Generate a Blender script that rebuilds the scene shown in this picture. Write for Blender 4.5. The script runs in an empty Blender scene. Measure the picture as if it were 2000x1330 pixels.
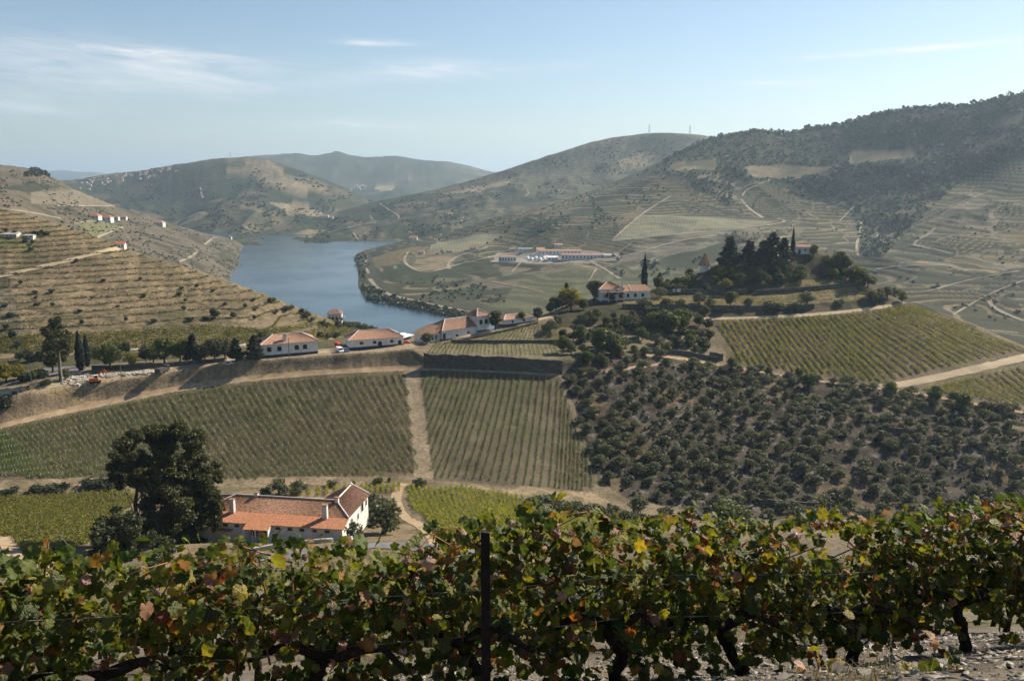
import bpy, math, random
import numpy as np
from mathutils import Vector, Matrix
from mathutils.bvhtree import BVHTree

# ------------------------------------------------------------------ camera, world, sun, exposure
SC = bpy.context.scene
COL = SC.collection
R = math.radians
F = 1700.0                       # focal length in photograph pixels (photograph 2000 x 1330)
HC = 150.0                       # camera height above the river
PITCH = math.atan((665 - 348) / F)
CP, SP = math.cos(PITCH), math.sin(PITCH)

cam_d = bpy.data.cameras.new('camera')
cam_d.sensor_width = 36.0
cam_d.sensor_fit = 'HORIZONTAL'
cam_d.lens = 36.0 * F / 2000.0
cam_d.clip_start = 0.1
cam_d.clip_end = 60000.0
cam = bpy.data.objects.new('camera', cam_d)
COL.objects.link(cam)
cam.location = (0, 0, HC)
cam.rotation_euler = (R(90) - PITCH, 0, 0)
SC.camera = cam

SUN_AZ, SUN_EL = 54.0, 38.0      # degrees right of the view axis, above the horizon
SUN_DIR = Vector((math.sin(R(SUN_AZ)) * math.cos(R(SUN_EL)), math.cos(R(SUN_AZ)) * math.cos(R(SUN_EL)), math.sin(R(SUN_EL))))
sun_d = bpy.data.lights.new('sun', 'SUN')
sun_d.energy = 5.0
sun_d.angle = R(0.5)
sun_d.color = (1.0, 0.88, 0.70)
sun = bpy.data.objects.new('sun', sun_d)
COL.objects.link(sun)
sun.rotation_euler = SUN_DIR.to_track_quat('Z', 'Y').to_euler()
sun.location = (200, 200, 600)

SC.view_settings.view_transform = 'Standard'
SC.view_settings.look = 'None'
SC.view_settings.exposure = 0.92
SC.view_settings.gamma = 1.0
SC.view_settings.use_curve_mapping = False
SC.cycles.use_denoising = True
SC.cycles.max_bounces = 6
SC.cycles.diffuse_bounces = 2
SC.cycles.transmission_bounces = 3
SC.cycles.transparent_max_bounces = 6
SC.cycles.volume_bounces = 0
SC.cycles.use_light_tree = False
SC.cycles.use_adaptive_sampling = True
SC.cycles.adaptive_threshold = 0.02

world = bpy.data.worlds.new('World')
SC.world = world
world.use_nodes = True


class NT:
    """small node-tree helper"""
    def __init__(self, tree):
        self.t = tree
        self.n = tree.nodes
        self.l = tree.links

    def new(self, kind, **kw):
        n = self.n.new(kind)
        for k, v in kw.items():
            setattr(n, k, v)
        return n

    def put(self, sock, val):
        if hasattr(val, 'is_linked') or isinstance(val, bpy.types.NodeSocket):
            self.l.new(val, sock)
        else:
            sock.default_value = val

    def math(self, op, a, b=None, c=None, clamp=False):
        n = self.new('ShaderNodeMath', operation=op)
        n.use_clamp = clamp
        self.put(n.inputs[0], a)
        if b is not None:
            self.put(n.inputs[1], b)
        if c is not None:
            self.put(n.inputs[2], c)
        return n.outputs[0]

    def mix(self, fac, a, b, blend='MIX'):
        n = self.new('ShaderNodeMix', data_type='RGBA', blend_type=blend)
        self.put(n.inputs[0], fac)
        self.put(n.inputs[6], a if not isinstance(a, tuple) else tuple(a) + ((1,) if len(a) == 3 else ()))
        self.put(n.inputs[7], b if not isinstance(b, tuple) else tuple(b) + ((1,) if len(b) == 3 else ()))
        return n.outputs[2]

    def noise(self, vec, scale, detail=4, rough=0.55, dist=0.0):
        n = self.new('ShaderNodeTexNoise')
        if vec is not None:
            self.l.new(vec, n.inputs['Vector'])
        n.inputs['Scale'].default_value = scale
        n.inputs['Detail'].default_value = detail
        n.inputs['Roughness'].default_value = rough
        n.inputs['Distortion'].default_value = dist
        return n.outputs['Fac']

    def ramp(self, fac, stops, interp='LINEAR'):
        n = self.new('ShaderNodeValToRGB')
        n.color_ramp.interpolation = interp
        e = n.color_ramp.elements
        while len(e) < len(stops):
            e.new(0.5)
        for k, (p, c) in enumerate(stops):
            e[k].position = p
            e[k].color = tuple(c) + (1,) if len(c) == 3 else c
        self.put(n.inputs[0], fac)
        return n.outputs[0]

    def map(self, v, a, b, c=0.0, d=1.0):
        n = self.new('ShaderNodeMapRange')
        self.put(n.inputs[0], v)
        n.inputs[1].default_value = a
        n.inputs[2].default_value = b
        n.inputs[3].default_value = c
        n.inputs[4].default_value = d
        return n.outputs[0]


def build_world():
    w = NT(world.node_tree)
    w.n.clear()
    out = w.new('ShaderNodeOutputWorld')
    bg = w.new('ShaderNodeBackground')
    sky = w.new('ShaderNodeTexSky', sky_type='NISHITA')
    sky.sun_disc = False
    sky.sun_elevation = R(SUN_EL)
    sky.sun_rotation = R(SUN_AZ)
    sky.altitude = 200
    sky.air_density = 1.0
    sky.dust_density = 0.6
    sky.ozone_density = 2.2
    tc = w.new('ShaderNodeTexCoord')
    sep = w.new('ShaderNodeSeparateXYZ')
    w.l.new(tc.outputs['Generated'], sep.inputs[0])
    x, y, z = sep.outputs
    az = w.math('ARCTAN2', x, y)                     # radians right of +Y
    el = w.math('ARCSINE', z)
    # cirrus: streaky noise in azimuth / elevation, thicker in a few places
    comb = w.new('ShaderNodeCombineXYZ')
    w.put(comb.inputs[0], w.math('MULTIPLY', az, 5.0))
    w.put(comb.inputs[1], w.math('ADD', w.math('MULTIPLY', el, 42.0), w.math('MULTIPLY', az, 2.2)))
    n1 = w.noise(comb.outputs[0], 1.0, 7, 0.62, 0.9)
    comb2 = w.new('ShaderNodeCombineXYZ')
    w.put(comb2.inputs[0], w.math('MULTIPLY', az, 20.0))
    w.put(comb2.inputs[1], w.math('ADD', w.math('MULTIPLY', el, 150.0), w.math('MULTIPLY', az, 14.0)))
    n2 = w.noise(comb2.outputs[0], 1.0, 5, 0.6, 0.6)
    n3 = w.math('ADD', w.math('MULTIPLY', n1, 0.65), w.math('MULTIPLY', n2, 0.35))
    streak = w.map(n3, 0.42, 0.72)

    def patch(u, v, su, sv, amp, tilt=0.0):
        a0 = math.atan((u - 1000) / F)
        e0 = math.atan((665 - v) / F) - PITCH
        da = w.math('MULTIPLY', w.math('SUBTRACT', az, a0), F / su)
        de0 = w.math('SUBTRACT', el, e0)
        de = w.math('MULTIPLY', w.math('SUBTRACT', de0, w.math('MULTIPLY', w.math('SUBTRACT', az, a0), tilt)), F / sv)
        r2 = w.math('ADD', w.math('MULTIPLY', da, da), w.math('MULTIPLY', de, de))
        return w.math('MULTIPLY', w.math('EXPONENT', w.math('MULTIPLY', r2, -1.0)), amp)
    tot = None
    for p in [(170, 155, 330, 42, .55, -0.02), (330, 122, 160, 10, .8, -.05), (100, 225, 90, 16, .6), (860, 138, 130, 17, .95, 0.03),
              (745, 88, 70, 6, .7), (1730, 120, 140, 6, 1.3, .03), (1510, 170, 80, 6, .6), (690, 247, 110, 10, .7), (1080, 128, 80, 8, .5),
              (650, 260, 420, 22, .25), (-700, 150, 500, 60, .8), (2900, 160, 500, 50, .7), (1990, 128, 40, 12, .5),
              (430, 160, 220, 30, .5)]:
        q = patch(*p)
        tot = q if tot is None else w.math('ADD', tot, q)
    mask = w.math('MULTIPLY', w.math('MULTIPLY', tot, w.math('ADD', streak, 0.14)), 0.95, clamp=True)
    wisp = None
    for p in [(1730, 120, 150, 4.5, .55, .028), (1840, 116, 60, 3, .4, .03), (860, 134, 110, 8, .3, .03), (745, 88, 66, 4, .4), (1480, 170, 90, 4, .25), (690, 246, 110, 5, .3), (300, 120, 150, 5, .3, -.03)]:
        q = patch(*p)
        wisp = q if wisp is None else w.math('ADD', wisp, q)
    mask = w.math('ADD', mask, w.math('MULTIPLY', wisp, w.map(n2, .35, .62, .25, 1.0)), clamp=True)
    col = w.mix(mask, sky.outputs[0], (8.6, 8.6, 8.7))
    w.l.new(col, bg.inputs['Color'])
    bg.inputs['Strength'].default_value = 0.062
    w.l.new(bg.outputs[0], out.inputs['Surface'])


build_world()
rnd = random.Random(7)
RNG = np.random.default_rng(11)

# ------------------------------------------------------------------ helpers
def tanv(v):
    return np.tan(np.arctan((665.0 - np.asarray(v, float)) / F) - PITCH)


def pix(u, v, Y):
    """world point seen at photograph pixel (u, v) at forward distance Y"""
    z = HC + Y * tanv(v)
    d = Y * CP - (z - HC) * SP
    return np.array([(u - 1000) / F * d, Y, z])


def proj(X, Y, Z):
    d = Y * CP - (Z - HC) * SP
    h = Y * SP + (Z - HC) * CP
    return 1000 + F * X / d, 665 - F * h / d


def ray_dir(u, v):
    a, b = (u - 1000) / F, (665 - v) / F
    return Vector((a, CP + b * SP, -SP + b * CP)).normalized()


def hash2(ix, iy, seed):
    h = (ix.astype(np.int64) * 374761393 + iy.astype(np.int64) * 668265263 + seed * 974634777) & 0xffffffff
    h = ((h ^ (h >> 13)) * 1274126177) & 0xffffffff
    h = ((h ^ (h >> 16)) * 2246822519) & 0xffffffff
    return ((h ^ (h >> 15)) & 0xffffff) / float(0xffffff)


def vnoise(x, y, seed=0):
    x = np.asarray(x, float); y = np.asarray(y, float)
    ix, iy = np.floor(x), np.floor(y)
    fx, fy = x - ix, y - iy
    fx = fx * fx * (3 - 2 * fx); fy = fy * fy * (3 - 2 * fy)
    a, b = hash2(ix, iy, seed), hash2(ix + 1, iy, seed)
    c, d = hash2(ix, iy + 1, seed), hash2(ix + 1, iy + 1, seed)
    return (a + (b - a) * fx) * (1 - fy) + (c + (d - c) * fx) * fy


def fbm(x, y, seed=0, oct=4, gain=0.5):
    t, amp, tot = 0.0, 1.0, 0.0
    for k in range(oct):
        t = t + amp * vnoise(x * 2 ** k + 17.3 * k, y * 2 ** k - 9.1 * k, seed + k)
        tot += amp
        amp *= gain
    return t / tot


def pchip(x, ys, xq):
    """monotone cubic through (x, ys[k]) ; ys shape (n, ...) ; xq shape (m,)"""
    x = np.asarray(x, float); ys = np.asarray(ys, float); xq = np.asarray(xq, float)
    h = np.diff(x)
    sh = (-1,) + (1,) * (ys.ndim - 1)
    d = np.diff(ys, axis=0) / h.reshape(sh)
    m = np.zeros_like(ys)
    if len(x) > 2:
        w1 = (2 * h[1:] + h[:-1]).reshape(sh); w2 = (h[1:] + 2 * h[:-1]).reshape(sh)
        d0, d1 = d[:-1], d[1:]
        ok = d0 * d1 > 0
        with np.errstate(divide='ignore', invalid='ignore'):
            mm = (w1 + w2) / (w1 / d0 + w2 / d1)
        m[1:-1] = np.where(ok, mm, 0)
    m[0], m[-1] = d[0], d[-1]
    k = np.clip(np.searchsorted(x, xq, side='right') - 1, 0, len(x) - 2)
    hh = h[k].reshape(sh)
    t = ((xq - x[k]) / h[k]).reshape(sh)
    y0, y1, m0, m1 = ys[k], ys[k + 1], m[k], m[k + 1]
    return (y0 * (2 * t ** 3 - 3 * t ** 2 + 1) + hh * m0 * (t ** 3 - 2 * t ** 2 + t) + y1 * (-2 * t ** 3 + 3 * t ** 2) + hh * m1 * (t ** 3 - t ** 2))


def in_poly(U, V, poly):
    U = np.asarray(U, float); V = np.asarray(V, float)
    r = np.zeros(U.shape, bool)
    n = len(poly)
    for i in range(n):
        x0, y0 = poly[i]; x1, y1 = poly[(i + 1) % n]
        c = ((y0 > V) != (y1 > V)) & (U < (x1 - x0) * (V - y0) / ((y1 - y0) or 1e-9) + x0)
        r ^= c
    return r


def np_mesh(name, verts, faces, mat=None, smooth=False, colors=None):
    """mesh from numpy arrays; faces (m, k) all the same k, or a list of such arrays"""
    me = bpy.data.meshes.new(name)
    verts = np.asarray(verts, np.float32)
    if not isinstance(faces, list):
        faces = [faces]
    faces = [np.asarray(f, np.int32) for f in faces if len(f)]
    loops = np.concatenate([f.ravel() for f in faces])
    sizes = np.concatenate([np.full(len(f), f.shape[1], np.int32) for f in faces])
    starts = np.concatenate([[0], np.cumsum(sizes)[:-1]]).astype(np.int32)
    me.vertices.add(len(verts)); me.loops.add(len(loops)); me.polygons.add(len(sizes))
    me.vertices.foreach_set('co', verts.ravel())
    me.loops.foreach_set('vertex_index', loops)
    me.polygons.foreach_set('loop_start', starts)
    me.polygons.foreach_set('loop_total', sizes)
    if smooth:
        me.polygons.foreach_set('use_smooth', np.ones(len(sizes), bool))
    me.update(calc_edges=True)
    if colors is not None:
        a = me.color_attributes.new('Col', 'FLOAT_COLOR', 'POINT')
        c = np.ones((len(verts), 4), np.float32)
        c[:, :3] = colors
        a.data.foreach_set('color', c.ravel())
    if mat is not None:
        me.materials.append(mat)
    return me


class MB:
    """collects boxes, tubes, polygons; becomes ONE mesh"""
    def __init__(self):
        self.v = []
        self.f = []

    def poly(self, pts):
        n = len(self.v)
        self.v += [tuple(p) for p in pts]
        self.f.append(tuple(range(n, n + len(pts))))
        return self

    def box(self, x0, x1, y0, y1, z0, z1):
        n = len(self.v)
        self.v += [(x0, y0, z0), (x1, y0, z0), (x1, y1, z0), (x0, y1, z0), (x0, y0, z1), (x1, y0, z1), (x1, y1, z1), (x0, y1, z1)]
        for f in ((0, 3, 2, 1), (4, 5, 6, 7), (0, 1, 5, 4), (1, 2, 6, 5), (2, 3, 7, 6), (3, 0, 4, 7)):
            self.f.append(tuple(n + k for k in f))
        return self

    def hexa(self, b, t):
        """solid from bottom loop b and top loop t (same count)"""
        n = len(self.v); k = len(b)
        self.v += [tuple(p) for p in b] + [tuple(p) for p in t]
        self.f.append(tuple(n + i for i in reversed(range(k))))
        self.f.append(tuple(n + k + i for i in range(k)))
        for i in range(k):
            j = (i + 1) % k
            self.f.append((n + i, n + j, n + k + j, n + k + i))
        return self

    def tube(self, pts, rad, seg=6):
        """tapered tube along points; rad = list or number"""
        pts = [Vector(p) for p in pts]
        if not isinstance(rad, (list, tuple)):
            rad = [rad] * len(pts)
        n0 = len(self.v)
        for i, p in enumerate(pts):
            a = pts[max(i - 1, 0)]; b = pts[min(i + 1, len(pts) - 1)]
            t = (b - a)
            t = t.normalized() if t.length > 1e-9 else Vector((0, 0, 1))
            s = t.orthogonal().normalized() if i == 0 else (s - t * s.dot(t)).normalized()
            q = t.cross(s)
            for k in range(seg):
                an = 2 * math.pi * k / seg
                c = p + (s * math.cos(an) + q * math.sin(an)) * rad[i]
                self.v.append((c.x, c.y, c.z))
        for i in range(len(pts) - 1):
            for k in range(seg):
                a = n0 + i * seg + k; b = n0 + i * seg + (k + 1) % seg
                self.f.append((a, b, b + seg, a + seg))
        self.f.append(tuple(n0 + k for k in reversed(range(seg))))
        e = n0 + (len(pts) - 1) * seg
        self.f.append(tuple(e + k for k in range(seg)))
        return self

    def lathe(self, prof, seg=14, c=(0, 0, 0)):
        n0 = len(self.v)
        for r, z in prof:
            for k in range(seg):
                a = 2 * math.pi * k / seg
                self.v.append((c[0] + r * math.cos(a), c[1] + r * math.sin(a), c[2] + z))
        for i in range(len(prof) - 1):
            for k in range(seg):
                a = n0 + i * seg + k; b = n0 + i * seg + (k + 1) % seg
                self.f.append((a, b, b + seg, a + seg))
        self.f.append(tuple(n0 + k for k in reversed(range(seg))))
        e = n0 + (len(prof) - 1) * seg
        self.f.append(tuple(e + k for k in range(seg)))
        return self

    def mesh(self, name, mat, smooth=False):
        me = bpy.data.meshes.new(name)
        me.from_pydata(self.v, [], self.f)
        me.materials.append(mat)
        if smooth:
            me.polygons.foreach_set('use_smooth', np.ones(len(self.f), bool))
        me.update()
        return me

    def build(self, name, mat, parent=None, smooth=False, loc=None, rz=0.0):
        return obj(name, self.mesh(name, mat, smooth), parent, loc, rz)


def obj(name, mesh, parent=None, loc=None, rz=0.0, scale=None):
    o = bpy.data.objects.new(name, mesh)
    COL.objects.link(o)
    if parent is not None:
        o.parent = parent
    if loc is not None:
        o.location = loc
    if rz:
        o.rotation_euler = (0, 0, rz)
    if scale is not None:
        o.scale = (scale,) * 3 if isinstance(scale, (int, float)) else scale
    return o


def nth(n):
    return '%d%s' % (n, 'th' if 10 <= n % 100 <= 20 else {1: 'st', 2: 'nd', 3: 'rd'}.get(n % 10, 'th'))


def tag(o, label=None, cat=None, group=None, kind=None):
    if label: o['label'] = label
    if cat: o['category'] = cat
    if group: o['group'] = group
    if kind: o['kind'] = kind
    return o


def thing(name, label, cat, loc=(0, 0, 0), rz=0.0, group=None, scale=None):
    return tag(obj(name, None, None, loc, rz, scale), label, cat, group)


# ------------------------------------------------------------------ materials
def mat(name, color, rough=0.85, noise=0.25, nscale=1.5, bump=0.0, bscale=8.0, spec=0.2, metallic=0.0, tint=None):
    m = bpy.data.materials.new(name)
    m.use_nodes = True
    w = NT(m.node_tree)
    b = w.n['Principled BSDF']
    b.inputs['Roughness'].default_value = rough
    b.inputs['Specular IOR Level'].default_value = spec
    b.inputs['Metallic'].default_value = metallic
    tc = w.new('ShaderNodeTexCoord').outputs['Object']
    n = w.noise(tc, nscale, 5, 0.6)
    dark = tuple(c * (1 - noise) for c in color)
    lite = tuple(min(1, c * (1 + noise)) for c in (tint or color))
    w.l.new(w.ramp(n, [(0.3, dark), (0.7, lite)]), b.inputs['Base Color'])
    if bump:
        bn = w.new('ShaderNodeBump')
        bn.inputs['Strength'].default_value = bump
        bn.inputs['Distance'].default_value = 0.05
        w.l.new(w.noise(tc, bscale, 4), bn.inputs['Height'])
        w.l.new(bn.outputs[0], b.inputs['Normal'])
    return m


def leaf_mat(name, stops, trans=0.35, rough=0.6, blotch=None, objrand=False):
    """foliage: colour varies leaf by leaf (random per island, or per object)"""
    m = bpy.data.materials.new(name)
    m.use_nodes = True
    w = NT(m.node_tree)
    b = w.n['Principled BSDF']
    out = w.n['Material Output']
    if objrand:
        r = w.new('ShaderNodeObjectInfo').outputs['Random']
    else:
        r = w.new('ShaderNodeNewGeometry').outputs['Random Per Island']
    c = w.ramp(r, stops)
    tc = w.new('ShaderNodeTexCoord').outputs['Object']
    if blotch:
        n = w.noise(tc, blotch[0], 3, 0.6)
        c = w.mix(w.map(n, blotch[2], blotch[2] + 0.16), c, blotch[1])
    else:
        n = w.noise(tc, 0.6, 3, 0.6)
        c = w.mix(1.0, c, w.ramp(n, [(0.3, (.72, .72, .72)), (0.7, (1.2, 1.2, 1.15))]), 'MULTIPLY')
    w.l.new(c, b.inputs['Base Color'])
    b.inputs['Roughness'].default_value = rough
    b.inputs['Specular IOR Level'].default_value = 0.25
    tr = w.new('ShaderNodeBsdfTranslucent')
    w.l.new(w.mix(1.0, c, (1.25, 1.2, 0.6), 'MULTIPLY'), tr.inputs['Color'])
    mx = w.new('ShaderNodeMixShader')
    mx.inputs[0].default_value = trans
    w.l.new(b.outputs[0], mx.inputs[1])
    w.l.new(tr.outputs[0], mx.inputs[2])
    w.l.new(mx.outputs[0], out.inputs['Surface'])
    return m


def terrain_mat(name, nscale, var=0.35, bump=0.5, bscale=1.0, bdist=0.5, fine=None, finevar=.6):
    """colour from the surface's own albedo map (vertex attribute), broken up by noise"""
    m = bpy.data.materials.new(name)
    m.use_nodes = True
    w = NT(m.node_tree)
    b = w.n['Principled BSDF']
    b.inputs['Roughness'].default_value = 0.95
    b.inputs['Specular IOR Level'].default_value = 0.1
    at = w.new('ShaderNodeAttribute', attribute_name='Col').outputs['Color']
    pos = w.new('ShaderNodeNewGeometry').outputs['Position']
    n = w.noise(pos, nscale, 6, 0.62)
    g = 0.70                                    # even albedo scale, lowered to balance the brighter exposure
    f = w.ramp(n, [(0.28, ((1 - var) * g,) * 3), (0.72, ((1 + var) * g,) * 3)])
    c = w.mix(1.0, at, f, 'MULTIPLY')
    if fine:
        n2 = w.noise(pos, fine, 3, 0.7)
        c = w.mix(1.0, c, w.ramp(n2, [(0.32, (1 - finevar, 1 - finevar, 1 - finevar)), (0.68, (1 + finevar,) * 3)]), 'MULTIPLY')
    w.l.new(c, b.inputs['Base Color'])
    bn = w.new('ShaderNodeBump')
    bn.inputs['Strength'].default_value = bump
    bn.inputs['Distance'].default_value = bdist
    w.l.new(w.noise(pos, bscale, 5, 0.65), bn.inputs['Height'])
    w.l.new(bn.outputs[0], b.inputs['Normal'])
    return m


M = {}
M['near_soil'] = terrain_mat('hillside_schist', 0.8, .3, .9, 9.0, .06, 14.0, .35)
M['ground'] = terrain_mat('valley_soil', 0.12, .28, .8, 1.3, .35, 0.9, .35)
M['hill'] = terrain_mat('terraced_hill_soil', 0.05, .25, .7, .5, .8, 0.35, .35)
M['far'] = terrain_mat('far_hill_soil', 0.012, .3, .8, .06, 6.0, 0.07, .35)
M['white'] = mat('lime_washed_wall', (.62, .61, .58), .9, .16, .5, .15, 3)
M['plinth'] = mat('dark_blue_plinth', (.035, .045, .075), .8, .25, .8)
M['stone'] = mat('schist_wall', (.125, .105, .08), .95, .5, .9, .8, 2.5)
M['darkstone'] = mat('dark_schist_wall', (.085, .075, .062), .95, .5, .7, .8, 2.0)
M['glass'] = mat('dark_window', (.02, .024, .03), .25, .2, 1, spec=.5)
M['shutter'] = mat('dark_shutter', (.03, .022, .018), .7, .3, 2)
M['tile_old'] = mat('weathered_tile', (.27, .14, .088), .9, .55, 2.4, .8, 5, tint=(.33, .195, .13))
M['tile_new'] = mat('orange_tile', (.36, .165, .092), .85, .42, 2.4, .8, 5)
M['tile_pale'] = mat('pale_tile', (.36, .21, .145), .9, .38, 1.6, .6, 5)
M['tile_brown'] = mat('brown_tile', (.25, .15, .105), .9, .45, 1.8, .6, 5)
M['mortar'] = mat('ridge_mortar', (.62, .58, .54), .9, .15, 2)
M['bark'] = mat('bark', (.07, .052, .038), .95, .4, 3, .8, 6)
M['bark_pale'] = mat('pale_bark', (.16, .12, .09), .95, .4, 3, .8, 6)
M['vine_wood'] = mat('vine_wood', (.035, .026, .02), .95, .5, 14, 1.0, 30)
M['cane'] = mat('vine_cane', (.20, .105, .055), .8, .35, 9)
M['post'] = mat('weathered_post', (.02, .017, .015), .95, .4, 9, .6, 25)
M['pole'] = mat('grey_pole', (.16, .145, .125), .9, .3, 2)
M['concrete'] = mat('concrete', (.36, .34, .31), .9, .2, 1)
M['asphalt'] = mat('asphalt', (.14, .14, .145), .9, .25, .4)
M['metal'] = mat('galvanised_steel', (.30, .31, .32), .5, .15, 2, metallic=.5)
M['track'] = mat('dirt_track', (.29, .215, .135), .98, .28, .35, .4, 2)
M['pale_track'] = mat('pale_dirt_track', (.34, .275, .185), .98, .22, .1, .3, 1)
M['far_track'] = mat('far_dirt_track', (.23, .20, .15), .98, .35, .02, .3, 1)
M['steel_white'] = mat('white_paint', (.75, .75, .74), .45, .08, 1)
# ------------------------------------------------------------------ terrain
def row_eval(row, uq):
    ks = sorted(row)
    a = np.array([row[k] for k in ks], float)
    uq2 = np.clip(uq, ks[0], ks[-1])
    return pchip(ks, a, uq2)            # (n, 2): v, Y


def loft(rows, ucount, subs, u0, u1, back=(), front=()):
    """surface through control lines given as {u: (v, forward distance)}; returns grids X, Y, Z, U"""
    uq = np.linspace(u0, u1, ucount)
    Ys, Zs = [], []
    for r in rows:
        a = row_eval(r, uq)
        Ys.append(a[:, 1]); Zs.append(HC + a[:, 1] * tanv(a[:, 0]))
    for dY, z in front:
        Ys.insert(0, Ys[0] - dY); Zs.insert(0, Zs[0] + z)
    for dY, z in back:
        Ys.append(Ys[-1] + dY)
        Zs.append(np.minimum(Zs[-1] - 1, z if not callable(z) else z(Zs[-1])))
    n = len(Ys)
    t = [0.0]
    for k in range(n - 1):
        s = subs[k] if k < len(subs) else 4
        t += [k + (j + 1) / s for j in range(s)]
    t = np.array(t)
    Y = pchip(np.arange(n), np.array(Ys), t)
    Z = pchip(np.arange(n), np.array(Zs), t)
    U = np.repeat(uq[None, :], len(t), 0)
    X = (U - 1000) / F * (Y * CP - (Z - HC) * SP)
    return X, Y, Z, U


def grid_faces(nr, nc):
    i = np.arange(nr * nc).reshape(nr, nc)
    return np.stack([i[:-1, :-1].ravel(), i[:-1, 1:].ravel(), i[1:, 1:].ravel(), i[1:, :-1].ravel()], 1)


def mixc(a, b, t):
    t = np.clip(np.asarray(t), 0, 1)[..., None]
    return np.asarray(a) * (1 - t) + np.asarray(b) * t


def step_terrace(Z, period, warp, tread=.5, flat=.15):
    q = (Z + warp) / period
    fr = q - np.floor(q)
    st = np.where(fr < tread, flat * fr / tread, flat + (1 - flat) * (fr - tread) / (1 - tread))
    return (st - fr) * period, fr


def sstep(x, a, b):
    t = np.clip((np.asarray(x) - a) / (b - a), 0, 1)
    return t * t * (3 - 2 * t)


PATCH = {}


def add_patch(name, X, Y, Z, col, m, smooth=True):
    nr, nc = X.shape
    me = np_mesh(name, np.stack([X.ravel(), Y.ravel(), Z.ravel()], 1), grid_faces(nr, nc), m, smooth, col.reshape(-1, 3))
    o = obj(name, me)
    tag(o, kind='structure')
    PATCH[name] = BVHTree.FromPolygons(np.stack([X.ravel(), Y.ravel(), Z.ravel()], 1).tolist(), grid_faces(nr, nc).tolist())
    return o


CAMV = Vector((0, 0, HC))


def hit(u, v, names=None):
    """where the sight line through pixel (u, v) meets the terrain"""
    d = ray_dir(u, v)
    best = None
    for k, t in PATCH.items():
        if names and k not in names:
            continue
        p, nrm, idx, dist = t.ray_cast(CAMV, d)
        if p is not None and (best is None or dist < best[1]):
            best = (p, dist)
    return best[0] if best else None


def hit_below(u, v, names=None):
    """like hit, but slides down the picture until it meets ground"""
    for k in range(14):
        p = hit(u, v + 3 * k, names)
        if p is not None:
            return p
    return None


def drop(x, y, names=None):
    """terrain height under (x, y)"""
    best = None
    for k, t in PATCH.items():
        if names and k not in names:
            continue
        p, nrm, idx, dist = t.ray_cast(Vector((x, y, 900)), Vector((0, 0, -1)))
        if p is not None and (best is None or p.z > best):
            best = p.z
    return best


# ---- near hillside the photographer stands on
def hill_z(X, Y):
    s = Y - .34 * X * np.exp(-np.maximum(Y, 0) / 25.0)
    z = np.interp(s, [-60, -6, 2.0, 6.7, 20, 160, 220], [14, -.6, -1.7, -4.38, -11.5, -73.4, -96])
    z = z - .08 * X * np.exp(-np.maximum(Y, 0) / 25.0)
    return HC + z


def near_hillside():
    xs = np.concatenate([np.linspace(-190, -12, 60)[:-1], np.linspace(-12, 14, 131), np.linspace(14, 190, 60)[1:]])
    ys = np.concatenate([np.linspace(-40, 2, 20)[:-1], np.linspace(2, 14, 81), np.linspace(14, 205, 70)[1:]])
    X, Y = np.meshgrid(xs, ys)
    Z = hill_z(X, Y)
    amp = np.clip(Y / 60, .25, 1)
    Z += (fbm(X * .35, Y * .35, 3, 4) - .5) * .35 + (fbm(X * .05, Y * .05, 5, 3) - .5) * 3 * amp
    g = fbm(X * .5, Y * .5, 9, 4)
    col = mixc((.20, .17, .135), (.12, .10, .075), sstep(g, .35, .65))
    col = mixc(col, (.13, .12, .05), sstep(fbm(X * .12, Y * .12, 21, 3), .5, .62) * sstep(Y, 12, 30))
    return add_patch('near_hillside', X, Y, Z, col, M['near_soil'])


near_hillside()

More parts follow.
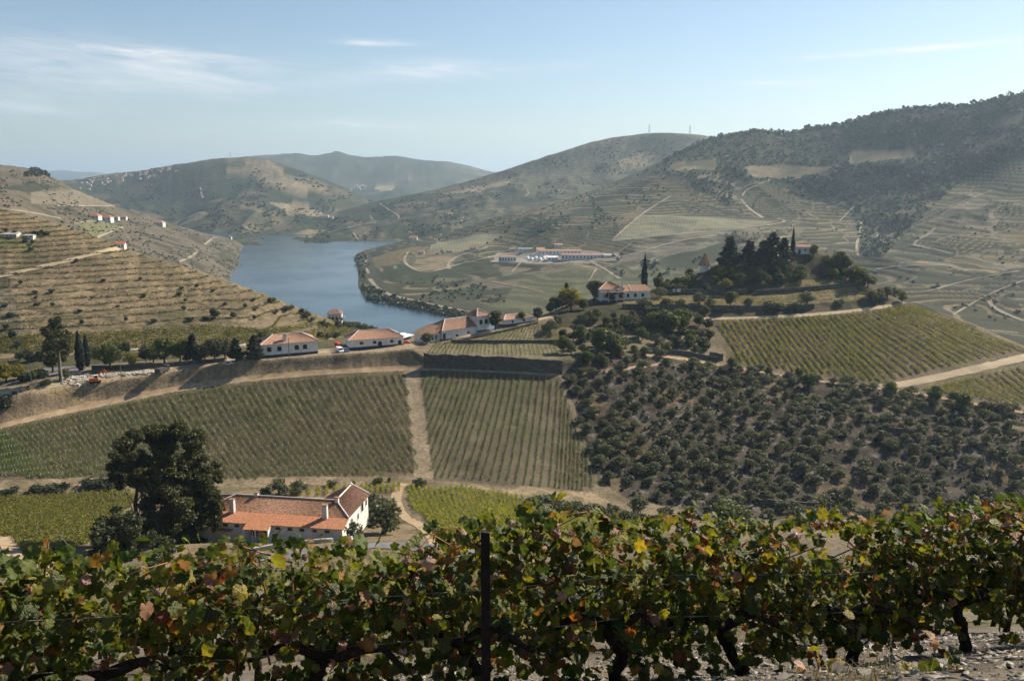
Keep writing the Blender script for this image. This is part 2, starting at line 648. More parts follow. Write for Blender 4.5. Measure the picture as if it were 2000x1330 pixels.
# ---- valley floor, central vineyard slope, road bank, knoll with the farmhouse
G_ROWS = [
    {-500: (1105, 140), 0: (1105, 150), 200: (1090, 160), 600: (1075, 165), 820: (1070, 165), 1000: (1060, 170), 1150: (1050, 180), 1400: (1045, 185), 2000: (1040, 190), 2500: (1040, 190)},
    {-500: (1062, 182), 0: (1052, 184), 200: (1050, 190), 400: (1046, 195), 600: (1050, 196), 700: (1040, 200), 820: (1035, 203), 1000: (1015, 214), 1150: (1018, 222), 1400: (1040, 228), 2000: (1045, 230), 2500: (1050, 230)},
    {-500: (968, 245), 0: (957, 245), 200: (952, 250), 400: (950, 256), 600: (946, 260), 820: (944, 262), 1000: (952, 264), 1150: (970, 268), 1400: (990, 272), 1600: (1000, 275), 1800: (1005, 278), 2000: (1005, 280), 2500: (1005, 285)},
    {-500: (880, 280), -200: (858, 284), 0: (830, 291), 200: (786, 310), 400: (749, 326), 600: (728, 338), 720: (720, 342), 820: (717, 345), 1000: (722, 345), 1120: (732, 345), 1270: (770, 338), 1400: (800, 335), 1600: (830, 331), 1800: (850, 327), 2000: (870, 322), 2500: (920, 315)},
    {-500: (835, 285), -200: (806, 291), 0: (775, 299), 200: (746, 314), 400: (713, 331), 600: (695, 343), 720: (686, 348), 800: (678, 351), 840: (695, 349), 1000: (697, 350), 1120: (700, 352), 1270: (697, 368), 1400: (712, 375), 1560: (738, 370), 1740: (760, 362), 2000: (800, 350), 2500: (870, 340)},
    {-500: (810, 296), -200: (782, 303), 0: (750, 313), 200: (722, 328), 400: (704, 340), 600: (689, 352), 720: (681, 358), 820: (671, 366), 1000: (671, 375), 1120: (664, 385), 1270: (640, 405), 1400: (622, 425), 1600: (612, 432), 1700: (602, 440), 1780: (592, 447), 1850: (617, 438), 2000: (677, 413), 2250: (772, 385), 2500: (850, 365)},
    {-500: (800, 305), -200: (770, 314), 0: (742, 322), 200: (716, 336), 400: (699, 348), 600: (685, 360), 720: (676, 368), 820: (666, 375), 960: (645, 388), 1060: (622, 405), 1150: (604, 422), 1270: (592, 435), 1400: (588, 441), 1600: (577, 448), 1700: (578, 450), 1780: (594, 452), 1850: (621, 445), 2000: (684, 420), 2500: (862, 370)},
    {-500: (798, 312), 0: (738, 330), 200: (713, 344), 400: (697, 356), 600: (683, 368), 720: (675, 376), 820: (665, 385), 960: (648, 396), 1060: (616, 420), 1150: (586, 444), 1270: (572, 455), 1400: (552, 460), 1500: (538, 464), 1600: (535, 468), 1700: (553, 466), 1780: (600, 460), 1850: (628, 452), 2000: (692, 426), 2500: (870, 375)},
    {-500: (800, 320), 0: (740, 338), 400: (698, 364), 600: (684, 376), 720: (677, 384), 820: (668, 392), 960: (652, 404), 1060: (618, 430), 1150: (585, 455), 1270: (566, 468), 1340: (545, 474), 1400: (518, 480), 1500: (502, 485), 1560: (492, 488), 1620: (498, 486), 1660: (515, 482), 1700: (545, 478), 1780: (606, 470), 1850: (640, 460), 2000: (705, 435), 2500: (880, 385)},
]

P_OLIVE = [(1098, 735), (1130, 700), (1250, 690), (1420, 716), (1720, 757), (2060, 815), (2300, 860), (2300, 1030), (1500, 1015), (1230, 975), (1165, 935), (1130, 820)]
P_FIELD_L = [(-300, 905), (0, 838), (200, 795), (400, 757), (600, 735), (795, 724), (818, 925), (700, 932), (420, 938), (0, 935), (-300, 945)]
P_FIELD_R = [(822, 724), (1000, 729), (1095, 738), (1120, 820), (1150, 900), (1165, 960), (845, 935)]
P_VINE_R = [(1402, 628), (1600, 618), (1700, 608), (1775, 597), (1850, 622), (2000, 680), (2300, 790), (2300, 700), (2000, 690), (1725, 750), (1420, 712)]
P_VINE_R2 = [(1790, 760), (2000, 716), (2300, 720), (2300, 850), (2000, 795)]
P_YEL = [(790, 950), (900, 948), (1010, 968), (1180, 1000), (1300, 1020), (1300, 1075), (900, 1075), (850, 1030), (800, 990)]
P_LOW = [(-300, 975), (0, 968), (260, 955), (262, 985), (180, 1060), (60, 1095), (20, 1050), (-300, 1080)]


def valley_ground():
    X, Y, Z, U = loft(G_ROWS, 1000, [8, 30, 80, 110, 22, 60, 40, 30, 30, 6, 8, 8], -500, 2500,
                      back=[(40, lambda z: z - 12), (160, lambda z: z * .5), (300, -6)], front=[(18, -1)])
    U0, V0 = proj(X, Y, Z)
    wob = (fbm(X * .12, Y * .12, 31, 3) - .5) * 10
    Uw, Vw = U0 + wob, V0 + wob * .5
    bank = ((V0 < 860) & (U0 < 830))
    Z = Z + (fbm(X * .03, Y * .03, 41, 3) - .5) * 1.6 * sstep(Y, 195, 240) + (fbm(X * .25, Y * .25, 43, 3) - .5) * .5
    # olive grove: rough little terraces
    ol = in_poly(U0, V0, P_OLIVE).astype(float)
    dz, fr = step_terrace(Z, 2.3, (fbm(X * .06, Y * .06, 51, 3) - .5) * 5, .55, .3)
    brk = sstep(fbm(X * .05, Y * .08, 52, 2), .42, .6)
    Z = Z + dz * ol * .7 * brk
    # the planted fields are hollowed a little towards the bare strip
    col = np.empty(X.shape + (3,)); col[:] = (.205, .165, .11)
    g = fbm(X * .04, Y * .04, 61, 4)
    col = mixc(col, (.12, .11, .06), sstep(g, .45, .6) * .7)
    # straw bank under the road
    bk = in_poly(Uw, V0, [(-500, 835), (-200, 806), (0, 777), (200, 748), (400, 715), (600, 697), (800, 680), (826, 715), (600, 729), (400, 750), (200, 788), (0, 832), (-200, 860), (-500, 882)])
    wave = fbm(U0 * .11, V0 * .02, 71, 3)
    bc = mixc((.33, .25, .155), (.235, .185, .125), sstep(wave, .35, .65))
    bc = mixc(bc, (.40, .30, .165), sstep(fbm(X * .08, Y * .3, 73, 3), .52, .7) * .8)
    col[bk] = bc[bk]
    # vineyard soils
    fl = in_poly(Uw, Vw, P_FIELD_L) | in_poly(Uw, Vw, P_FIELD_R)
    fc = mixc((.165, .128, .084), (.12, .098, .064), fbm(X * .1, Y * .1, 81, 3))
    fc = mixc(fc, (.105, .105, .048), sstep(fbm(X * .035, Y * .035, 83, 3), .45, .62) * .45)
    col[fl] = fc[fl]
    fr_ = in_poly(U0, V0, P_FIELD_R)
    col[fr_] = (col * np.array([.95, 1.0, 1.02]))[fr_]
    st = in_poly(U0 + wob * .4, V0, [(790, 716), (818, 716), (848, 948), (812, 948)])
    col[st] = mixc((.33, .265, .18), (.26, .21, .145), fbm(X * .6, Y * .3, 87, 3))[st]
    # pale headland under the fields
    hd = in_poly(Uw, Vw, [(-300, 950), (0, 938), (200, 930), (420, 936), (820, 928), (850, 938), (1170, 962), (1200, 985), (1000, 965), (830, 950), (600, 952), (300, 952), (0, 960), (-300, 972)])
    col[hd] = mixc((.30, .235, .155), (.19, .155, .095), sstep(fbm(X * .2, Y * .2, 89, 3), .4, .65))[hd]
    # olive grove soil
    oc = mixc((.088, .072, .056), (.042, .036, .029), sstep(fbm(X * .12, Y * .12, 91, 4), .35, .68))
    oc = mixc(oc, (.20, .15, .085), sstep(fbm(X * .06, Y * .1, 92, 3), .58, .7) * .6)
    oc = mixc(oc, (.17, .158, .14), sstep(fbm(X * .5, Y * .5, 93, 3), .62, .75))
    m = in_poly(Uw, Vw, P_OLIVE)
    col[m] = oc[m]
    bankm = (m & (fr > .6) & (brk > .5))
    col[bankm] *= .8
    # lower right yellow-green and left lower vineyards
    m = in_poly(Uw, Vw, P_YEL) | in_poly(Uw, Vw, P_LOW)
    col[m] = mixc((.25, .21, .13), (.14, .14, .05), fbm(X * .15, Y * .15, 94, 3))[m]
    # right vineyard soil
    m = in_poly(Uw, Vw, P_VINE_R) | in_poly(Uw, Vw, P_VINE_R2)
    vc = mixc((.17, .13, .085), (.13, .115, .05), sstep(fbm(X * .05, Y * .05, 95, 3), .4, .6))
    col[m] = vc[m]
    # knoll
    m = (U0 > 1090) & (V0 < 640) & ~in_poly(U0, V0, P_VINE_R)
    kc = mixc((.115, .09, .06), (.05, .05, .026), sstep(fbm(X * .09, Y * .09, 96, 4), .38, .62))
    col[m] = kc[m]
    for strip in ([(1215, 595), (1225, 578), (1500, 578), (1440, 600)], [(1440, 600), (1500, 575), (1690, 560), (1700, 585), (1560, 598)], [(1530, 562), (1560, 548), (1680, 545), (1690, 556)]):
        m = in_poly(Uw, V0, strip)
        col[m] = mixc((.27, .21, .13), (.17, .15, .06), fbm(X * .2, Y * .2, 97, 3))[m]
    # road platform, building yard
    m = in_poly(U0, Vw, [(-500, 838), (0, 778), (200, 750), (400, 716), (600, 698), (800, 682), (832, 664), (720, 672), (600, 680), (520, 690), (400, 700), (320, 712), (200, 735), (0, 760), (-500, 820)])
    col[m] = mixc((.40, .32, .215), (.32, .25, .165), fbm(X * .15, Y * .15, 98, 3))[m]
    m = in_poly(Uw, Vw, [(95, 745), (330, 705), (400, 697), (340, 690), (200, 705), (120, 720)])
    col[m] = mixc((.32, .26, .18), (.15, .13, .08), fbm(X * .3, Y * .3, 99, 3))[m]
    m = in_poly(Uw, Vw, [(-300, 780), (0, 742), (90, 738), (110, 700), (-300, 700)])
    col[m] = mixc((.30, .22, .12), (.13, .13, .05), fbm(X * .2, Y * .2, 100, 3))[m]
    # terraced plots beside the long building
    m = in_poly(Uw, V0, [(825, 696), (850, 668), (1090, 668), (1100, 700)]) | in_poly(U0, V0, [(930, 664), (1050, 628), (1090, 640), (1090, 668)])
    col[m] = mixc((.24, .20, .14), (.14, .13, .07), fbm(X * .2, Y * .2, 101, 3))[m]
    # farmyard round the house
    m = in_poly(Uw, Vw, [(370, 1065), (390, 1040), (440, 960), (600, 945), (770, 945), (790, 1000), (870, 1050), (840, 1090), (300, 1110), (180, 1090)])
    col[m] = mixc((.24, .185, .115), (.13, .105, .06), sstep(fbm(X * .15, Y * .15, 103, 4), .4, .6))[m]
    return add_patch('valley_ground', X, Y, Z, col, M['ground'])


valley_ground()

# ---- terraced hill beyond the road
E_ROWS = [
    {-500: (735, 335), 0: (716, 340), 100: (715, 342), 200: (710, 347), 300: (705, 350), 400: (700, 356), 500: (694, 362), 600: (684, 372), 700: (668, 400), 760: (658, 440)},
    {-500: (690, 362), 0: (672, 368), 200: (670, 372), 400: (664, 382), 500: (658, 390), 600: (656, 405), 700: (658, 450), 760: (655, 500)},
    {-500: (560, 415), 0: (550, 440), 200: (562, 443), 400: (592, 440), 500: (612, 432), 600: (636, 436), 700: (650, 490), 760: (656, 540)},
    {-500: (290, 480), -200: (350, 500), 0: (406, 520), 100: (432, 520), 200: (464, 515), 240: (481, 513), 300: (501, 506), 400: (536, 488), 500: (571, 470), 600: (612, 460), 660: (632, 485), 700: (646, 525), 760: (660, 600)},
]


def terraced_hill():
    X, Y, Z, U = loft(E_ROWS, 640, [30, 90, 130, 8, 8], -500, 760, back=[(60, lambda z: z - 20), (200, -8)], front=[(15, -3)])
    Z = Z + (fbm(X * .015, Y * .015, 111, 3) - .5) * 6 * sstep(Y, 350, 420) * sstep(Z, 4, 30) + (fbm(X * .15, Y * .15, 113, 3) - .5) * .8
    U0, V0 = proj(X, Y, Z)
    warp = (fbm(X * .012, Y * .012, 117, 3) - .5) * 5
    dz, fr = step_terrace(Z, TER_P, warp, .42, .12)
    top = np.interp(U0, [-500, 0, 240, 500, 760], [300, 405, 478, 570, 660])
    lowv = np.interp(U0, [-500, 30, 200, 420, 520, 600, 760], [650, 655, 648, 632, 640, 628, 600])
    ter = sstep(lowv - V0, -3, 4)
    Z = Z + dz * ter
    soil = mixc((.27, .21, .14), (.20, .158, .10), fbm(X * .08, Y * .08, 121, 4))
    bank = mixc((.27, .205, .13), (.16, .135, .08), sstep(fbm(X * .1, Y * .25, 123, 4), .35, .65))
    col = mixc(soil, bank, (fr > .42).astype(float))
    low = mixc((.27, .21, .125), (.13, .125, .045), sstep(fbm(X * .25, Y * .12, 125, 4), .35, .6))
    col = mixc(low, col, ter)
    scr = sstep(fbm(X * .03, Y * .03, 127, 4), .55, .68)
    col = mixc(col, (.09, .085, .045), scr * .6)
    m = in_poly(U0, V0, [(-500, 720), (0, 690), (25, 690), (60, 690), (45, 640), (15, 540), (0, 530), (-500, 540)])
    col[m] = mixc((.24, .20, .145), (.09, .08, .05), sstep(fbm(X * .1, Y * .1, 129, 3), .4, .6))[m]
    m = (V0 > np.interp(U0, [-500, 0, 200, 420, 620, 760], [700, 700, 690, 682, 668, 640]))
    col[m] = mixc((.13, .115, .06), (.06, .062, .03), fbm(X * .1, Y * .1, 131, 3))[m]
    m = in_poly(U0, V0, [(0, 462), (62, 466), (100, 478), (-20, 480)])
    col[m] = (.17, .17, .07)
    return add_patch('terraced_hill', X, Y, Z, col, M['hill'])


TER_P = 2.3
terraced_hill()

# ---- second hill on the left bank
F_ROWS = [
    {-500: (480, 800), 0: (482, 850), 100: (492, 900), 200: (512, 1000), 300: (532, 1100), 400: (551, 1200), 450: (556, 1262), 480: (540, 1400), 505: (508, 1660), 520: (500, 1750)},
    {-500: (385, 950), 0: (400, 1000), 100: (422, 1080), 200: (451, 1180), 300: (481, 1260), 400: (511, 1350), 450: (527, 1420), 480: (517, 1560), 505: (503, 1720), 520: (500, 1800)},
    {-500: (310, 1200), 0: (357, 1300), 100: (377, 1400), 200: (417, 1480), 300: (446, 1560), 400: (475, 1640), 450: (490, 1700), 480: (501, 1760), 505: (500, 1780), 520: (500, 1850)},
    {-500: (290, 1500), -200: (310, 1550), 0: (321, 1600), 60: (330, 1620), 100: (344, 1650), 150: (370, 1690), 200: (392, 1720), 250: (410, 1760), 300: (425, 1800), 350: (441, 1840), 400: (455, 1880), 450: (466, 1950), 480: (481, 1980), 505: (497, 1850), 520: (500, 1900)},
]


def left_bank_hill():
    X, Y, Z, U = loft(F_ROWS, 480, [50, 60, 60, 8, 8], -500, 520, back=[(150, lambda z: z - 40), (500, -10)], front=[(60, -20)])
    Z = Z + (fbm(X * .006, Y * .006, 141, 4) - .5) * 22 * sstep(Z, 2, 40) * sstep(2000 - Y, 180, 420) + (fbm(X * .06, Y * .06, 143, 3) - .5) * 2.5
    U0, V0 = proj(X, Y, Z)
    dz, fr = step_terrace(Z, 5.0, (fbm(X * .006, Y * .006, 145, 3) - .5) * 14, .45, .15)
    ter = sstep(fbm(X * .005, Y * .005, 147, 3), .38, .5)
    Z = Z + dz * ter * .8
    col = mixc((.135, .115, .082), (.085, .08, .05), (fr > .7) * ter)
    col = mixc(col, (.19, .16, .112), sstep(fbm(X * .012, Y * .012, 149, 4), .5, .68) * .6)
    col = mixc(col, (.07, .07, .042), sstep(fbm(X * .02, Y * .02, 151, 4), .56, .66) * .8)
    rocky = in_poly(U0, V0, [(200, 470), (330, 435), (420, 450), (505, 495), (450, 560), (300, 520)])
    rc = mixc((.15, .128, .096), (.075, .07, .045), sstep(fbm(X * .05, Y * .05, 153, 4), .42, .6))
    col[rocky] = rc[rocky]
    m = in_poly(U0, V0, [(0, 368), (60, 355), (125, 365), (60, 376)])
    col[m] = (.055, .06, .04)
    m = in_poly(U0, V0, [(125, 352), (205, 390), (215, 386), (150, 345)])
    col[m] = (.055, .06, .035)
    m = in_poly(U0, V0, [(148, 438), (182, 428), (240, 443), (185, 466)])
    col[m] = (.16, .165, .085)
    m = in_poly(U0, V0, [(60, 376), (160, 370), (250, 405), (180, 400), (60, 398)])
    col[m] = (.20, .175, .125)
    return add_patch('left_bank_hill', X, Y, Z, col, M['hill'])


left_bank_hill()

# ---- large hill on the right bank with the winery
R_ROWS = [
    {680: (497, 1790), 700: (560, 1215), 720: (580, 1105), 800: (600, 1020), 900: (620, 943), 1000: (640, 877), 1100: (640, 870), 1200: (640, 860), 1300: (640, 840), 1400: (640, 800), 1500: (640, 780), 1600: (640, 760), 1700: (650, 740), 1800: (660, 700), 1900: (680, 660), 2000: (700, 620), 2400: (760, 560), 2600: (800, 540)},
    {680: (497, 1800), 700: (530, 1420), 720: (541, 1318), 800: (560, 1150), 900: (565, 1130), 1000: (560, 1110), 1100: (555, 1110), 1200: (550, 1120), 1300: (545, 1100), 1400: (540, 1080), 1500: (545, 1050), 1600: (560, 1000), 1700: (575, 960), 1800: (590, 900), 1900: (610, 850), 2000: (640, 760), 2400: (700, 700), 2600: (720, 690)},
    {680: (497, 1810), 700: (508, 1600), 720: (509, 1570), 800: (500, 1500), 900: (500, 1420), 1000: (500, 1360), 1100: (497, 1350), 1200: (490, 1340), 1300: (480, 1330), 1400: (470, 1320), 1500: (470, 1310), 1600: (485, 1260), 1690: (512, 1180), 1740: (515, 1150), 1800: (500, 1150), 1900: (490, 1120), 2000: (490, 1080), 2400: (500, 1000), 2600: (500, 980)},
    {680: (496, 1830), 720: (494, 1720), 800: (480, 1720), 900: (465, 1700), 1000: (440, 1680), 1100: (420, 1660), 1200: (400, 1660), 1300: (390, 1640), 1400: (390, 1620), 1500: (400, 1590), 1600: (412, 1570), 1700: (422, 1520), 1800: (400, 1450), 1900: (370, 1420), 2000: (350, 1380), 2400: (320, 1300), 2600: (310, 1280)},
    {680: (496, 1840), 720: (490, 1790), 800: (473, 1830), 900: (453, 1840), 1000: (425, 1850), 1100: (402, 1850), 1200: (368, 1900), 1300: (333, 1880), 1400: (312, 1860), 1500: (310, 1840), 1600: (312, 1800), 1700: (310, 1740), 1800: (300, 1680), 1900: (280, 1620), 2000: (260, 1560), 2400: (220, 1500), 2600: (210, 1480)},
    {680: (496, 1850), 720: (487, 1850), 760: (477, 1900), 860: (455, 1900), 1000: (416, 1950), 1100: (391, 2000), 1200: (355, 2050), 1300: (310, 2100), 1390: (269, 2150), 1480: (254, 2100), 1530: (259, 2080), 1580: (250, 2050), 1640: (243, 2000), 1700: (224, 1950), 1780: (210, 1900), 1850: (207, 1850), 1890: (205, 1830), 1930: (196, 1800), 2000: (181, 1750), 2400: (120, 1700), 2600: (100, 1700)},
]
P_FOREST = [
    [(1240, 345), (1330, 300), (1395, 265), (1480, 248), (1580, 240), (1700, 218), (1850, 200), (2000, 176), (2300, 130), (2300, 320), (2000, 300), (1930, 330), (1880, 350), (1800, 425), (1725, 500), (1685, 500), (1672, 430), (1650, 405), (1560, 385), (1480, 352), (1440, 360), (1425, 400), (1380, 380), (1330, 345), (1290, 340)],
    [(705, 565), (712, 552), (735, 572), (800, 592), (880, 608), (960, 622), (900, 626), (800, 606), (720, 588)],
    [(1190, 530), (1215, 500), (1290, 490), (1400, 470), (1420, 490), (1300, 540), (1215, 545)],
]
P_TAN = [
    [(1455, 345), (1460, 328), (1530, 322), (1620, 325), (1620, 340), (1520, 350)], [(1655, 322), (1665, 290), (1790, 285), (1785, 310)],
    [(1300, 335), (1320, 315), (1400, 313), (1400, 330)], [(1910, 250), (1960, 222), (2000, 220), (2000, 245)], [(1330, 350), (1400, 335), (1395, 345)],
    [(805, 522), (812, 497), (862, 492), (895, 500), (880, 526), (830, 530)],
]
P_PALE = [
    [(838, 490), (842, 477), (935, 457), (985, 458), (930, 487), (870, 493)],
    [(1196, 470), (1250, 419), (1400, 425), (1520, 433), (1440, 446), (1330, 455)],
]


def right_bank_hill():
    X, Y, Z, U = loft(R_ROWS, 660, [30, 60, 70, 70, 55, 6, 6], 680, 2600, back=[(250, lambda z: z - 70), (600, -10)], front=[(40, -12)])
    damp = sstep(Z, 2, 45) * (1 - sstep(np.arange(X.shape[0])[:, None] / X.shape[0], .85, .97))
    Z = Z + ((fbm(X * .0045, Y * .0045, 161, 3) - .5) * 34 - np.abs(fbm(X * .009, Y * .0035, 163, 2) - .5) * 30) * damp
    Z = Z + (fbm(X * .05, Y * .05, 165, 3) - .5) * 1.2 * sstep(Z, 2, 12)
    U0, V0 = proj(X, Y, Z)
    wob = (fbm(X * .02, Y * .02, 166, 3) - .5) * 26
    Uw, Vw = U0 + wob, V0 + wob * .4
    forest = np.zeros(X.shape, bool)
    for p in P_FOREST:
        forest |= in_poly(Uw, Vw, p)
    scrub = sstep(fbm(X * .007, Y * .007, 167, 4), .54, .64) * ((U0 < 1300) | (V0 < 330))
    wall = np.maximum(forest, scrub)
    # plots: each with its own terrace spacing, vigour and edge
    rs = np.random.default_rng(5)
    seeds = np.stack([rs.uniform(X.min(), X.max(), 420), rs.uniform(Y.min(), 2200, 420)], 1)
    wx, wy = X + (fbm(X * .01, Y * .01, 191, 3) - .5) * 90, Y + (fbm(X * .01 + 7, Y * .01, 193, 3) - .5) * 90
    d1 = np.full(X.shape, 1e9); d2 = np.full(X.shape, 1e9); pid = np.zeros(X.shape, int)
    for k, (sx, sy) in enumerate(seeds):
        d = (wx - sx) ** 2 + ((wy - sy) * .6) ** 2
        nearer = d < d1
        d2 = np.where(nearer, d1, np.minimum(d2, d))
        pid = np.where(nearer, k, pid); d1 = np.where(nearer, d, d1)
    edge = np.sqrt(d2) - np.sqrt(d1)
    vig = rs.uniform(.7, 1.25, 420)[pid]
    warm_ = rs.uniform(0, 1, 420)[pid]
    per = np.array([3.6, 4.4, 5.0, 5.6, 6.6])[rs.integers(0, 5, 420)][pid]
    plain = (rs.uniform(0, 1, 420) < .14)[pid]
    dz, fr = step_terrace(Z, per, (fbm(X * .006, Y * .006, 169, 3) - .5) * 16, .5, .15)
    Z = Z + dz * (1 - wall) * .85 * sstep(Z, 8, 20)
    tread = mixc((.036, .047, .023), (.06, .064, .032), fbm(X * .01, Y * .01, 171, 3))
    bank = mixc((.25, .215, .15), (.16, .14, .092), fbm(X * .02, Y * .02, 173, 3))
    shade = mixc((.026, .034, .016), (.042, .047, .024), fbm(X * .01, Y * .01, 172, 3))  # dark green of the vines along each terrace lip
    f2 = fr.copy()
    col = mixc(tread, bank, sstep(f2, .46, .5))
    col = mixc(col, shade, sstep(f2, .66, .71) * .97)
    col = np.where(plain[..., None], mixc((.09, .088, .05), (.16, .135, .085), fbm(X * .02, Y * .02, 195, 4)), col)
    col = col * vig[..., None]
    col = mixc(col, col * np.array([1.25, 1.05, .75]), warm_ * .6)
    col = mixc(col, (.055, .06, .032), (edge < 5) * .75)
    col = mixc(col, (.24, .205, .145), ((edge < 3.5) & (warm_ > .55)) * .8)
    fcol = mixc((.034, .047, .023), (.06, .068, .036), fbm(X * .03, Y * .03, 177, 4))
    fcol = mixc(fcol, (.15, .13, .085), sstep(fbm(X * .012, Y * .012, 179, 3), .62, .7))
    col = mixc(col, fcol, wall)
    for p in P_TAN:
        m = in_poly(U0 + wob * 1.1, V0 + wob * .35, p)
        col[m] = mixc((.235, .19, .12), (.12, .11, .062), sstep(fbm(X * .025, Y * .03, 181, 4), .35, .65))[m]
    for p in P_PALE:
        m = in_poly(U0 + wob * .2, V0 + wob * .1, p)
        st = np.sin(U0 * 1.1 + V0 * .25) * .5 + .5
        col[m] = mixc((.25, .24, .165), (.17, .17, .10), st)[m]
    m = in_poly(Uw, Vw, [(1000, 560), (1040, 530), (1330, 520), (1330, 590), (1000, 640), (950, 600)])
    col[m] = (mixc((.115, .118, .06), (.08, .085, .044), fbm(X * .02, Y * .02, 183, 3)) * (.8 + .5 * (fr > .55))[..., None])[m]
    m = in_poly(Uw, Vw, [(1195, 500), (1260, 470), (1400, 448), (1500, 440), (1420, 470), (1300, 500), (1240, 530)])
    col[m] = mixc((.20, .18, .13), (.085, .085, .05), sstep(fbm(X * .03, Y * .03, 185, 4), .42, .56))[m]
    m = in_poly(Uw, Vw, [(960, 512), (980, 495), (1200, 490), (1215, 505), (1150, 515)])
    col[m] = (.30, .28, .24)
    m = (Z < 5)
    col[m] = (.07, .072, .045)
    return add_patch('right_bank_hill', X, Y, Z, col, M['hill'])


right_bank_hill()

# ---- middle hill behind, and the far mountains
M_ROWS = [
    {380: (482, 1980), 470: (477, 2018), 600: (478, 2005), 690: (480, 1990), 800: (482, 1980), 1000: (480, 2000), 1500: (470, 2100), 1800: (470, 2200)},
    {380: (477, 2070), 470: (464, 2200), 600: (455, 2200), 740: (445, 2250), 860: (430, 2300), 1000: (410, 2400), 1200: (380, 2500), 1500: (360, 2600), 1800: (360, 2700)},
    {380: (473, 2120), 470: (460, 2300), 535: (453, 2350), 630: (428, 2500), 740: (403, 2650), 860: (380, 2750), 980: (358, 2850), 1100: (330, 2850), 1200: (310, 2850), 1400: (300, 2850), 1800: (330, 2900)},
    {380: (470, 2150), 470: (457, 2400), 535: (447, 2450), 630: (421, 2600), 740: (393, 2750), 860: (368, 2900), 970: (337, 3000), 1040: (314, 3020), 1100: (295, 3050), 1160: (277, 3050), 1210: (267, 3060), 1290: (260, 3050), 1350: (262, 3050), 1390: (268, 3050), 1500: (290, 3050), 1800: (330, 3100)},
]
G1_ROWS = [
    {-100: (420, 2700), 150: (440, 2700), 350: (470, 2400), 470: (474, 2150), 600: (470, 2250), 760: (440, 2700), 900: (420, 3200)},
    {-100: (385, 3300), 150: (380, 3300), 300: (390, 3200), 420: (385, 3000), 500: (380, 2950), 580: (400, 2900), 680: (415, 3000), 760: (420, 3200), 900: (410, 3500)},
    {-100: (360, 3800), 100: (353, 3850), 150: (351, 3800), 200: (341, 3800), 270: (334, 3750), 330: (324, 3700), 400: (313, 3600), 450: (308, 3600), 480: (307, 3580), 510: (310, 3550), 560: (325, 3500), 620: (346, 3480), 680: (370, 3450), 720: (388, 3450), 760: (402, 3500), 900: (405, 3900)},
]
G2_ROWS = [
    {300: (410, 4500), 600: (420, 4300), 720: (418, 3900), 850: (410, 4200), 1100: (380, 5200)},
    {300: (350, 5800), 450: (330, 5800), 600: (350, 5500), 690: (372, 5200), 760: (366, 5200), 850: (350, 5500), 1100: (350, 6000)},
    {300: (330, 6800), 480: (307, 6800), 530: (303, 6800), 575: (299, 6900), 610: (304, 6900), 640: (300, 6900), 660: (296, 6900), 685: (303, 6900), 720: (307, 6800), 770: (305, 6900), 810: (311, 6900), 880: (317, 6900), 930: (328, 7000), 970: (338, 7100), 1100: (352, 7300)},
]
G3_ROWS = [
    {-600: (352, 12000), 100: (360, 12000), 400: (360, 12000), 1000: (355, 12000), 1600: (350, 12000)},
    {-600: (335, 15000), 0: (340, 15000), 90: (334, 15000), 140: (333, 15000), 200: (338, 15000), 260: (345, 15000), 400: (344, 15000), 1000: (345, 15000), 1600: (340, 15000)},
]


def far_hill(name, rows, nu, subs, u0, u1, dep, amp, seed, cols, back):
    X, Y, Z, U = loft(rows, nu, subs, u0, u1, back=back, front=[(dep * .04, -8)])
    t = np.arange(X.shape[0])[:, None] / X.shape[0]
    sc = 6.0 / dep
    rid = np.abs(fbm(X * sc * 2.2, Y * sc * .9, seed, 4) - .5) * 2
    Z = Z + ((fbm(X * sc, Y * sc, seed + 5, 4) - .5) * amp - rid * amp * .8) * (1 - sstep(t, .72, .92)) * sstep(t, .02, .2)
    Z = Z + (fbm(X * sc * 14, Y * sc * 14, seed + 9, 3) - .5) * amp * .07 * sstep(t, .03, .1)
    g = fbm(X * sc * 3, Y * sc * 3, seed + 11, 5)
    col = mixc(cols[0], cols[1], sstep(g, .38, .62))
    col = mixc(col, cols[2], sstep(fbm(X * sc * 4 + 9, Y * sc * 5, seed + 13, 4), .56, .68))
    h = fbm(X * sc * 10, Y * sc * 10, seed + 17, 3)
    col = mixc(col, cols[0], sstep(h, .55, .65) * .7)
    U0, V0 = proj(X, Y, Z)
    if name == 'middle_hill':
        wob = (fbm(X * .01, Y * .01, 211, 3) - .5) * 20
        q = (Z + (fbm(X * .004, Y * .004, 213, 3) - .5) * 20) / 6.0
        fr = q - np.floor(q)
        ter = sstep(fbm(X * .004, Y * .004, 215, 3), .42, .52)
        col = mixc(col, mixc((.13, .125, .075), (.22, .195, .135), (fr > .55)), ter * .6)
        for p in ([(860, 380), (890, 372), (1000, 350), (990, 362), (930, 375)], [(1160, 330), (1250, 300), (1270, 320), (1200, 345)], [(560, 460), (600, 448), (640, 450), (610, 465)]):
            m = in_poly(U0 + wob, V0, p)
            col[m] = (.24, .2, .13)
    if name == 'village_hill':
        for p in ([(420, 330), (520, 312), (560, 335), (500, 345)], [(500, 345), (600, 350), (650, 380), (560, 375)], [(520, 395), (600, 400), (640, 425), (560, 420)]):
            m = in_poly(U0 + (h - .5) * 30, V0, p)
            col[m] = mixc((.27, .215, .14), (.19, .165, .10), g)[m]
    if name == 'far_mountains':
        m = in_poly(U0 + (h - .5) * 16, V0, [(725, 362), (755, 358), (778, 355), (765, 372), (740, 374)])
        col[m] = (.36, .28, .17)
    return add_patch(name, X, Y, Z, col, M['far'])


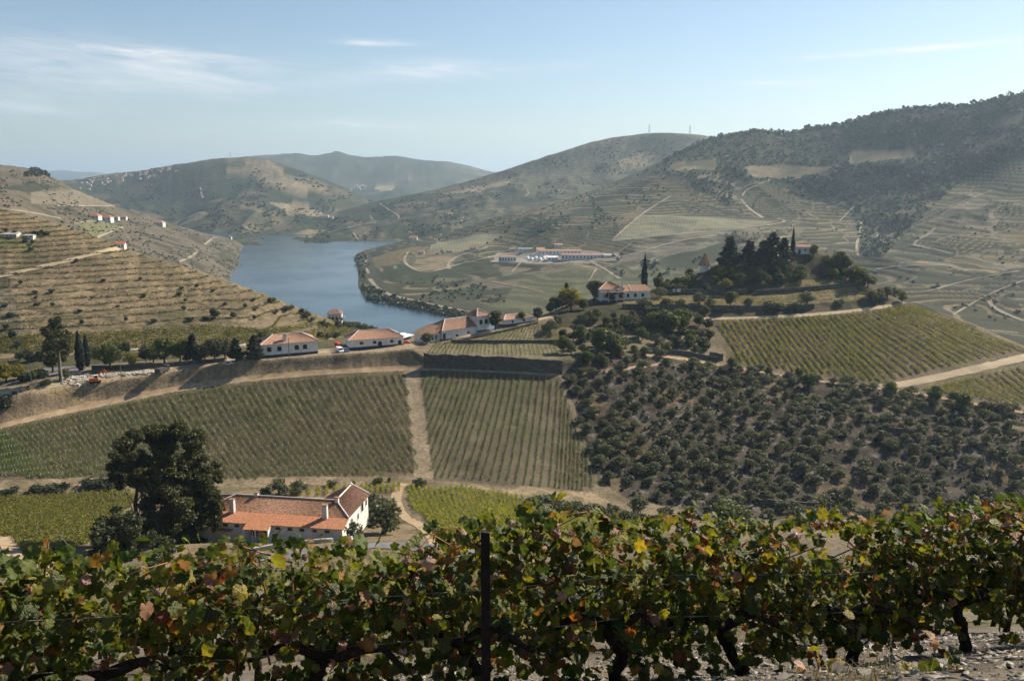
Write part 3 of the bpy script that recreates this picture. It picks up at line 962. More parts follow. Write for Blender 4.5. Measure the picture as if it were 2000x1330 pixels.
FC = [(.038, .05, .027), (.08, .082, .046), (.175, .15, .10)]
far_hill('middle_hill', M_ROWS, 460, [40, 40, 40, 6, 6], 380, 1800, 2500, 60, 201, [(.036, .048, .025), (.07, .074, .04), (.14, .125, .082)], [(300, lambda z: z - 90), (900, -20)])
far_hill('village_hill', G1_ROWS, 360, [60, 60, 6, 6], -100, 900, 3400, 120, 231, FC, [(400, lambda z: z - 120), (900, -20)])
far_hill('far_mountains', G2_ROWS, 300, [60, 60, 6, 6], 300, 1100, 6000, 200, 251, FC, [(700, lambda z: z - 150), (1500, -20)])
far_hill('horizon_mountains', G3_ROWS, 200, [14, 6, 6], -600, 1600, 14000, 120, 271, FC, [(1500, lambda z: z - 200), (2500, -20)])


# ---- base land sheet to the horizon and the river
def base_land():
    xs = np.linspace(-26000, 26000, 60); ys = np.linspace(-3000, 32000, 60)
    X, Y = np.meshgrid(xs, ys)
    Z = np.full(X.shape, -9.0)
    col = np.empty(X.shape + (3,)); col[:] = (.10, .10, .055)
    me = np_mesh('land', np.stack([X.ravel(), Y.ravel(), Z.ravel()], 1), grid_faces(60, 60), M['far'], True, col.reshape(-1, 3))
    tag(obj('land', me), kind='structure')


def river():
    m = bpy.data.materials.new('river_water')
    m.use_nodes = True
    w = NT(m.node_tree)
    b = w.n['Principled BSDF']
    b.inputs['Base Color'].default_value = (.022, .045, .062, 1)
    b.inputs['Roughness'].default_value = 0.12
    b.inputs['IOR'].default_value = 1.33
    pos = w.new('ShaderNodeNewGeometry').outputs['Position']
    mp = w.new('ShaderNodeMapping')
    mp.inputs['Scale'].default_value = (.35, .12, 1)
    w.l.new(pos, mp.inputs[0])
    n = w.noise(mp.outputs[0], 1.0, 4, .6)
    n2 = w.noise(pos, .01, 3, .6)
    bn = w.new('ShaderNodeBump')
    bn.inputs['Strength'].default_value = .55
    bn.inputs['Distance'].default_value = .5
    w.l.new(n, bn.inputs['Height'])
    w.l.new(bn.outputs[0], b.inputs['Normal'])
    w.l.new(w.map(n2, .35, .65, .10, .22), b.inputs['Roughness'])
    xs = np.linspace(-1500, 900, 40); ys = np.linspace(560, 3000, 40)
    X, Y = np.meshgrid(xs, ys)
    me = np_mesh('river', np.stack([X.ravel(), Y.ravel(), np.zeros(X.size)], 1), grid_faces(40, 40), m)
    o = tag(obj('river', me), kind='structure')
    PATCH['river'] = BVHTree.FromPolygons(np.stack([X.ravel(), Y.ravel(), np.zeros(X.size)], 1).tolist(), grid_faces(40, 40).tolist())


base_land()
river()


def haze():
    m = bpy.data.materials.new('valley_haze')
    m.use_nodes = True
    w = NT(m.node_tree)
    w.n.remove(w.n['Principled BSDF'])
    v = w.new('ShaderNodeVolumePrincipled')
    v.inputs['Color'].default_value = (.58, .79, 1.0, 1)
    v.inputs['Density'].default_value = 0.74e-4
    v.inputs['Anisotropy'].default_value = .3
    w.l.new(v.outputs[0], w.n['Material Output'].inputs['Volume'])
    mb = MB().box(-25500, 25500, -2900, 31500, -25, 700)
    o = mb.build('haze', m)
    tag(o, 'thin pale blue haze filling the valley air', 'haze', kind='stuff')


haze()
# ------------------------------------------------------------------ vegetation
M['olive_leaf'] = leaf_mat('olive_foliage', [(0, (.055, .066, .034)), (.5, (.095, .108, .06)), (1, (.15, .16, .098))], .3)
M['green_leaf'] = leaf_mat('broadleaf_foliage', [(0, (.045, .065, .018)), (.5, (.085, .11, .028)), (1, (.14, .16, .04))], .35)
M['dark_leaf'] = leaf_mat('conifer_foliage', [(0, (.014, .022, .012)), (.6, (.026, .038, .018)), (1, (.05, .06, .026))], .12)
M['cypress_leaf'] = leaf_mat('cypress_foliage', [(0, (.010, .018, .009)), (1, (.026, .036, .016))], .08)
M['gum_leaf'] = leaf_mat('big_tree_foliage', [(0, (.024, .034, .013)), (.6, (.06, .07, .026)), (1, (.13, .12, .045))], .32)
M['yellow_leaf'] = leaf_mat('yellowing_foliage', [(0, (.10, .11, .02)), (.5, (.20, .19, .035)), (1, (.30, .24, .05))], .4)
M['bush_leaf'] = leaf_mat('bush_foliage', [(0, (.035, .045, .02)), (.5, (.06, .07, .03)), (1, (.10, .105, .05))], .25)
M['plum_leaf'] = leaf_mat('plum_foliage', [(0, (.04, .018, .02)), (1, (.10, .05, .05))], .25)
M['young_vine'] = leaf_mat('young_vine_foliage', [(0, (.06, .10, .016)), (.5, (.10, .145, .024)), (.85, (.145, .18, .034)), (1, (.24, .23, .06))], .4)
M['autumn_vine'] = leaf_mat('autumn_vine_foliage', [(0, (.085, .115, .016)), (.45, (.18, .20, .024)), (.8, (.28, .27, .038)), (.95, (.33, .25, .05)), (1, (.28, .13, .045))], .42)
M['yellow_vine'] = leaf_mat('yellow_green_vine_foliage', [(0, (.13, .165, .018)), (.5, (.235, .25, .03)), (.9, (.32, .30, .048)), (1, (.36, .30, .09))], .45)
M['terrace_vine'] = leaf_mat('terrace_vine_foliage', [(0, (.075, .085, .018)), (.5, (.125, .13, .026)), (1, (.20, .165, .04))], .3)
M['low_vine'] = leaf_mat('low_field_vine_foliage', [(0, (.06, .085, .018)), (.45, (.12, .135, .026)), (.8, (.20, .18, .035)), (1, (.28, .21, .06))], .4)
M['far_tree'] = leaf_mat('far_tree_foliage', [(0, (.032, .044, .02)), (.5, (.05, .062, .03)), (1, (.085, .09, .048))], .1)


def quads(c, nrm, size, rng, aspect=1.0):
    """small leaf-sprig faces at centres c, facing nrm"""
    n = len(c)
    nrm = nrm / np.maximum(np.linalg.norm(nrm, axis=1, keepdims=True), 1e-6)
    r = rng.normal(size=(n, 3))
    a = np.cross(nrm, r); a /= np.maximum(np.linalg.norm(a, axis=1, keepdims=True), 1e-6)
    b = np.cross(nrm, a)
    s = (size * rng.uniform(.6, 1.3, n))[:, None] * .5
    p = np.stack([c - a * s, c - b * s * aspect * .8, c + a * s, c + b * s * aspect], 1).reshape(-1, 3)
    f = np.arange(n * 4).reshape(n, 4)
    return p, f


def blob_pts(rng, blobs, n, shell=.55):
    """points spread through a set of ellipsoids, denser at their skins; returns points and outward directions"""
    vol = np.array([b[3] * b[4] * b[5] for b in blobs]) ** .7
    k = rng.choice(len(blobs), n, p=vol / vol.sum())
    B = np.array(blobs)[k]
    d = rng.normal(size=(n, 3)); d /= np.linalg.norm(d, axis=1, keepdims=True)
    rad = (shell + (1 - shell) * rng.uniform(0, 1, n) ** .5)[:, None] * (1 + .12 * rng.normal(size=(n, 1)))
    return B[:, :3] + d * rad * B[:, 3:6], d


def crown(name, seed, blobs, n, size, m, shell=.55, out=.8):
    rng = np.random.default_rng(seed)
    c, d = blob_pts(rng, blobs, n, shell)
    p, f = quads(c, d * out + rng.normal(size=c.shape) * .7, size, rng)
    return np_mesh(name, p, f, m)


def rnd_blobs(seed, n, R_, H0, H1, size, flat=.75, taper=None):
    r = random.Random(seed)
    bl = []
    for k in range(n):
        t = (k + .5) / n
        z = H0 + (H1 - H0) * (r.uniform(0, 1) if not taper else (k + r.random()) / n)
        tt = (z - H0) / max(H1 - H0, .01)
        rr = R_ * (taper(tt) if taper else math.sqrt(max(.05, 1 - (2 * tt - .9) ** 2)))
        a = k * 2.4 + r.uniform(-.5, .5)
        q = rr * math.sqrt(r.uniform(.05, 1))
        s = size * r.uniform(.75, 1.25) * (.4 + .6 * min(1, rr / R_) if taper else 1)
        bl.append((q * math.cos(a), q * math.sin(a), z, s, s, s * flat))
    return bl


def trunk_mesh(name, h, r0, seed, m, limbs=4, spread=1.0, lean=.1, start=.45, top=1.0):
    r = random.Random(seed)
    mb = MB()
    pts = [(0, 0, -.4)]
    x = y = 0
    for k in range(1, 5):
        x += r.uniform(-lean, lean) * h * .25; y += r.uniform(-lean, lean) * h * .25
        pts.append((x, y, h * k / 4 * top))
    mb.tube(pts, [r0 * 1.35, r0, r0 * .8, r0 * .6, r0 * .3], 7)
    for k in range(limbs):
        t = start + (1 - start) * (k + r.random()) / limbs * .8
        i = min(3, int(t * 4)); fr = t * 4 - i
        b = Vector(pts[i]).lerp(Vector(pts[i + 1]), fr)
        a = k * 2.4 + r.uniform(-.4, .4)
        L = spread * r.uniform(.6, 1.1)
        e = b + Vector((math.cos(a) * L, math.sin(a) * L, L * r.uniform(.35, .8)))
        mid = b.lerp(e, .5) + Vector((0, 0, -.06 * L))
        mb.tube([b, mid, e], [r0 * .5, r0 * .35, r0 * .12], 5)
    return mb.mesh(name, m, True)


# prototypes: (trunk mesh, crown mesh, nominal height)
PROTO = {}
for k in range(6):
    bl = rnd_blobs(300 + k, 10 + k, 1.75, 1.15, 3.1, .8, .85)
    PROTO['olive%d' % k] = (trunk_mesh('olive_trunk', 2.4, .2, 310 + k, M['bark_pale'], 5, 1.5, .3, .35), crown('olive_crown', 320 + k, bl, 1150, .34, M['olive_leaf']), 4.0)
for k in range(4):
    bl = rnd_blobs(340 + k, 15, 2.6, 2.4, 6.2, 1.35, .8)
    PROTO['round%d' % k] = (trunk_mesh('round_trunk', 5.0, .24, 350 + k, M['bark'], 7, 2.2, .12, .3), crown('round_crown', 360 + k, bl, 2600, .5, M['green_leaf']), 7.5)
    PROTO['holm%d' % k] = (PROTO['round%d' % k][0], crown('holm_crown', 365 + k, bl, 2800, .5, M['bush_leaf']), 7.5)
    PROTO['yellow%d' % k] = (PROTO['round%d' % k][0], crown('yellow_crown', 370 + k, bl, 2000, .5, M['yellow_leaf']), 7.5)
for k in range(3):
    bl = rnd_blobs(380 + k, 34, 3.6, 1.6, 13.5, 1.45, .6, taper=lambda t: (1.05 - t) ** .8 + .04)
    PROTO['cedar%d' % k] = (trunk_mesh('conifer_trunk', 14.0, .35, 385 + k, M['bark'], 10, 2.4, .02, .15), crown('conifer_crown', 390 + k, bl, 6500, .62, M['dark_leaf']), 15.0)
for k in range(2):
    bl = [(.08 * math.sin(z * 2.1 + k), .08 * math.cos(z * 1.7), z, w_, w_, 1.1) for z in np.linspace(1.0, 13.2, 16) for w_ in [1.05 * math.sin(math.pi * min(.97, (z + .6) / 14.6) ** .75) + .12]]
    PROTO['cypress%d' % k] = (trunk_mesh('cypress_trunk', 12.0, .2, 400 + k, M['bark'], 2, .5, .01, .3), crown('cypress_crown', 402 + k, bl, 5200, .4, M['cypress_leaf'], .7), 14.3)
for k in range(4):
    bl = rnd_blobs(420 + k, 7, .95, .45, 1.35, .62, .8)
    PROTO['bush%d' % k] = (trunk_mesh('bush_stem', 1.1, .06, 424 + k, M['bark'], 5, .7, .1, .1), crown('bush_crown', 428 + k, bl, 700, .26, M['bush_leaf']), 2.0)
    PROTO['dbush%d' % k] = (PROTO['bush%d' % k][0], crown('dark_bush_crown', 432 + k, bl, 800, .26, M['dark_leaf']), 2.0)
for k in range(2):
    bl = rnd_blobs(440 + k, 24, 4.4, 6.0, 18.0, 1.7, .7, taper=lambda t: .35 + .75 * math.sin(math.pi * min(1, t + .12)))
    PROTO['gum%d' % k] = (trunk_mesh('gum_trunk', 18, .38, 444 + k, M['bark_pale'], 12, 3.8, .05, .3), crown('gum_crown', 448 + k, bl, 5200, .6, M['gum_leaf'], .5), 19.5)
bl = rnd_blobs(460, 10, 2.0, 1.0, 3.4, 1.0, .8)
PROTO['plum0'] = (trunk_mesh('plum_trunk', 3, .12, 461, M['bark'], 5, 1.4, .1, .3), crown('plum_crown', 462, bl, 1600, .4, M['plum_leaf']), 4.4)


def plant(proto, name, label, cat, p, h, group=None, wide=1.0, seed=None):
    tr, cr, h0 = PROTO[proto]
    s = h / h0
    r = rnd if seed is None else random.Random(seed)
    t = thing(name, label, cat, (p[0], p[1], p[2]), r.uniform(0, 6.28), group, (s * wide, s * wide, s))
    obj('trunk', tr, t)
    obj('crown', cr, t)
    return t


def plant_px(proto, name, label, cat, u, v, hpx, group=None, wide=1.0, names=None):
    """tree whose foot is at pixel (u, v) and that stands hpx photograph pixels tall there"""
    p = hit_below(u, v, names)
    if p is None:
        return None
    h = hpx / F * (p.y * CP - (p.z - HC) * SP)
    return plant(proto, name, label, cat, p, h, group, wide)


# ---- vine rows: each row is one thing (a line of clumps of leaves with stakes)
def vine_row(name, label, group, pts, m, width, height, per_m, size, seed, stake=0.0, gap=0.0, base=.1, clump=1.0):
    """pts: ground points along the row (already on the terrain)"""
    P = np.array(pts)
    seg = np.linalg.norm(np.diff(P, axis=0), axis=1)
    s = np.concatenate([[0], np.cumsum(seg)])
    L = s[-1]
    if L < 2:
        return None
    rng = np.random.default_rng(seed)
    n = max(6, int(L * per_m))
    q = rng.uniform(0, L, n)
    if clump:                                 # leaves gather round plants set every clump metres
        q = np.round(q / clump) * clump + rng.normal(0, .24 * clump, n)
        q = np.clip(q, 0, L)
    vig = .45 + .75 * vnoise(q * .35, q * 0 + seed * 3.1, 5)
    if gap > 0:
        keep = hash2(np.round(q / max(clump, .5)), np.zeros(n), seed) > gap
        q, vig = q[keep], vig[keep]
        n = len(q)
        if n < 4:
            return None
    c = np.stack([np.interp(q, s, P[:, k]) for k in range(3)], 1)
    c[:, :2] += rng.normal(0, width * .3, (n, 2))
    c[:, 2] += base + height * rng.uniform(.05, 1, n) * np.clip(vig, .4, 1.15)
    nr = rng.normal(size=(n, 3)); nr[:, 2] = np.abs(nr[:, 2]) + .3
    p, f = quads(c, nr, size, rng)
    if name is None:
        return p
    x, y, z = P[0]
    me = np_mesh('foliage', p - P[0].astype(np.float32), f, m)
    o = thing(name, label, 'vine row', (x, y, z), 0, group)
    obj('foliage', me, o)
    if stake > 0:
        mb = MB()
        k = 0
        while k * stake <= L:
            x, y, z = [np.interp(k * stake, s, P[:, j]) for j in range(3)]
            hh = height * 1.3 if k % 5 == 0 else .42
            mb.box(x - .05, x + .05, y - .05, y + .05, z - .1, z + hh)
            k += 1
        tag(mb.build('stakes', M['stake'], o, loc=(-P[0][0], -P[0][1], -P[0][2])), kind='stuff')
    return o


M['stake'] = mat('vine_guard', (.40, .46, .38), .8, .15, 3)


def ground_line(a, b, n, names):
    """points on the terrain along the straight plan line a-b"""
    out = []
    for k in range(n + 1):
        t = k / n
        x, y = a[0] + (b[0] - a[0]) * t, a[1] + (b[1] - a[1]) * t
        z = drop(x, y, names)
        if z is not None:
            out.append((x, y, z))
    return out


def field_rows(name, label, group, top, bot, nrows, poly, m, width, height, per_m, size, seed, stake=0, gap=0, clump=1.0, names=('valley_ground',), jit=.05):
    """rows between matching points of two pixel polylines; clipped to a pixel polygon"""
    tu = [p[0] for p in top]; bu = [p[0] for p in bot]
    cnt = 0
    mass = []
    for k in range(nrows):
        f = (k + .5 + rnd.uniform(-jit, jit)) / nrows * (len(top) - 1)
        i = min(int(f), len(top) - 2); fr = f - i
        a = (top[i][0] + (top[i + 1][0] - top[i][0]) * fr, top[i][1] + (top[i + 1][1] - top[i][1]) * fr)
        b = (bot[i][0] + (bot[i + 1][0] - bot[i][0]) * fr, bot[i][1] + (bot[i + 1][1] - bot[i][1]) * fr)
        pa, pb = hit(a[0], a[1], names), hit(b[0], b[1], names)
        if pa is None or pb is None:
            continue
        L = (pb - pa).length
        line = ground_line(pa, pb, max(6, int(L / 3)), names)
        if not line:
            continue
        arr = np.array(line)
        U0, V0 = proj(arr[:, 0], arr[:, 1], arr[:, 2])
        ok = in_poly(U0, V0, poly) if poly else np.ones(len(arr), bool)
        # longest run inside the field
        best, cur = [], []
        for j in range(len(arr)):
            if ok[j]:
                cur.append(line[j])
            else:
                if len(cur) > len(best): best = cur
                cur = []
        if len(cur) > len(best): best = cur
        if len(best) >= 2:
            cnt += 1
            no = nrows - k if label.endswith('~R') else cnt
            lab = label.replace('~R', '').replace('#', nth(no))
            p = vine_row(name, lab, group, best, m, width, height, per_m, size, seed + k, stake, gap, .1, clump)
            if name is None and p is not None:
                mass.append(p)
    if name is None:                          # rows too dense to tell apart: one mass of vines
        p = np.concatenate(mass)
        tag(obj('vineyard_foliage', np_mesh('vineyard_foliage', p, np.arange(len(p)).reshape(-1, 4), m)), label, 'vines', kind='stuff')


# central field, either side of the bare strip
field_rows('vine_row', '# thin row of young staked vines counting left from the bare strip~R', 'rows of young vines left of the bare strip',
           [(-110, 860), (0, 834), (230, 782), (500, 737), (798, 722)], [(-60, 945), (110, 940), (335, 936), (640, 936), (920, 936)], 84, P_FIELD_L,
           M['young_vine'], .40, 1.05, 30, .29, 1000, 1.1, .05, .6)
field_rows('vine_row', '# thin row of young vines counting right from the bare strip toward the olives', 'rows of young vines right of the bare strip',
           [(822, 722), (950, 727), (1098, 735), (1180, 745)], [(715, 940), (880, 940), (1080, 960), (1185, 970)], 36, P_FIELD_R,
           M['young_vine'], .38, .95, 26, .28, 2000, 1.1, .08, .7)
# vineyard on the right shoulder of the knoll
field_rows('vine_row', '# yellowing vine row from the left on the slope below the knoll track', 'yellowing vine rows on the right slope',
           [(1392, 624), (1500, 618), (1600, 613), (1700, 603), (1778, 594)], [(1452, 724), (1590, 742), (1735, 752), (1885, 716), (2030, 684)], 38, P_VINE_R,
           M['autumn_vine'], .75, 1.5, 32, .42, 3000, 0, .04)
field_rows('vine_row', '# short yellowing vine row at the falling edge of the right slope', 'yellowing vine rows on the right slope edge',
           [(1782, 596), (1860, 622), (1940, 652), (2000, 675)], [(2040, 684), (2130, 676), (2170, 680), (2190, 695)], 18, P_VINE_R,
           M['autumn_vine'], .75, 1.5, 32, .42, 3200, 0, .04)
field_rows('vine_row', '# yellowing vine row from the tip of the wedge under the dirt road', 'vine rows in the wedge under the dirt road',
           [(1792, 762), (1880, 742), (2010, 714)], [(1850, 776), (1990, 800), (2140, 830)], 18, P_VINE_R2,
           M['autumn_vine'], .75, 1.5, 32, .4, 3400, 0, .04)
# bright field right of the house, lower-left field
field_rows(None, 'dense yellow green vines filling the field right of the farmhouse track', 'vine rows in the bright field by the farmhouse',
           [(770, 952), (900, 946), (1010, 964), (1180, 996), (1310, 1018)], [(850, 1040), (960, 1062), (1080, 1072), (1240, 1078), (1380, 1080)], 50, P_YEL,
           M['yellow_vine'], .8, 1.25, 26, .36, 4000, 0, .02)
field_rows(None, 'dense leafy vines filling the field left of the big tree', 'vine rows in the lower left field',
           [(-260, 976), (0, 966), (130, 960), (264, 954)], [(-330, 1085), (-30, 1082), (110, 1090), (250, 1086)], 58, P_LOW,
           M['low_vine'], .8, 1.2, 22, .36, 4200, 0, .03)
# strip of vines behind the farmhouse
field_rows('vine_row', '# short leafy vine row from the left behind the farmhouse roof', 'short vine rows behind the farmhouse',
           [(560, 955), (700, 950), (785, 946)], [(560, 972), (700, 966), (785, 960)], 16, None,
           M['yellow_vine'], .8, 1.3, 22, .4, 4400, 0, .05)
# two walled plots by the long building
field_rows(None, 'small vines filling the walled plot above the dark wall', 'vine rows in the lower walled plot',
           [(850, 670), (960, 672), (1085, 672)], [(832, 690), (960, 694), (1095, 696)], 30, None, M['young_vine'], .4, .8, 9, .3, 4500, 0, .05)
field_rows(None, 'small vines filling the walled plot beside the rising road', 'vine rows in the upper walled plot',
           [(960, 655), (1020, 638), (1060, 632), (1090, 640)], [(940, 664), (1000, 666), (1050, 667), (1092, 667)], 20, None, M['young_vine'], .4, .8, 9, .3, 4600, 0, .05)
# narrow terraces below the knoll house
for k, (a, b) in enumerate([((1222, 582), (1480, 582)), ((1220, 587), (1470, 588)), ((1218, 593), (1450, 594)), ((1490, 584), (1690, 566)), ((1470, 590), (1695, 574)), ((1460, 596), (1690, 582)), ((1535, 556), (1680, 547)), ((1530, 561), (1685, 552))]):
    pa, pb = hit(*a, ['valley_ground']), hit(*b, ['valley_ground'])
    if pa and pb:
        vine_row('vine_row', nth(k + 1) + ' straggling yellow vine row, counting terraces up the wooded knoll', 'vine rows on the knoll terraces', ground_line(pa, pb, 30, ['valley_ground']), M['yellow_vine'], .8, .9, 7, .45, 4700 + k, 0, .25)


# contour rows on the terraced hill: follow the lip of each terrace
def contour_rows():
    n = 0
    hits = {}
    P, Cu = [], []
    for u in np.arange(-120, 742, 6):
        top = np.interp(u, [-500, 0, 240, 500, 760], [300, 405, 478, 570, 660])
        low = np.interp(u, [-500, 30, 200, 420, 520, 600, 760], [650, 655, 648, 632, 645, 640, 655])
        for v in np.arange(low, top, -.75):
            p = hit(u, v, ['terraced_hill'])
            if p is not None:
                P.append(p); Cu.append(u)
    A = np.array([tuple(p) for p in P])
    Q = np.floor((A[:, 2] + (fbm(A[:, 0] * .012, A[:, 1] * .012, 117, 3) - .5) * 5) / TER_P + .10).astype(int)
    for k in range(1, len(P)):
        if Cu[k] == Cu[k - 1] and Q[k] > Q[k - 1]:
            hits.setdefault(int(Q[k]), []).append((Cu[k], P[k]))
    q0 = min(hits)
    for q, ls in sorted(hits.items()):
        run = []
        runs = []
        for u, p in ls:
            if run and (u - run[-1][0] > 20 or (p - run[-1][1]).length > 26):
                runs.append(run); run = []
            run.append((u, p))
        runs.append(run)
        runs = [r for r in runs if len(r) >= 4]
        for j, r in enumerate(runs):
            part = '' if len(runs) == 1 else (', its %s stretch from the left' % nth(j + 1))
            pts = [(p.x, p.y, p.z) for u, p in r]
            vine_row('terrace_vine_row', 'dark green vine row on the %s terrace lip up the tan hill%s' % (nth(q - q0 + 1), part), 'contour vine rows on the terraced hill', pts, M['terrace_vine'], .9, 1.1, 12, .55, 5000 + n, 0, .05)
            n += 1
    return n


contour_rows()


# low vineyard band at the foot of the terraced hill: too small and many to count
def foot_band():
    rng = np.random.default_rng(77)
    pts = []
    for k in range(9000):
        u = rng.uniform(-60, 700)
        lo = np.interp(u, [-60, 30, 200, 420, 520, 600, 700], [655, 655, 650, 634, 646, 632, 640])
        hi = np.interp(u, [-60, 200, 420, 620, 700], [692, 684, 676, 668, 652])
        v = rng.uniform(lo, hi)
        v = lo + round((v - lo) / 3.0) * 3.0 + rng.normal(0, .3)
        p = hit(u, v, ['terraced_hill'])
        if p:
            pts.append(p)
    c = np.array(pts)
    c = np.repeat(c, 3, 0) + rng.normal(0, .4, (len(c) * 3, 3)) * np.array([1, .4, .3]) + np.array([0, 0, .6])
    nr = rng.normal(size=c.shape); nr[:, 2] = np.abs(nr[:, 2]) + .4
    p, f = quads(c, nr, .6, rng)
    tag(obj('hillfoot_vines', np_mesh('hillfoot_vines', p, f, M['terrace_vine'])), 'low yellow green vines covering the foot of the terraced hill', 'vines', kind='stuff')


foot_band()


# ---- olive grove
def olive_grove():
    n = 0
    sp = 6.85
    ang = R(8)
    for j in range(0, 24):
        line = []
        for i in range(-6, 40):
            x0 = 4 + i * sp + (j % 2) * sp * .5; y0 = 262 + j * sp * .92
            x = x0 * math.cos(ang) + (y0 - 300) * math.sin(ang) + rnd.uniform(-1.4, 1.4)
            y = y0 - (x0 - 80) * .03 + rnd.uniform(-1.3, 1.3)
            z = drop(x, y, ['valley_ground'])
            if z is None:
                continue
            u, v = proj(x, y, z)
            if u > 2020 or not in_poly(np.array([u]), np.array([v]), P_OLIVE)[0] or rnd.random() < .15:
                continue
            line.append((x, y, z))
        for i, p in enumerate(sorted(line)):
            plant('olive%d' % rnd.randrange(6), 'olive_tree', 'grey green olive, %s from the left in the %s line up the stony slope' % (nth(i + 1), nth(j + 1)), 'olive tree', p, rnd.uniform(2.9, 5.0), 'olives on the stony slope', rnd.uniform(1.2, 1.6))
            n += 1
    # upper part of the grove, behind the walls below the knoll house
    k = 0
    while k < 50:
        u = rnd.uniform(1090, 1405); v = rnd.uniform(600, 712)
        if not in_poly(np.array([u]), np.array([v]), [(1095, 712), (1105, 640), (1160, 612), (1220, 606), (1400, 622), (1405, 700), (1270, 692), (1180, 715)])[0]:
            continue
        p = hit(u, v, ['valley_ground'])
        kind = 'olive%d' % rnd.randrange(6) if rnd.random() < .8 else 'round%d' % rnd.randrange(4)
        if kind.startswith('olive'):
            plant(kind, 'olive_tree', 'olive tree in the dark grove between knoll house and stony slope', 'olive tree', p, rnd.uniform(3.4, 5.2), 'olive trees below the knoll house')
        else:
            plant(kind, 'almond_tree', 'bright green loose tree among the dark olives below the knoll house', 'tree', p, rnd.uniform(5.5, 8.5), 'green trees among the upper olives')
        k += 1
    k = 0
    while k < 46:                             # darker mixed trees thickening the top of the grove
        u = rnd.uniform(1095, 1400); v = rnd.uniform(596, 705)
        if not in_poly(np.array([u]), np.array([v]), [(1100, 705), (1100, 630), (1150, 605), (1220, 606), (1395, 620), (1395, 690), (1270, 685), (1180, 705)])[0]:
            continue
        p = hit(u, v, ['valley_ground'])
        plant(rnd.choice(['holm0', 'holm1', 'holm2', 'holm3', 'bush0', 'bush2']), 'grove_bush', 'dark bushy tree thickening the olive grove below the knoll house', 'tree', p, rnd.uniform(3.2, 6.0), 'dark bushy trees in the upper grove', 1.15)
        k += 1
    return n


olive_grove()
# ------------------------------------------------------------------ single trees and bushes
def tree_row(items, name, label, cat, group):
    for it in items:
        plant_px(it[0], name, label, cat, it[1], it[2], it[3], group, it[4] if len(it) > 4 else 1.0, ['valley_ground', 'terraced_hill'])


VG = ['valley_ground']
EH = ['terraced_hill']
plant_px('gum0', 'eucalyptus_tree', 'tall open eucalyptus beside the road bend, tallest of the roadside trees', 'tree', 118, 744, 136, names=VG, wide=.82)
plant_px('holm0', 'oak_tree', 'dark round oak at the foot of the tall eucalyptus', 'tree', 103, 728, 62, names=VG, wide=.9)
plant_px('cypress0', 'cypress_tree', 'taller of two dark cypresses by the road bend', 'cypress', 158, 724, 80, names=VG, wide=1.25)
plant_px('cypress1', 'cypress_tree', 'shorter cypress tucked behind its taller twin by the road bend', 'cypress', 171, 716, 66, names=VG, wide=1.25)
plant_px('round0', 'willow_tree', 'pale green loose tree right of the two cypresses', 'tree', 215, 722, 54, names=VG, wide=1.05)
plant_px('yellow1', 'fig_tree', 'low yellow green tree behind the rubble heap', 'tree', 258, 718, 32, names=VG, wide=1.1)
plant_px('olive1', 'olive_tree', 'small olive beside the lamp post at the road bend', 'olive tree', 129, 742, 24, names=VG)
tree_row([('round1', 322, 712, 55, .95), ('round3', 352, 708, 51, .9), ('round2', 300, 708, 37), ('holm3', 285, 708, 31)], 'lime_tree', 'leafy green roadside tree above the straw bank', 'tree', 'green roadside trees')
tree_row([('cedar0', 378, 708, 63, 1.1), ('cedar1', 462, 705, 51, 1.2), ('cedar2', 497, 702, 53, 1.25), ('cedar1', 508, 696, 39, 1.3)], 'cedar_tree', 'dark dense conifer in the roadside row', 'conifer', 'dark roadside conifers')
tree_row([('holm1', 420, 708, 49, 1.0), ('holm2', 400, 704, 37, 1.0), ('holm0', 440, 702, 41, 1.0)], 'oak_tree', 'dark round oak between the roadside conifers', 'tree', 'dark roadside oaks')
tree_row([('bush0', 232, 690, 20), ('holm1', 248, 692, 26), ('bush1', 285, 692, 24), ('holm2', 305, 688, 22), ('bush2', 330, 690, 20), ('holm3', 395, 694, 24), ('bush3', 430, 692, 22), ('bush0', 460, 690, 22), ('bush1', 200, 694, 18), ('bush2', 185, 690, 16)], 'hillfoot_bush', 'dark bush along the foot of the terraced hill', 'bush', 'bushes along the hill foot')
tree_row([('yellow0', 12, 748, 40, 1.2), ('yellow2', 36, 742, 34, 1.2), ('yellow3', -20, 760, 42, 1.2)], 'fruit_tree', 'yellowing fruit tree left of the road bend', 'tree', 'yellowing trees left of the road bend')
tree_row([('bush1', 60, 742, 22, 1.2), ('bush2', 78, 738, 20, 1.2), ('bush3', 92, 752, 15, 1.2), ('bush0', 48, 746, 20, 1.2)], 'roadside_bush', 'green bush on the verge left of the lamp post', 'bush', 'bushes left of the road bend')
plant_px('dbush1', 'verge_bush', 'large dark bush on the straw bank at the frame edge', 'bush', 4, 800, 34, names=VG, wide=1.2)
tree_row([('holm0', 55, 708, 26, 1.1), ('bush1', 72, 704, 20, 1.2), ('holm2', 38, 704, 18, 1.2)], 'dark_bush', 'dark round bush under the dry gully of the tan hill', 'bush', 'bushes below the dry gully')
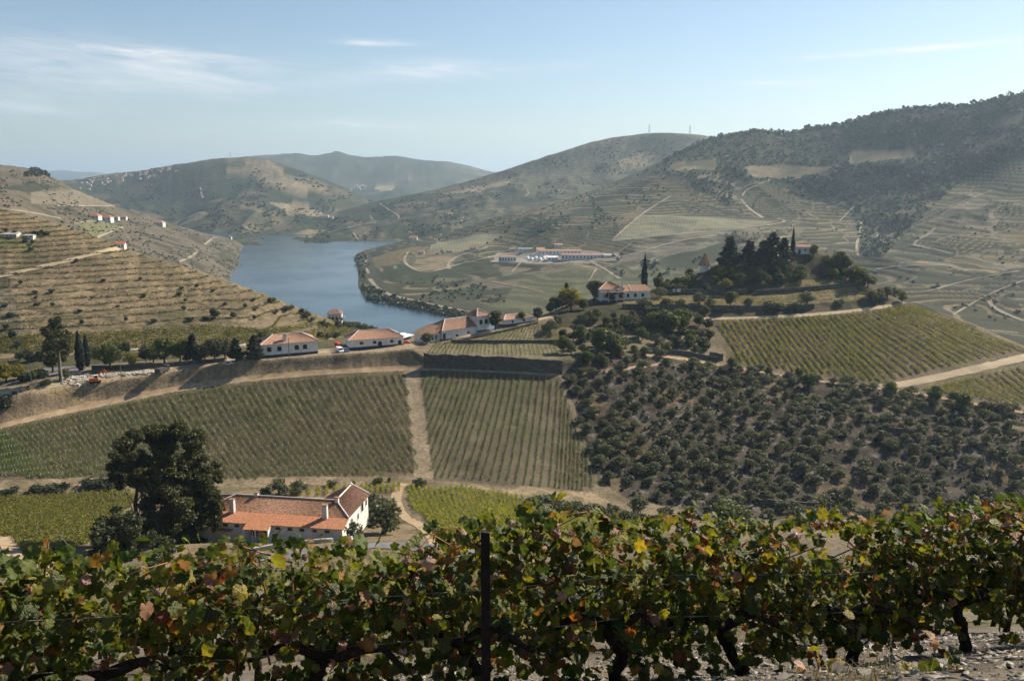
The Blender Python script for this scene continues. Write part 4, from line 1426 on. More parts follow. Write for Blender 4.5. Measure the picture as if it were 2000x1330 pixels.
# bushes dotted on the terraced hill
for k, (u, v, h) in enumerate([(40, 556, 9), (68, 574, 9), (100, 572, 9), (70, 585, 8), (102, 598, 9), (72, 598, 9), (150, 512, 8), (156, 610, 8), (160, 632, 9), (246, 628, 10), (300, 630, 9), (202, 550, 7), (274, 548, 7), (350, 577, 9), (355, 565, 7), (362, 590, 8), (358, 605, 9), (370, 628, 11), (420, 622, 22), (400, 625, 9), (455, 620, 12), (497, 625, 10), (496, 587, 6), (280, 580, 7), (335, 540, 5), (385, 560, 6), (440, 596, 7), (64, 478, 10), (48, 474, 9), (92, 460, 10), (82, 458, 10), (70, 460, 11), (30, 458, 9), (12, 455, 10), (60, 490, 8), (415, 570, 6), (180, 585, 6), (230, 600, 6), (20, 620, 12), (12, 645, 14), (25, 660, 16), (10, 600, 10), (35, 680, 16)]):
    plant_px(('dbush%d' if k % 3 else 'holm%d') % (k % 4), 'hill_bush', 'dark round bush on the bare banks of the tan hill', 'bush', u, v, h, 'bushes dotted over the terraced hill', 1.15, EH)
# shrubs on the spur going down to the river
for k, (u, v, h) in enumerate([(528, 592, 12), (535, 590, 10), (560, 607, 12), (570, 604, 10), (590, 612, 11), (540, 612, 9), (600, 620, 14), (500, 606, 8), (478, 600, 8), (610, 628, 10), (630, 636, 12), (640, 640, 12), (660, 640, 15), (672, 638, 13), (680, 640, 14), (690, 638, 14), (700, 640, 16), (712, 642, 18), (722, 646, 16), (735, 650, 12), (625, 660, 14), (640, 662, 14), (655, 660, 14), (600, 668, 12), (510, 660, 14), (690, 660, 14)]):
    plant_px(('olive%d' if k % 2 else 'bush%d') % (k % 4), 'spur_bush', 'grey green shrub on the vineyard spur above the river', 'bush', u, v, h, 'shrubs on the spur above the river', 1.2, ['terraced_hill', 'valley_ground'])
# trees round the road buildings
plant_px('olive2', 'olive_tree', 'round olive at the left end of the long road building', 'olive tree', 834, 672, 24, names=VG, wide=1.25)
plant_px('holm1', 'oak_tree', 'dark oak beside the small tower of the road building', 'tree', 967, 640, 38, names=VG, wide=1.0)
tree_row([('round1', 1018, 632, 24), ('holm2', 1050, 624, 26), ('olive3', 1075, 650, 28, 1.1), ('olive0', 1090, 634, 22)], 'garden_tree', 'small tree along the rising road toward the knoll', 'tree', 'trees along the rising road')
plant_px('yellow3', 'plane_tree', 'big yellow green tree left of the knoll farmhouse', 'tree', 1116, 606, 50, names=VG, wide=1.15)
plant_px('cedar0', 'cedar_tree', 'dark conifer behind the yellow green tree left of the knoll house', 'conifer', 1106, 600, 52, names=VG, wide=.8)
tree_row([('holm3', 1085, 606, 32), ('holm0', 1098, 600, 30), ('holm2', 1075, 612, 24), ('round2', 1140, 606, 26)], 'oak_tree', 'dark leafy tree at the left foot of the knoll', 'tree', 'dark trees at the left foot of the knoll')
plant_px('holm1', 'oak_tree', 'dark grey green oak at the left gable of the knoll house', 'tree', 1161, 588, 42, names=VG, wide=.95)
plant_px('plum0', 'plum_tree', 'purple leaved tree in front of the knoll house', 'tree', 1192, 590, 22, names=VG)
plant_px('round0', 'garden_tree', 'small green tree at the corner of the knoll house', 'tree', 1213, 588, 20, names=VG)
plant_px('olive4', 'olive_tree', 'olive standing before the right wing of the knoll house', 'olive tree', 1249, 582, 18, names=VG)
plant_px('cypress0', 'cypress_tree', 'tall lone cypress behind the knoll farmhouse', 'cypress', 1258, 568, 74, names=VG, wide=1.0)
plant_px('cypress1', 'cypress_tree', 'slender cypress beside the hilltop chapel', 'cypress', 1547, 506, 62, names=VG, wide=.75)
plant_px('cedar2', 'cedar_tree', 'small conifer between lone cypress and pointed tower', 'conifer', 1288, 548, 34, names=VG, wide=1.0)
plant_px('round1', 'garden_tree', 'round clipped bright green tree right of the knoll house', 'tree', 1284, 566, 26, names=VG, wide=1.1)
for k, (u, v, h, w_, lab) in enumerate([(1424, 522, 66, 1.4, 'leftmost of the big dark conifers on the knoll'), (1462, 522, 58, 1.35, 'second big dark conifer from the left on the knoll'), (1508, 520, 72, 1.35, 'tallest dark conifer on the knoll, left of the chapel'), (1530, 516, 56, 1.25, 'dark conifer close to the chapel cypress'), (1490, 522, 58, 1.4, 'dark conifer filling the middle of the knoll clump')]):
    plant_px('cedar%d' % (k % 3), 'cedar_tree', lab, 'conifer', u, v, h, 'big conifers on the knoll', w_, VG)
plant_px('round2', 'garden_tree', 'bright green tree right of the chapel', 'tree', 1589, 500, 24, names=VG)
# loose wood on the knoll slope
P_KNOLL = [(1290, 572), (1315, 548), (1345, 540), (1400, 522), (1560, 498), (1640, 512), (1690, 545), (1560, 552), (1440, 566), (1400, 572)]
k = 0
while k < 60:
    u, v = rnd.uniform(1290, 1690), rnd.uniform(495, 575)
    if not in_poly(np.array([u]), np.array([v]), P_KNOLL)[0] or (1538 < u < 1612 and v < 530) or (1350 < u < 1400 and v < 545):
        continue
    kind = rnd.choice(['round0', 'round1', 'round2', 'round3', 'holm0', 'holm2', 'olive1', 'olive3', 'yellow0'])
    kind2 = {'r': ('almond_tree', 'leafy green tree in the loose wood on the knoll', 'green trees on the knoll'), 'h': ('oak_tree', 'dark leafy tree in the loose wood on the knoll', 'dark trees on the knoll'), 'o': ('olive_tree', 'grey olive in the loose wood on the knoll', 'olives on the knoll'), 'y': ('yellow_tree', 'yellowing tree in the loose wood on the knoll', 'yellowing trees on the knoll')}[kind[0]]
    plant_px(kind, kind2[0], kind2[1], 'tree', u, v, rnd.uniform(14, 26), kind2[2], rnd.uniform(1.0, 1.3), VG)
    k += 1
tree_row([('holm0', 1640, 525, 34, 1.2), ('holm1', 1628, 530, 26, 1.2), ('holm2', 1652, 530, 26, 1.2)], 'oak_tree', 'dark oak in the clump at the right shoulder of the knoll', 'tree', 'dark oaks on the right shoulder')
tree_row([('round2', 1676, 556, 38, 1.4), ('round3', 1695, 562, 30, 1.3), ('holm0', 1662, 552, 30, 1.3)], 'laurel_tree', 'dense green shrub tree at the right end of the knoll terraces', 'tree', 'shrub trees at the right end of the knoll')
tree_row([('olive0', 1700, 582, 20, 1.2), ('olive1', 1716, 584, 22, 1.2), ('olive2', 1732, 582, 24, 1.2), ('olive3', 1748, 580, 20, 1.2), ('round0', 1762, 582, 22, 1.1), ('olive5', 1706, 588, 22, 1.2)], 'olive_tree', 'olive at the bend of the knoll track', 'olive tree', 'olives at the bend of the knoll track')
tree_row([('olive1', 1366, 594, 26, 1.2), ('olive3', 1576, 592, 24, 1.3), ('round1', 1427, 600, 32, 1.1), ('olive2', 1462, 600, 20, 1.2), ('olive4', 1388, 602, 22, 1.2), ('bush1', 1555, 604, 18, 1.3), ('bush2', 1520, 606, 18, 1.3), ('bush0', 1500, 606, 20, 1.3), ('olive0', 1300, 600, 22, 1.3), ('olive5', 1260, 604, 24, 1.3), ('olive1', 1330, 602, 20, 1.3), ('bush3', 1640, 596, 14, 1.3), ('olive3', 1290, 580, 20, 1.2)], 'terrace_tree', 'olive or shrub along the narrow terraces of the knoll', 'tree', 'shrubs along the knoll terraces')
tree_row([('round0', 1298, 650, 46, 1.0), ('round1', 1310, 655, 44, 1.1), ('round3', 1330, 650, 52, 1.0), ('round2', 1278, 645, 40, 1.1), ('round1', 1175, 690, 52, 1.25), ('round0', 1195, 694, 46, 1.2)], 'almond_tree', 'tall bright green tree among the upper olives', 'tree', 'tall green trees among the upper olives')
tree_row([('round3', 1578, 762, 40, 1.1), ('round0', 1430, 722, 24, 1.1), ('round1', 1560, 742, 24, 1.1), ('bush2', 1660, 752, 20, 1.4), ('round2', 1736, 776, 34, 1.1), ('round0', 1826, 786, 34, 1.1), ('round1', 1880, 806, 40, 1.1), ('bush3', 1940, 800, 16, 1.4), ('round2', 1500, 732, 18, 1.2)], 'track_tree', 'green tree growing on the edge of the slope track', 'tree', 'green trees on the slope track')
# lower valley
tree_row([('olive0', 546, 966, 36, 1.15), ('olive3', 582, 966, 30, 1.15)], 'olive_tree', 'olive behind the left half of the farmhouse roof', 'olive tree', 'olives behind the farmhouse')
tree_row([('dbush0', 517, 970, 20, 1.3), ('bush1', 648, 950, 15, 1.3), ('bush2', 740, 944, 14, 1.3), ('bush3', 819, 948, 18, 1.2), ('bush0', 690, 946, 8), ('bush0', 760, 940, 9)], 'headland_bush', 'bush on the headland under the young vine field', 'bush', 'bushes under the young vine field')
plant_px('olive1', 'olive_tree', 'large silver olive at the right end of the farmhouse', 'olive tree', 748, 1042, 78, names=VG, wide=1.2)
plant_px('olive4', 'olive_tree', 'smaller olive behind the silver one by the farmhouse', 'olive tree', 728, 994, 34, names=VG, wide=1.2)
plant_px('olive5', 'olive_tree', 'young olive against the white gable wall', 'olive tree', 692, 1056, 42, names=VG, wide=.85)
plant_px('bush2', 'yard_bush', 'rounded bush before the farmhouse front', 'bush', 474, 1058, 30, names=VG, wide=1.3)
tree_row([('dbush0', 70, 962, 17, 2.0), ('dbush1', 110, 960, 20, 2.0), ('dbush2', 180, 954, 22, 1.8), ('dbush3', 210, 952, 20, 1.8), ('dbush1', 18, 966, 16, 2.0)], 'hedge_bush', 'dark low bush along the top of the lower left field', 'bush', 'hedge above the lower left field')
for k in range(20):
    u = 1030 + k * 14 + rnd.uniform(-5, 5)
    plant_px('bush%d' % (k % 4), 'ravine_bush', 'grey green bush in the ravine line below the young vines', 'bush', u, 985 + (u - 1030) * .16 + rnd.uniform(-4, 6), rnd.uniform(16, 26), 'bushes along the ravine', 1.5, VG)
tree_row([('olive2', 1246, 1004, 38, 1.2), ('olive0', 1300, 1015, 30, 1.3), ('olive5', 1350, 1020, 30, 1.3), ('olive3', 1560, 1020, 34, 1.3), ('olive1', 1200, 1004, 20, 1.3)], 'ravine_olive', 'larger olive down in the ravine above the foreground vines', 'olive tree', 'olives down in the ravine')
plant_px('round3', 'walnut_tree', 'broad bright green tree in the ravine', 'tree', 1428, 1030, 56, names=VG, wide=1.65)
plant_px('round1', 'walnut_tree', 'flat bright green tree low in the ravine, half hidden by the vines', 'tree', 1790, 1040, 36, names=VG, wide=1.6)


# ---- the big tree beside the farmhouse
def big_tree(name, label, foot, lobes, n, size, depth, trunk_pts, seed, m):
    p0 = hit(foot[0], foot[1], VG)
    Y0 = p0.y
    rng = np.random.default_rng(seed)
    t = thing(name, label, 'tree', tuple(p0))
    bl = []
    cs = []
    for (u, v, r_) in lobes:
        dy = rng.uniform(-depth, depth)
        q = pix(u, v, Y0 + dy) - np.array(p0)
        rr = r_ / F * Y0
        cs.append((q, rr))
        for j in range(12):
            d = rng.normal(size=3); d /= np.linalg.norm(d)
            s = rr * rng.uniform(.35, .6)
            c = q + d * rr * rng.uniform(.35, 1.0)
            bl.append((c[0], c[1], c[2], s, s, s * .7))
    obj('crown', crown(name + '_crown', seed, bl, n, size, m, .25, .5), t)
    mb = MB()
    tp = [Vector(pix(u, v, Y0)) - p0 for u, v in trunk_pts]
    tp[0].z -= .8
    mb.tube(tp, [.62, .5, .42, .34, .22][:len(tp)], 8)
    obj('trunk', mb.mesh('trunk', M['bark'], True), t)
    for k, (q, rr) in enumerate(cs):
        b = tp[min(len(tp) - 1, 1 + k % (len(tp) - 1))]
        q = Vector(q)
        q = b.lerp(q, .8)
        mid = b.lerp(q, .55) + Vector((0, 0, -.5))
        limb = MB().tube([b, mid, q], [.15, .10, .03], 5)
        obj('limb', limb.mesh('limb', M['bark'], True), t)
    return t


big_tree('eucalyptus_tree', 'huge dark spreading tree left of the farmhouse', (272, 1062),
         [(300, 850, 30), (345, 846, 28), (258, 868, 26), (380, 868, 28), (228, 905, 24), (270, 900, 28), (320, 890, 32), (365, 905, 30), (402, 915, 26), (232, 935, 18), (285, 935, 26), (335, 940, 32), (385, 950, 30), (415, 965, 18), (318, 985, 30), (360, 995, 30), (400, 1000, 26), (340, 1040, 26), (385, 1035, 22), (300, 1025, 26), (420, 930, 16), (325, 1015, 28), (365, 1050, 24), (410, 1020, 20), (290, 980, 20), (350, 965, 28), (425, 985, 16), (275, 1045, 18), (395, 975, 26), (375, 1015, 26), (345, 1020, 26), (310, 960, 26), (405, 1045, 16)],
         150000, .5, 6.5, [(272, 1062), (268, 1020), (264, 985), (268, 955), (276, 930)], 901, M['gum_leaf'])
big_tree('carob_tree', 'dark bushy tree in front of the huge tree by the farmhouse', (235, 1096),
         [(205, 1030, 22), (235, 1015, 24), (262, 1035, 24), (195, 1062, 24), (232, 1058, 26), (272, 1068, 22), (300, 1060, 22), (330, 1068, 18), (215, 1085, 18)],
         15000, .5, 3.5, [(240, 1096), (238, 1070), (236, 1045)], 905, M['bush_leaf'])


# ---- trees on the far hills: a mass nobody could count
def far_wood(name, label, spots, size0, size1, seed, squash=1.0):
    """many small trees, each a tuft of leaf-clump faces"""
    rng = np.random.default_rng(seed)
    c = np.array(spots)
    n, k = len(c), 11
    s = rng.uniform(0, 1, n) ** 1.6 * (size1 - size0) + size0
    d = rng.normal(size=(n, k, 3)); d /= np.linalg.norm(d, axis=2, keepdims=True)
    d[:, :, 2] = np.abs(d[:, :, 2]) * 1.1 - .25
    p = c[:, None, :] + d * s[:, None, None] * .42 * np.array([1, 1, squash]) + np.array([0, 0, .32]) * s[:, None, None] * squash
    nr = d * .8 + rng.normal(size=d.shape) * .5
    pv, f = quads(p.reshape(-1, 3), nr.reshape(-1, 3), 1.0, rng)
    ctr = np.repeat(p.reshape(-1, 3), 4, 0)
    pv = ctr + (pv - ctr) * np.repeat(np.repeat(s * .58, k), 4)[:, None]
    tag(obj(name, np_mesh(name, pv, f, M['far_tree'])), label, 'trees', kind='stuff')


def spots_in(polys, n, names, seed, thin=None):
    rng = np.random.default_rng(seed)
    area = np.array([(max(p[0] for p in q) - min(p[0] for p in q)) * (max(p[1] for p in q) - min(p[1] for p in q)) for q in polys])
    uv = []
    for q, a in zip(polys, area / area.sum()):
        m_ = int(n * a * 4) + 20
        u = rng.uniform(min(p[0] for p in q), max(p[0] for p in q), m_); v = rng.uniform(min(p[1] for p in q), max(p[1] for p in q), m_)
        ok = in_poly(u, v, q)
        if thin:
            ok &= vnoise(u * .03, v * .06, seed) > thin
        if names == ['right_bank_hill']:
            for x in P_TAN[:4] + P_PALE:
                ok &= ~in_poly(u, v, x)
        uv += list(zip(u[ok], v[ok]))[:int(n * a) + 1]
    out = [hit(u, v, names) for u, v in uv]
    return [tuple(p) for p in out if p]


far_wood('woodland', 'dark scrub woodland covering the top of the right bank hill', spots_in(P_FOREST[:1], 9500, ['right_bank_hill'], 51), 2.5, 6.8, 52, .8)
far_wood('riverside_woodland', 'thin line of dark green trees along the river bend below the winery', spots_in([P_FOREST[1], [(690, 502), (715, 495), (722, 530), (712, 552), (700, 530)]], 420, ['right_bank_hill'], 53), 4, 9, 54)
far_wood('scattered_woodland', 'scattered trees and scrub over the right bank slopes', spots_in([P_FOREST[2], [(700, 500), (860, 455), (1000, 418), (1200, 360), (1330, 360), (1200, 440), (1000, 470), (850, 500)], [(740, 560), (850, 540), (960, 560), (1000, 600), (800, 590)], [(1190, 500), (1300, 480), (1500, 440), (1480, 470), (1250, 540)]], 1000, ['right_bank_hill'], 55, .5), 2.5, 6, 56)
far_wood('field_edge_woodland', 'dotted trees between the terraced plots on the right slope', spots_in([[(1280, 350), (1480, 350), (1700, 430), (1800, 430), (2000, 310), (2000, 660), (1720, 540), (1400, 460)]], 240, ['right_bank_hill'], 57, .62), 2.5, 5, 58)
sky_r = [hit(u, np.interp(u, [1300, 1390, 1480, 1530, 1580, 1640, 1700, 1780, 1850, 1890, 1930, 2000, 2100], [310, 269, 254, 259, 250, 243, 224, 210, 207, 205, 196, 181, 166]) + rnd.uniform(.8, 7), ['right_bank_hill']) for u in [rnd.uniform(1290, 2060) for _ in range(420)]]
far_wood('ridge_woodland', 'fringe of trees along the skyline of the right bank hill', [tuple(p) for p in sky_r if p], 5, 11, 59, 1.1)
far_wood('middle_woodland', 'scrub woodland over the hill behind the winery slope', spots_in([[(540, 455), (740, 400), (970, 340), (1210, 268), (1390, 268), (1200, 350), (1000, 410), (860, 450), (700, 478), (500, 474)]], 1900, ['middle_hill'], 61, .5), 3.5, 7.5, 62, .75)
far_wood('left_bank_woodland', 'scrub dotted over the left bank hill', spots_in([[(0, 325), (90, 345), (300, 425), (505, 495), (450, 555), (300, 520), (100, 440), (0, 400)]], 900, ['left_bank_hill'], 63, .45), 1.8, 3.6, 64, .8)
far_wood('left_ridge_woodland', 'clump of trees on the left skyline', [tuple(p) for p in [hit(rnd.uniform(52, 96), rnd.uniform(335, 346), ['left_bank_hill']) for _ in range(60)] if p], 6, 11, 65)
far_wood('village_woodland', 'dark scrub over the village hill', spots_in([[(160, 352), (400, 315), (560, 330), (760, 405), (600, 470), (470, 470), (300, 420)]], 900, ['village_hill'], 66, .52), 5, 10, 67, .7)
far_wood('grove_scrub', 'low dry scrub between the olives on the stony slope', spots_in([P_OLIVE], 1500, ['valley_ground'], 71, .3), .7, 1.9, 72, .8)
# ------------------------------------------------------------------ tracks and walls
def poly_pts(pl, step, names):
    out = []
    for (u0, v0), (u1, v1) in zip(pl[:-1], pl[1:]):
        n = max(1, int(math.hypot(u1 - u0, v1 - v0) / step))
        for k in range(n):
            p = hit(u0 + (u1 - u0) * k / n, v0 + (v1 - v0) * k / n, names)
            if p:
                out.append(p)
    p = hit(*pl[-1], names)
    if p:
        out.append(p)
    return out


def smooth_pl(pl, it=2):
    for _ in range(it):
        q = [pl[0]]
        for a, b in zip(pl[:-1], pl[1:]):
            q += [(a[0] * .75 + b[0] * .25, a[1] * .75 + b[1] * .25), (a[0] * .25 + b[0] * .75, a[1] * .25 + b[1] * .75)]
        pl = q + [pl[-1]]
    return pl


def track(name, pl, width, m, names, lift=.12, step=6, smooth=2, jit=.12):
    pts = poly_pts(smooth_pl(pl, smooth), step, names)
    if len(pts) < 2:
        return None
    # smooth the plan line so that hidden dips do not make it jump
    V, Fc = [], []
    n = len(pts)
    for i, p in enumerate(pts):
        a, b = pts[max(i - 1, 0)], pts[min(i + 1, n - 1)]
        t = Vector((b.x - a.x, b.y - a.y, 0))
        t = t.normalized() if t.length > 1e-6 else Vector((1, 0, 0))
        s = Vector((-t.y, t.x, 0))
        w_ = width * .5 * (1 + rnd.uniform(-jit, jit))
        for k in (-1, -.33, .33, 1):
            q = p + s * w_ * k
            z = drop(q.x, q.y, names)
            z = p.z if z is None or abs(z - p.z) > width * 1.2 + 1 else z
            V.append((q.x, q.y, z + lift))
    for i in range(n - 1):
        for k in range(3):
            a = i * 4 + k
            Fc.append((a, a + 1, a + 5, a + 4))
    o = obj(name, np_mesh(name, np.array(V), np.array(Fc), m))
    tag(o, kind='structure')
    return o


RB, MH, LB = ['right_bank_hill'], ['middle_hill'], ['left_bank_hill']
track('field_path', [(-100, 858), (0, 832), (200, 788), (400, 750), (600, 729), (820, 718), (1000, 724), (1095, 731)], 2.6, M['track'], VG, .06)
track('knoll_track', [(1290, 622), (1400, 623), (1500, 620), (1600, 614), (1680, 606), (1745, 597), (1772, 590), (1770, 582), (1745, 577)], 2.6, M['pale_track'], VG, .08)
track('slope_track', [(1262, 694), (1330, 700), (1400, 713), (1470, 724), (1560, 739), (1640, 750), (1740, 761), (1850, 779), (2000, 806), (2100, 826)], 2.0, M['track'], VG, .1)
track('dirt_road', [(1722, 757), (1800, 744), (1900, 722), (2000, 698), (2100, 676)], 4.6, M['pale_track'], VG, .1)
track('grove_track', [(1100, 735), (1200, 722), (1262, 716), (1300, 708)], 1.8, M['track'], VG, .08)
track('farm_track', [(856, 1066), (846, 1046), (826, 1028), (800, 1016), (780, 1000), (772, 975), (778, 955), (790, 944)], 3.2, M['track'], VG, .08)
track('farm_road', [(470, 1098), (560, 1084), (640, 1074), (700, 1066), (780, 1064), (860, 1072), (960, 1090)], 4.0, M['asphalt'], VG + ['near_hillside'], .15)
track('corner_path', [(-60, 1010), (0, 1035), (20, 1065), (50, 1100), (80, 1130)], 4.2, M['track'], VG + ['near_hillside'], .12)
track('platform_road', [(-150, 806), (0, 766), (100, 752), (200, 738), (320, 719), (420, 706), (520, 697), (620, 689), (720, 681), (830, 668), (900, 657), (960, 645), (1040, 627), (1075, 618)], 4.2, M['pale_track'], VG, .06)
track('asphalt_road', [(-80, 765), (0, 752), (60, 742), (110, 730), (130, 722), (160, 722)], 5.0, M['asphalt'], VG, .12)
track('asphalt_road', [(85, 724), (160, 716), (250, 708)], 4.0, M['asphalt'], VG + EH, .15)
track('valley_road', [(230, 684), (330, 680), (400, 678), (480, 674)], 3.4, M['concrete'], EH, .3)
track('hill_track', [(-60, 552), (0, 541), (60, 527), (130, 511), (190, 495), (236, 485)], 4.0, M['pale_track'], EH, .35)
track('hill_path', [(268, 664), (276, 678)], 2.0, M['track'], EH, .2)
track('hill_path', [(380, 656), (392, 676)], 2.0, M['track'], EH, .2)
for pl, w_ in [([(130, 440), (170, 468)], 4), ([(186, 466), (240, 444)], 4), ([(110, 402), (240, 403)], 5), ([(350, 512), (378, 500), (386, 490), (378, 486)], 4), ([(140, 437), (182, 432)], 3), ([(400, 478), (420, 462), (440, 466)], 4), ([(460, 540), (485, 520), (496, 505)], 4), ([(0, 408), (60, 415), (120, 428)], 4)]:
    track('left_bank_track', pl, w_ * .8, M['far_track'], LB, .5)
for pl, w_ in [([(1196, 470), (1222, 445), (1252, 420), (1290, 395), (1310, 384)], 5), ([(1196, 471), (1330, 457), (1400, 452), (1470, 444), (1528, 436), (1534, 431), (1518, 428)], 5.5),
               ([(1165, 511), (1230, 500), (1290, 480), (1340, 468), (1400, 460)], 6), ([(1210, 545), (1180, 525), (1150, 510), (1120, 505)], 6),
               ([(1450, 384), (1456, 372), (1480, 362), (1503, 352)], 4), ([(1448, 390), (1462, 408), (1490, 426)], 7), ([(1682, 434), (1680, 460), (1672, 478), (1676, 500)], 5), ([(1620, 437), (1650, 433), (1682, 433)], 4), ([(1600, 411), (1650, 395)], 4),
               ([(1640, 432), (1668, 404)], 4), ([(1712, 456), (1720, 470), (1742, 480)], 5), ([(1785, 479), (1792, 468), (1812, 460), (1826, 446)], 6), ([(1785, 479), (1822, 487), (1858, 496)], 6), ([(1932, 588), (1936, 598), (1960, 612), (2000, 628)], 5),
               ([(1705, 530), (1730, 522), (1790, 518), (1860, 520)], 4), ([(1810, 570), (1900, 545), (1990, 530)], 4), ([(1862, 615), (1930, 575), (2000, 548)], 3), ([(1780, 440), (1850, 405), (1940, 372)], 3),
               ([(722, 545), (735, 562), (760, 577), (820, 590), (900, 607), (960, 619)], 7), ([(797, 491), (788, 508), (796, 520), (822, 532), (850, 531), (900, 515), (980, 498), (1010, 492)], 6), ([(878, 526), (874, 514), (895, 500), (930, 490)], 6),
               ([(1000, 532), (1018, 512)], 3), ([(960, 550), (1010, 560), (1060, 570)], 3), ([(1150, 550), (1165, 525)], 3), ([(840, 490), (845, 478), (930, 457)], 3),
               ([(1066, 428), (1150, 424), (1240, 418)], 4), ([(1110, 408), (1180, 406), (1260, 400)], 4), ([(1075, 440), (1140, 440), (1230, 432)], 4), ([(1140, 388), (1210, 380), (1290, 385)], 4), ([(1180, 372), (1240, 366), (1300, 372)], 3),
               ([(716, 508), (712, 520), (720, 535)], 6), ([(1340, 312), (1420, 306)], 4), ([(1660, 302), (1662, 320)], 4), ([(860, 470), (930, 452), (1000, 436)], 3)]:
    track('right_bank_track', pl, w_ * .75, M['far_track'], RB, .6, 5, jit=.3)
for pl, w_ in [([(742, 398), (758, 410), (778, 420), (779, 428)], 6), ([(690, 455), (700, 470), (704, 474)], 6), ([(1028, 370), (1034, 378), (1026, 384)], 6), ([(728, 430), (722, 420)], 5), ([(895, 440), (905, 425)], 6), ([(640, 455), (700, 440), (760, 430)], 5), ([(820, 425), (870, 412), (930, 395)], 5)]:
    track('middle_hill_track', pl, w_ * .8, M['far_track'], MH, 1.0, 4)
for pl, w_ in [([(391, 366), (394, 382), (398, 390)], 7), ([(560, 402), (556, 408)], 6), ([(500, 330), (560, 345), (600, 350)], 6)]:
    track('village_hill_track', pl, w_ * .8, M['far_track'], ['village_hill'], 1.5, 4)


def wall_px(name, label, pl, height, thick, m, names=VG, step=10, group=None, cap=None):
    """dry-stone wall standing on the ground along a pixel line"""
    pts = poly_pts(smooth_pl(pl, 1), step, names)
    mb = MB()
    n = len(pts)
    r = random.Random(len(label) + int(pl[0][0]))
    ring = []
    p0 = pts[0].copy()
    for i, p in enumerate(pts):
        a, b = pts[max(i - 1, 0)], pts[min(i + 1, n - 1)]
        t = Vector((b.x - a.x, b.y - a.y, 0)).normalized()
        s = Vector((-t.y, t.x, 0)) * thick * .5
        h = height * (1 + r.uniform(-.06, .06))
        q = p - p0
        ring.append([q + s * 1.1 - Vector((0, 0, .8)), q - s * 1.1 - Vector((0, 0, .8)), q - s * .8 + Vector((0, 0, h)), q + s * .8 + Vector((0, 0, h))])
    V = [tuple(x) for rr in ring for x in rr]
    Fc = [(0, 1, 2, 3), tuple(4 * (n - 1) + k for k in (3, 2, 1, 0))]
    for i in range(n - 1):
        for k in range(4):
            a, b = 4 * i + k, 4 * i + (k + 1) % 4
            Fc.append((a, a + 4, b + 4, b))
    mb.v, mb.f = V, Fc
    o = mb.build(name, m, loc=tuple(p0))
    tag(o, label, 'wall', group)
    return o


wall_px('retaining_wall', 'long dark retaining wall under the lower walled plot', [(828, 716), (900, 719), (1000, 723), (1098, 729)], 5.4, 1.2, M['darkstone'])
wall_px('retaining_wall', 'low stone wall between the two walled plots', [(880, 670), (980, 671), (1095, 670)], 1.5, .6, M['darkstone'])
wall_px('retaining_wall', 'pale topped wall along the rising road', [(868, 673), (930, 660), (1000, 645), (1050, 632)], 1.0, .5, M['stone'])
wall_px('retaining_wall', 'dark terrace wall below the knoll house', [(1215, 602), (1300, 603), (1380, 604), (1440, 606), (1520, 604), (1590, 602)], 2.2, .8, M['darkstone'])
wall_px('retaining_wall', 'terrace wall right of the laundry', [(1300, 573), (1380, 572), (1460, 572)], 1.9, .8, M['darkstone'])
wall_px('retaining_wall', 'terrace wall under the upper strip of yellow vines', [(1475, 574), (1560, 568), (1640, 561), (1690, 556)], 1.9, .8, M['darkstone'])
wall_px('retaining_wall', 'dark wall above the slope track beside the right vineyard', [(1260, 688), (1330, 692), (1400, 706)], 2.0, .8, M['darkstone'])
wall_px('retaining_wall', 'stone wall at the upper left corner of the right vineyard', [(1385, 700), (1412, 704)], 3.0, .8, M['stone'])
wall_px('retaining_wall', 'short dark wall among the far right olives', [(1722, 842), (1760, 846), (1798, 848)], 2.0, .8, M['darkstone'])
wall_px('retaining_wall', 'broken dark wall in the far right olive grove', [(1600, 794), (1670, 798)], 1.5, .8, M['darkstone'])
wall_px('retaining_wall', 'dark ravine wall under the lowest olives', [(1480, 985), (1560, 990), (1620, 994)], 2.0, .8, M['darkstone'])
wall_px('garden_wall', 'low wall beside the asphalt at the road bend', [(42, 766), (70, 757), (92, 750)], 1.8, .5, M['stone'])
wall_px('garden_wall', 'low pale wall in front of the farmhouse yard', [(470, 1082), (540, 1070), (600, 1062), (650, 1058)], .9, .5, M['concrete'])
wall_px('garden_wall', 'low wall on the spur right of the first white house', [(530, 660), (580, 652), (620, 643)], 1.6, .7, M['stone'], EH)
wall_px('garden_wall', 'dark hedge-topped wall behind the roadside trees', [(180, 722), (260, 720), (340, 716), (440, 706)], 1.6, .7, M['darkstone'])
wall_px('garden_wall', 'pale stone edging at the top of the lower left field', [(160, 958), (220, 955)], .5, .4, M['concrete'])


# ------------------------------------------------------------------ buildings
def roof_sheet(mb, a, b, c, d, n, amp=.05, thick=.12):
    """corrugated tile slope: eave a-b, ridge d-c (a under d, b under c), ribs run up the slope"""
    a, b, c, d = map(Vector, (a, b, c, d))
    nrm = (b - a).cross(d - a).normalized()
    if nrm.z < 0:
        nrm = -nrm
    n0 = len(mb.v)
    m_ = n * 2 + 1
    for i in range(m_):
        t = i / (m_ - 1)
        off = nrm * (amp if i % 2 else -amp)
        p, q = a.lerp(b, t) + off, d.lerp(c, t) + off
        mb.v += [tuple(p), tuple(q), tuple(p - nrm * thick), tuple(q - nrm * thick)]
    for i in range(m_ - 1):
        k = n0 + i * 4
        mb.f += [(k, k + 4, k + 5, k + 1), (k + 2, k + 3, k + 7, k + 6), (k, k + 2, k + 6, k + 4), (k + 1, k + 5, k + 7, k + 3)]
    e = n0 + (m_ - 1) * 4
    mb.f += [(n0, n0 + 1, n0 + 3, n0 + 2), (e, e + 2, e + 3, e + 1)]


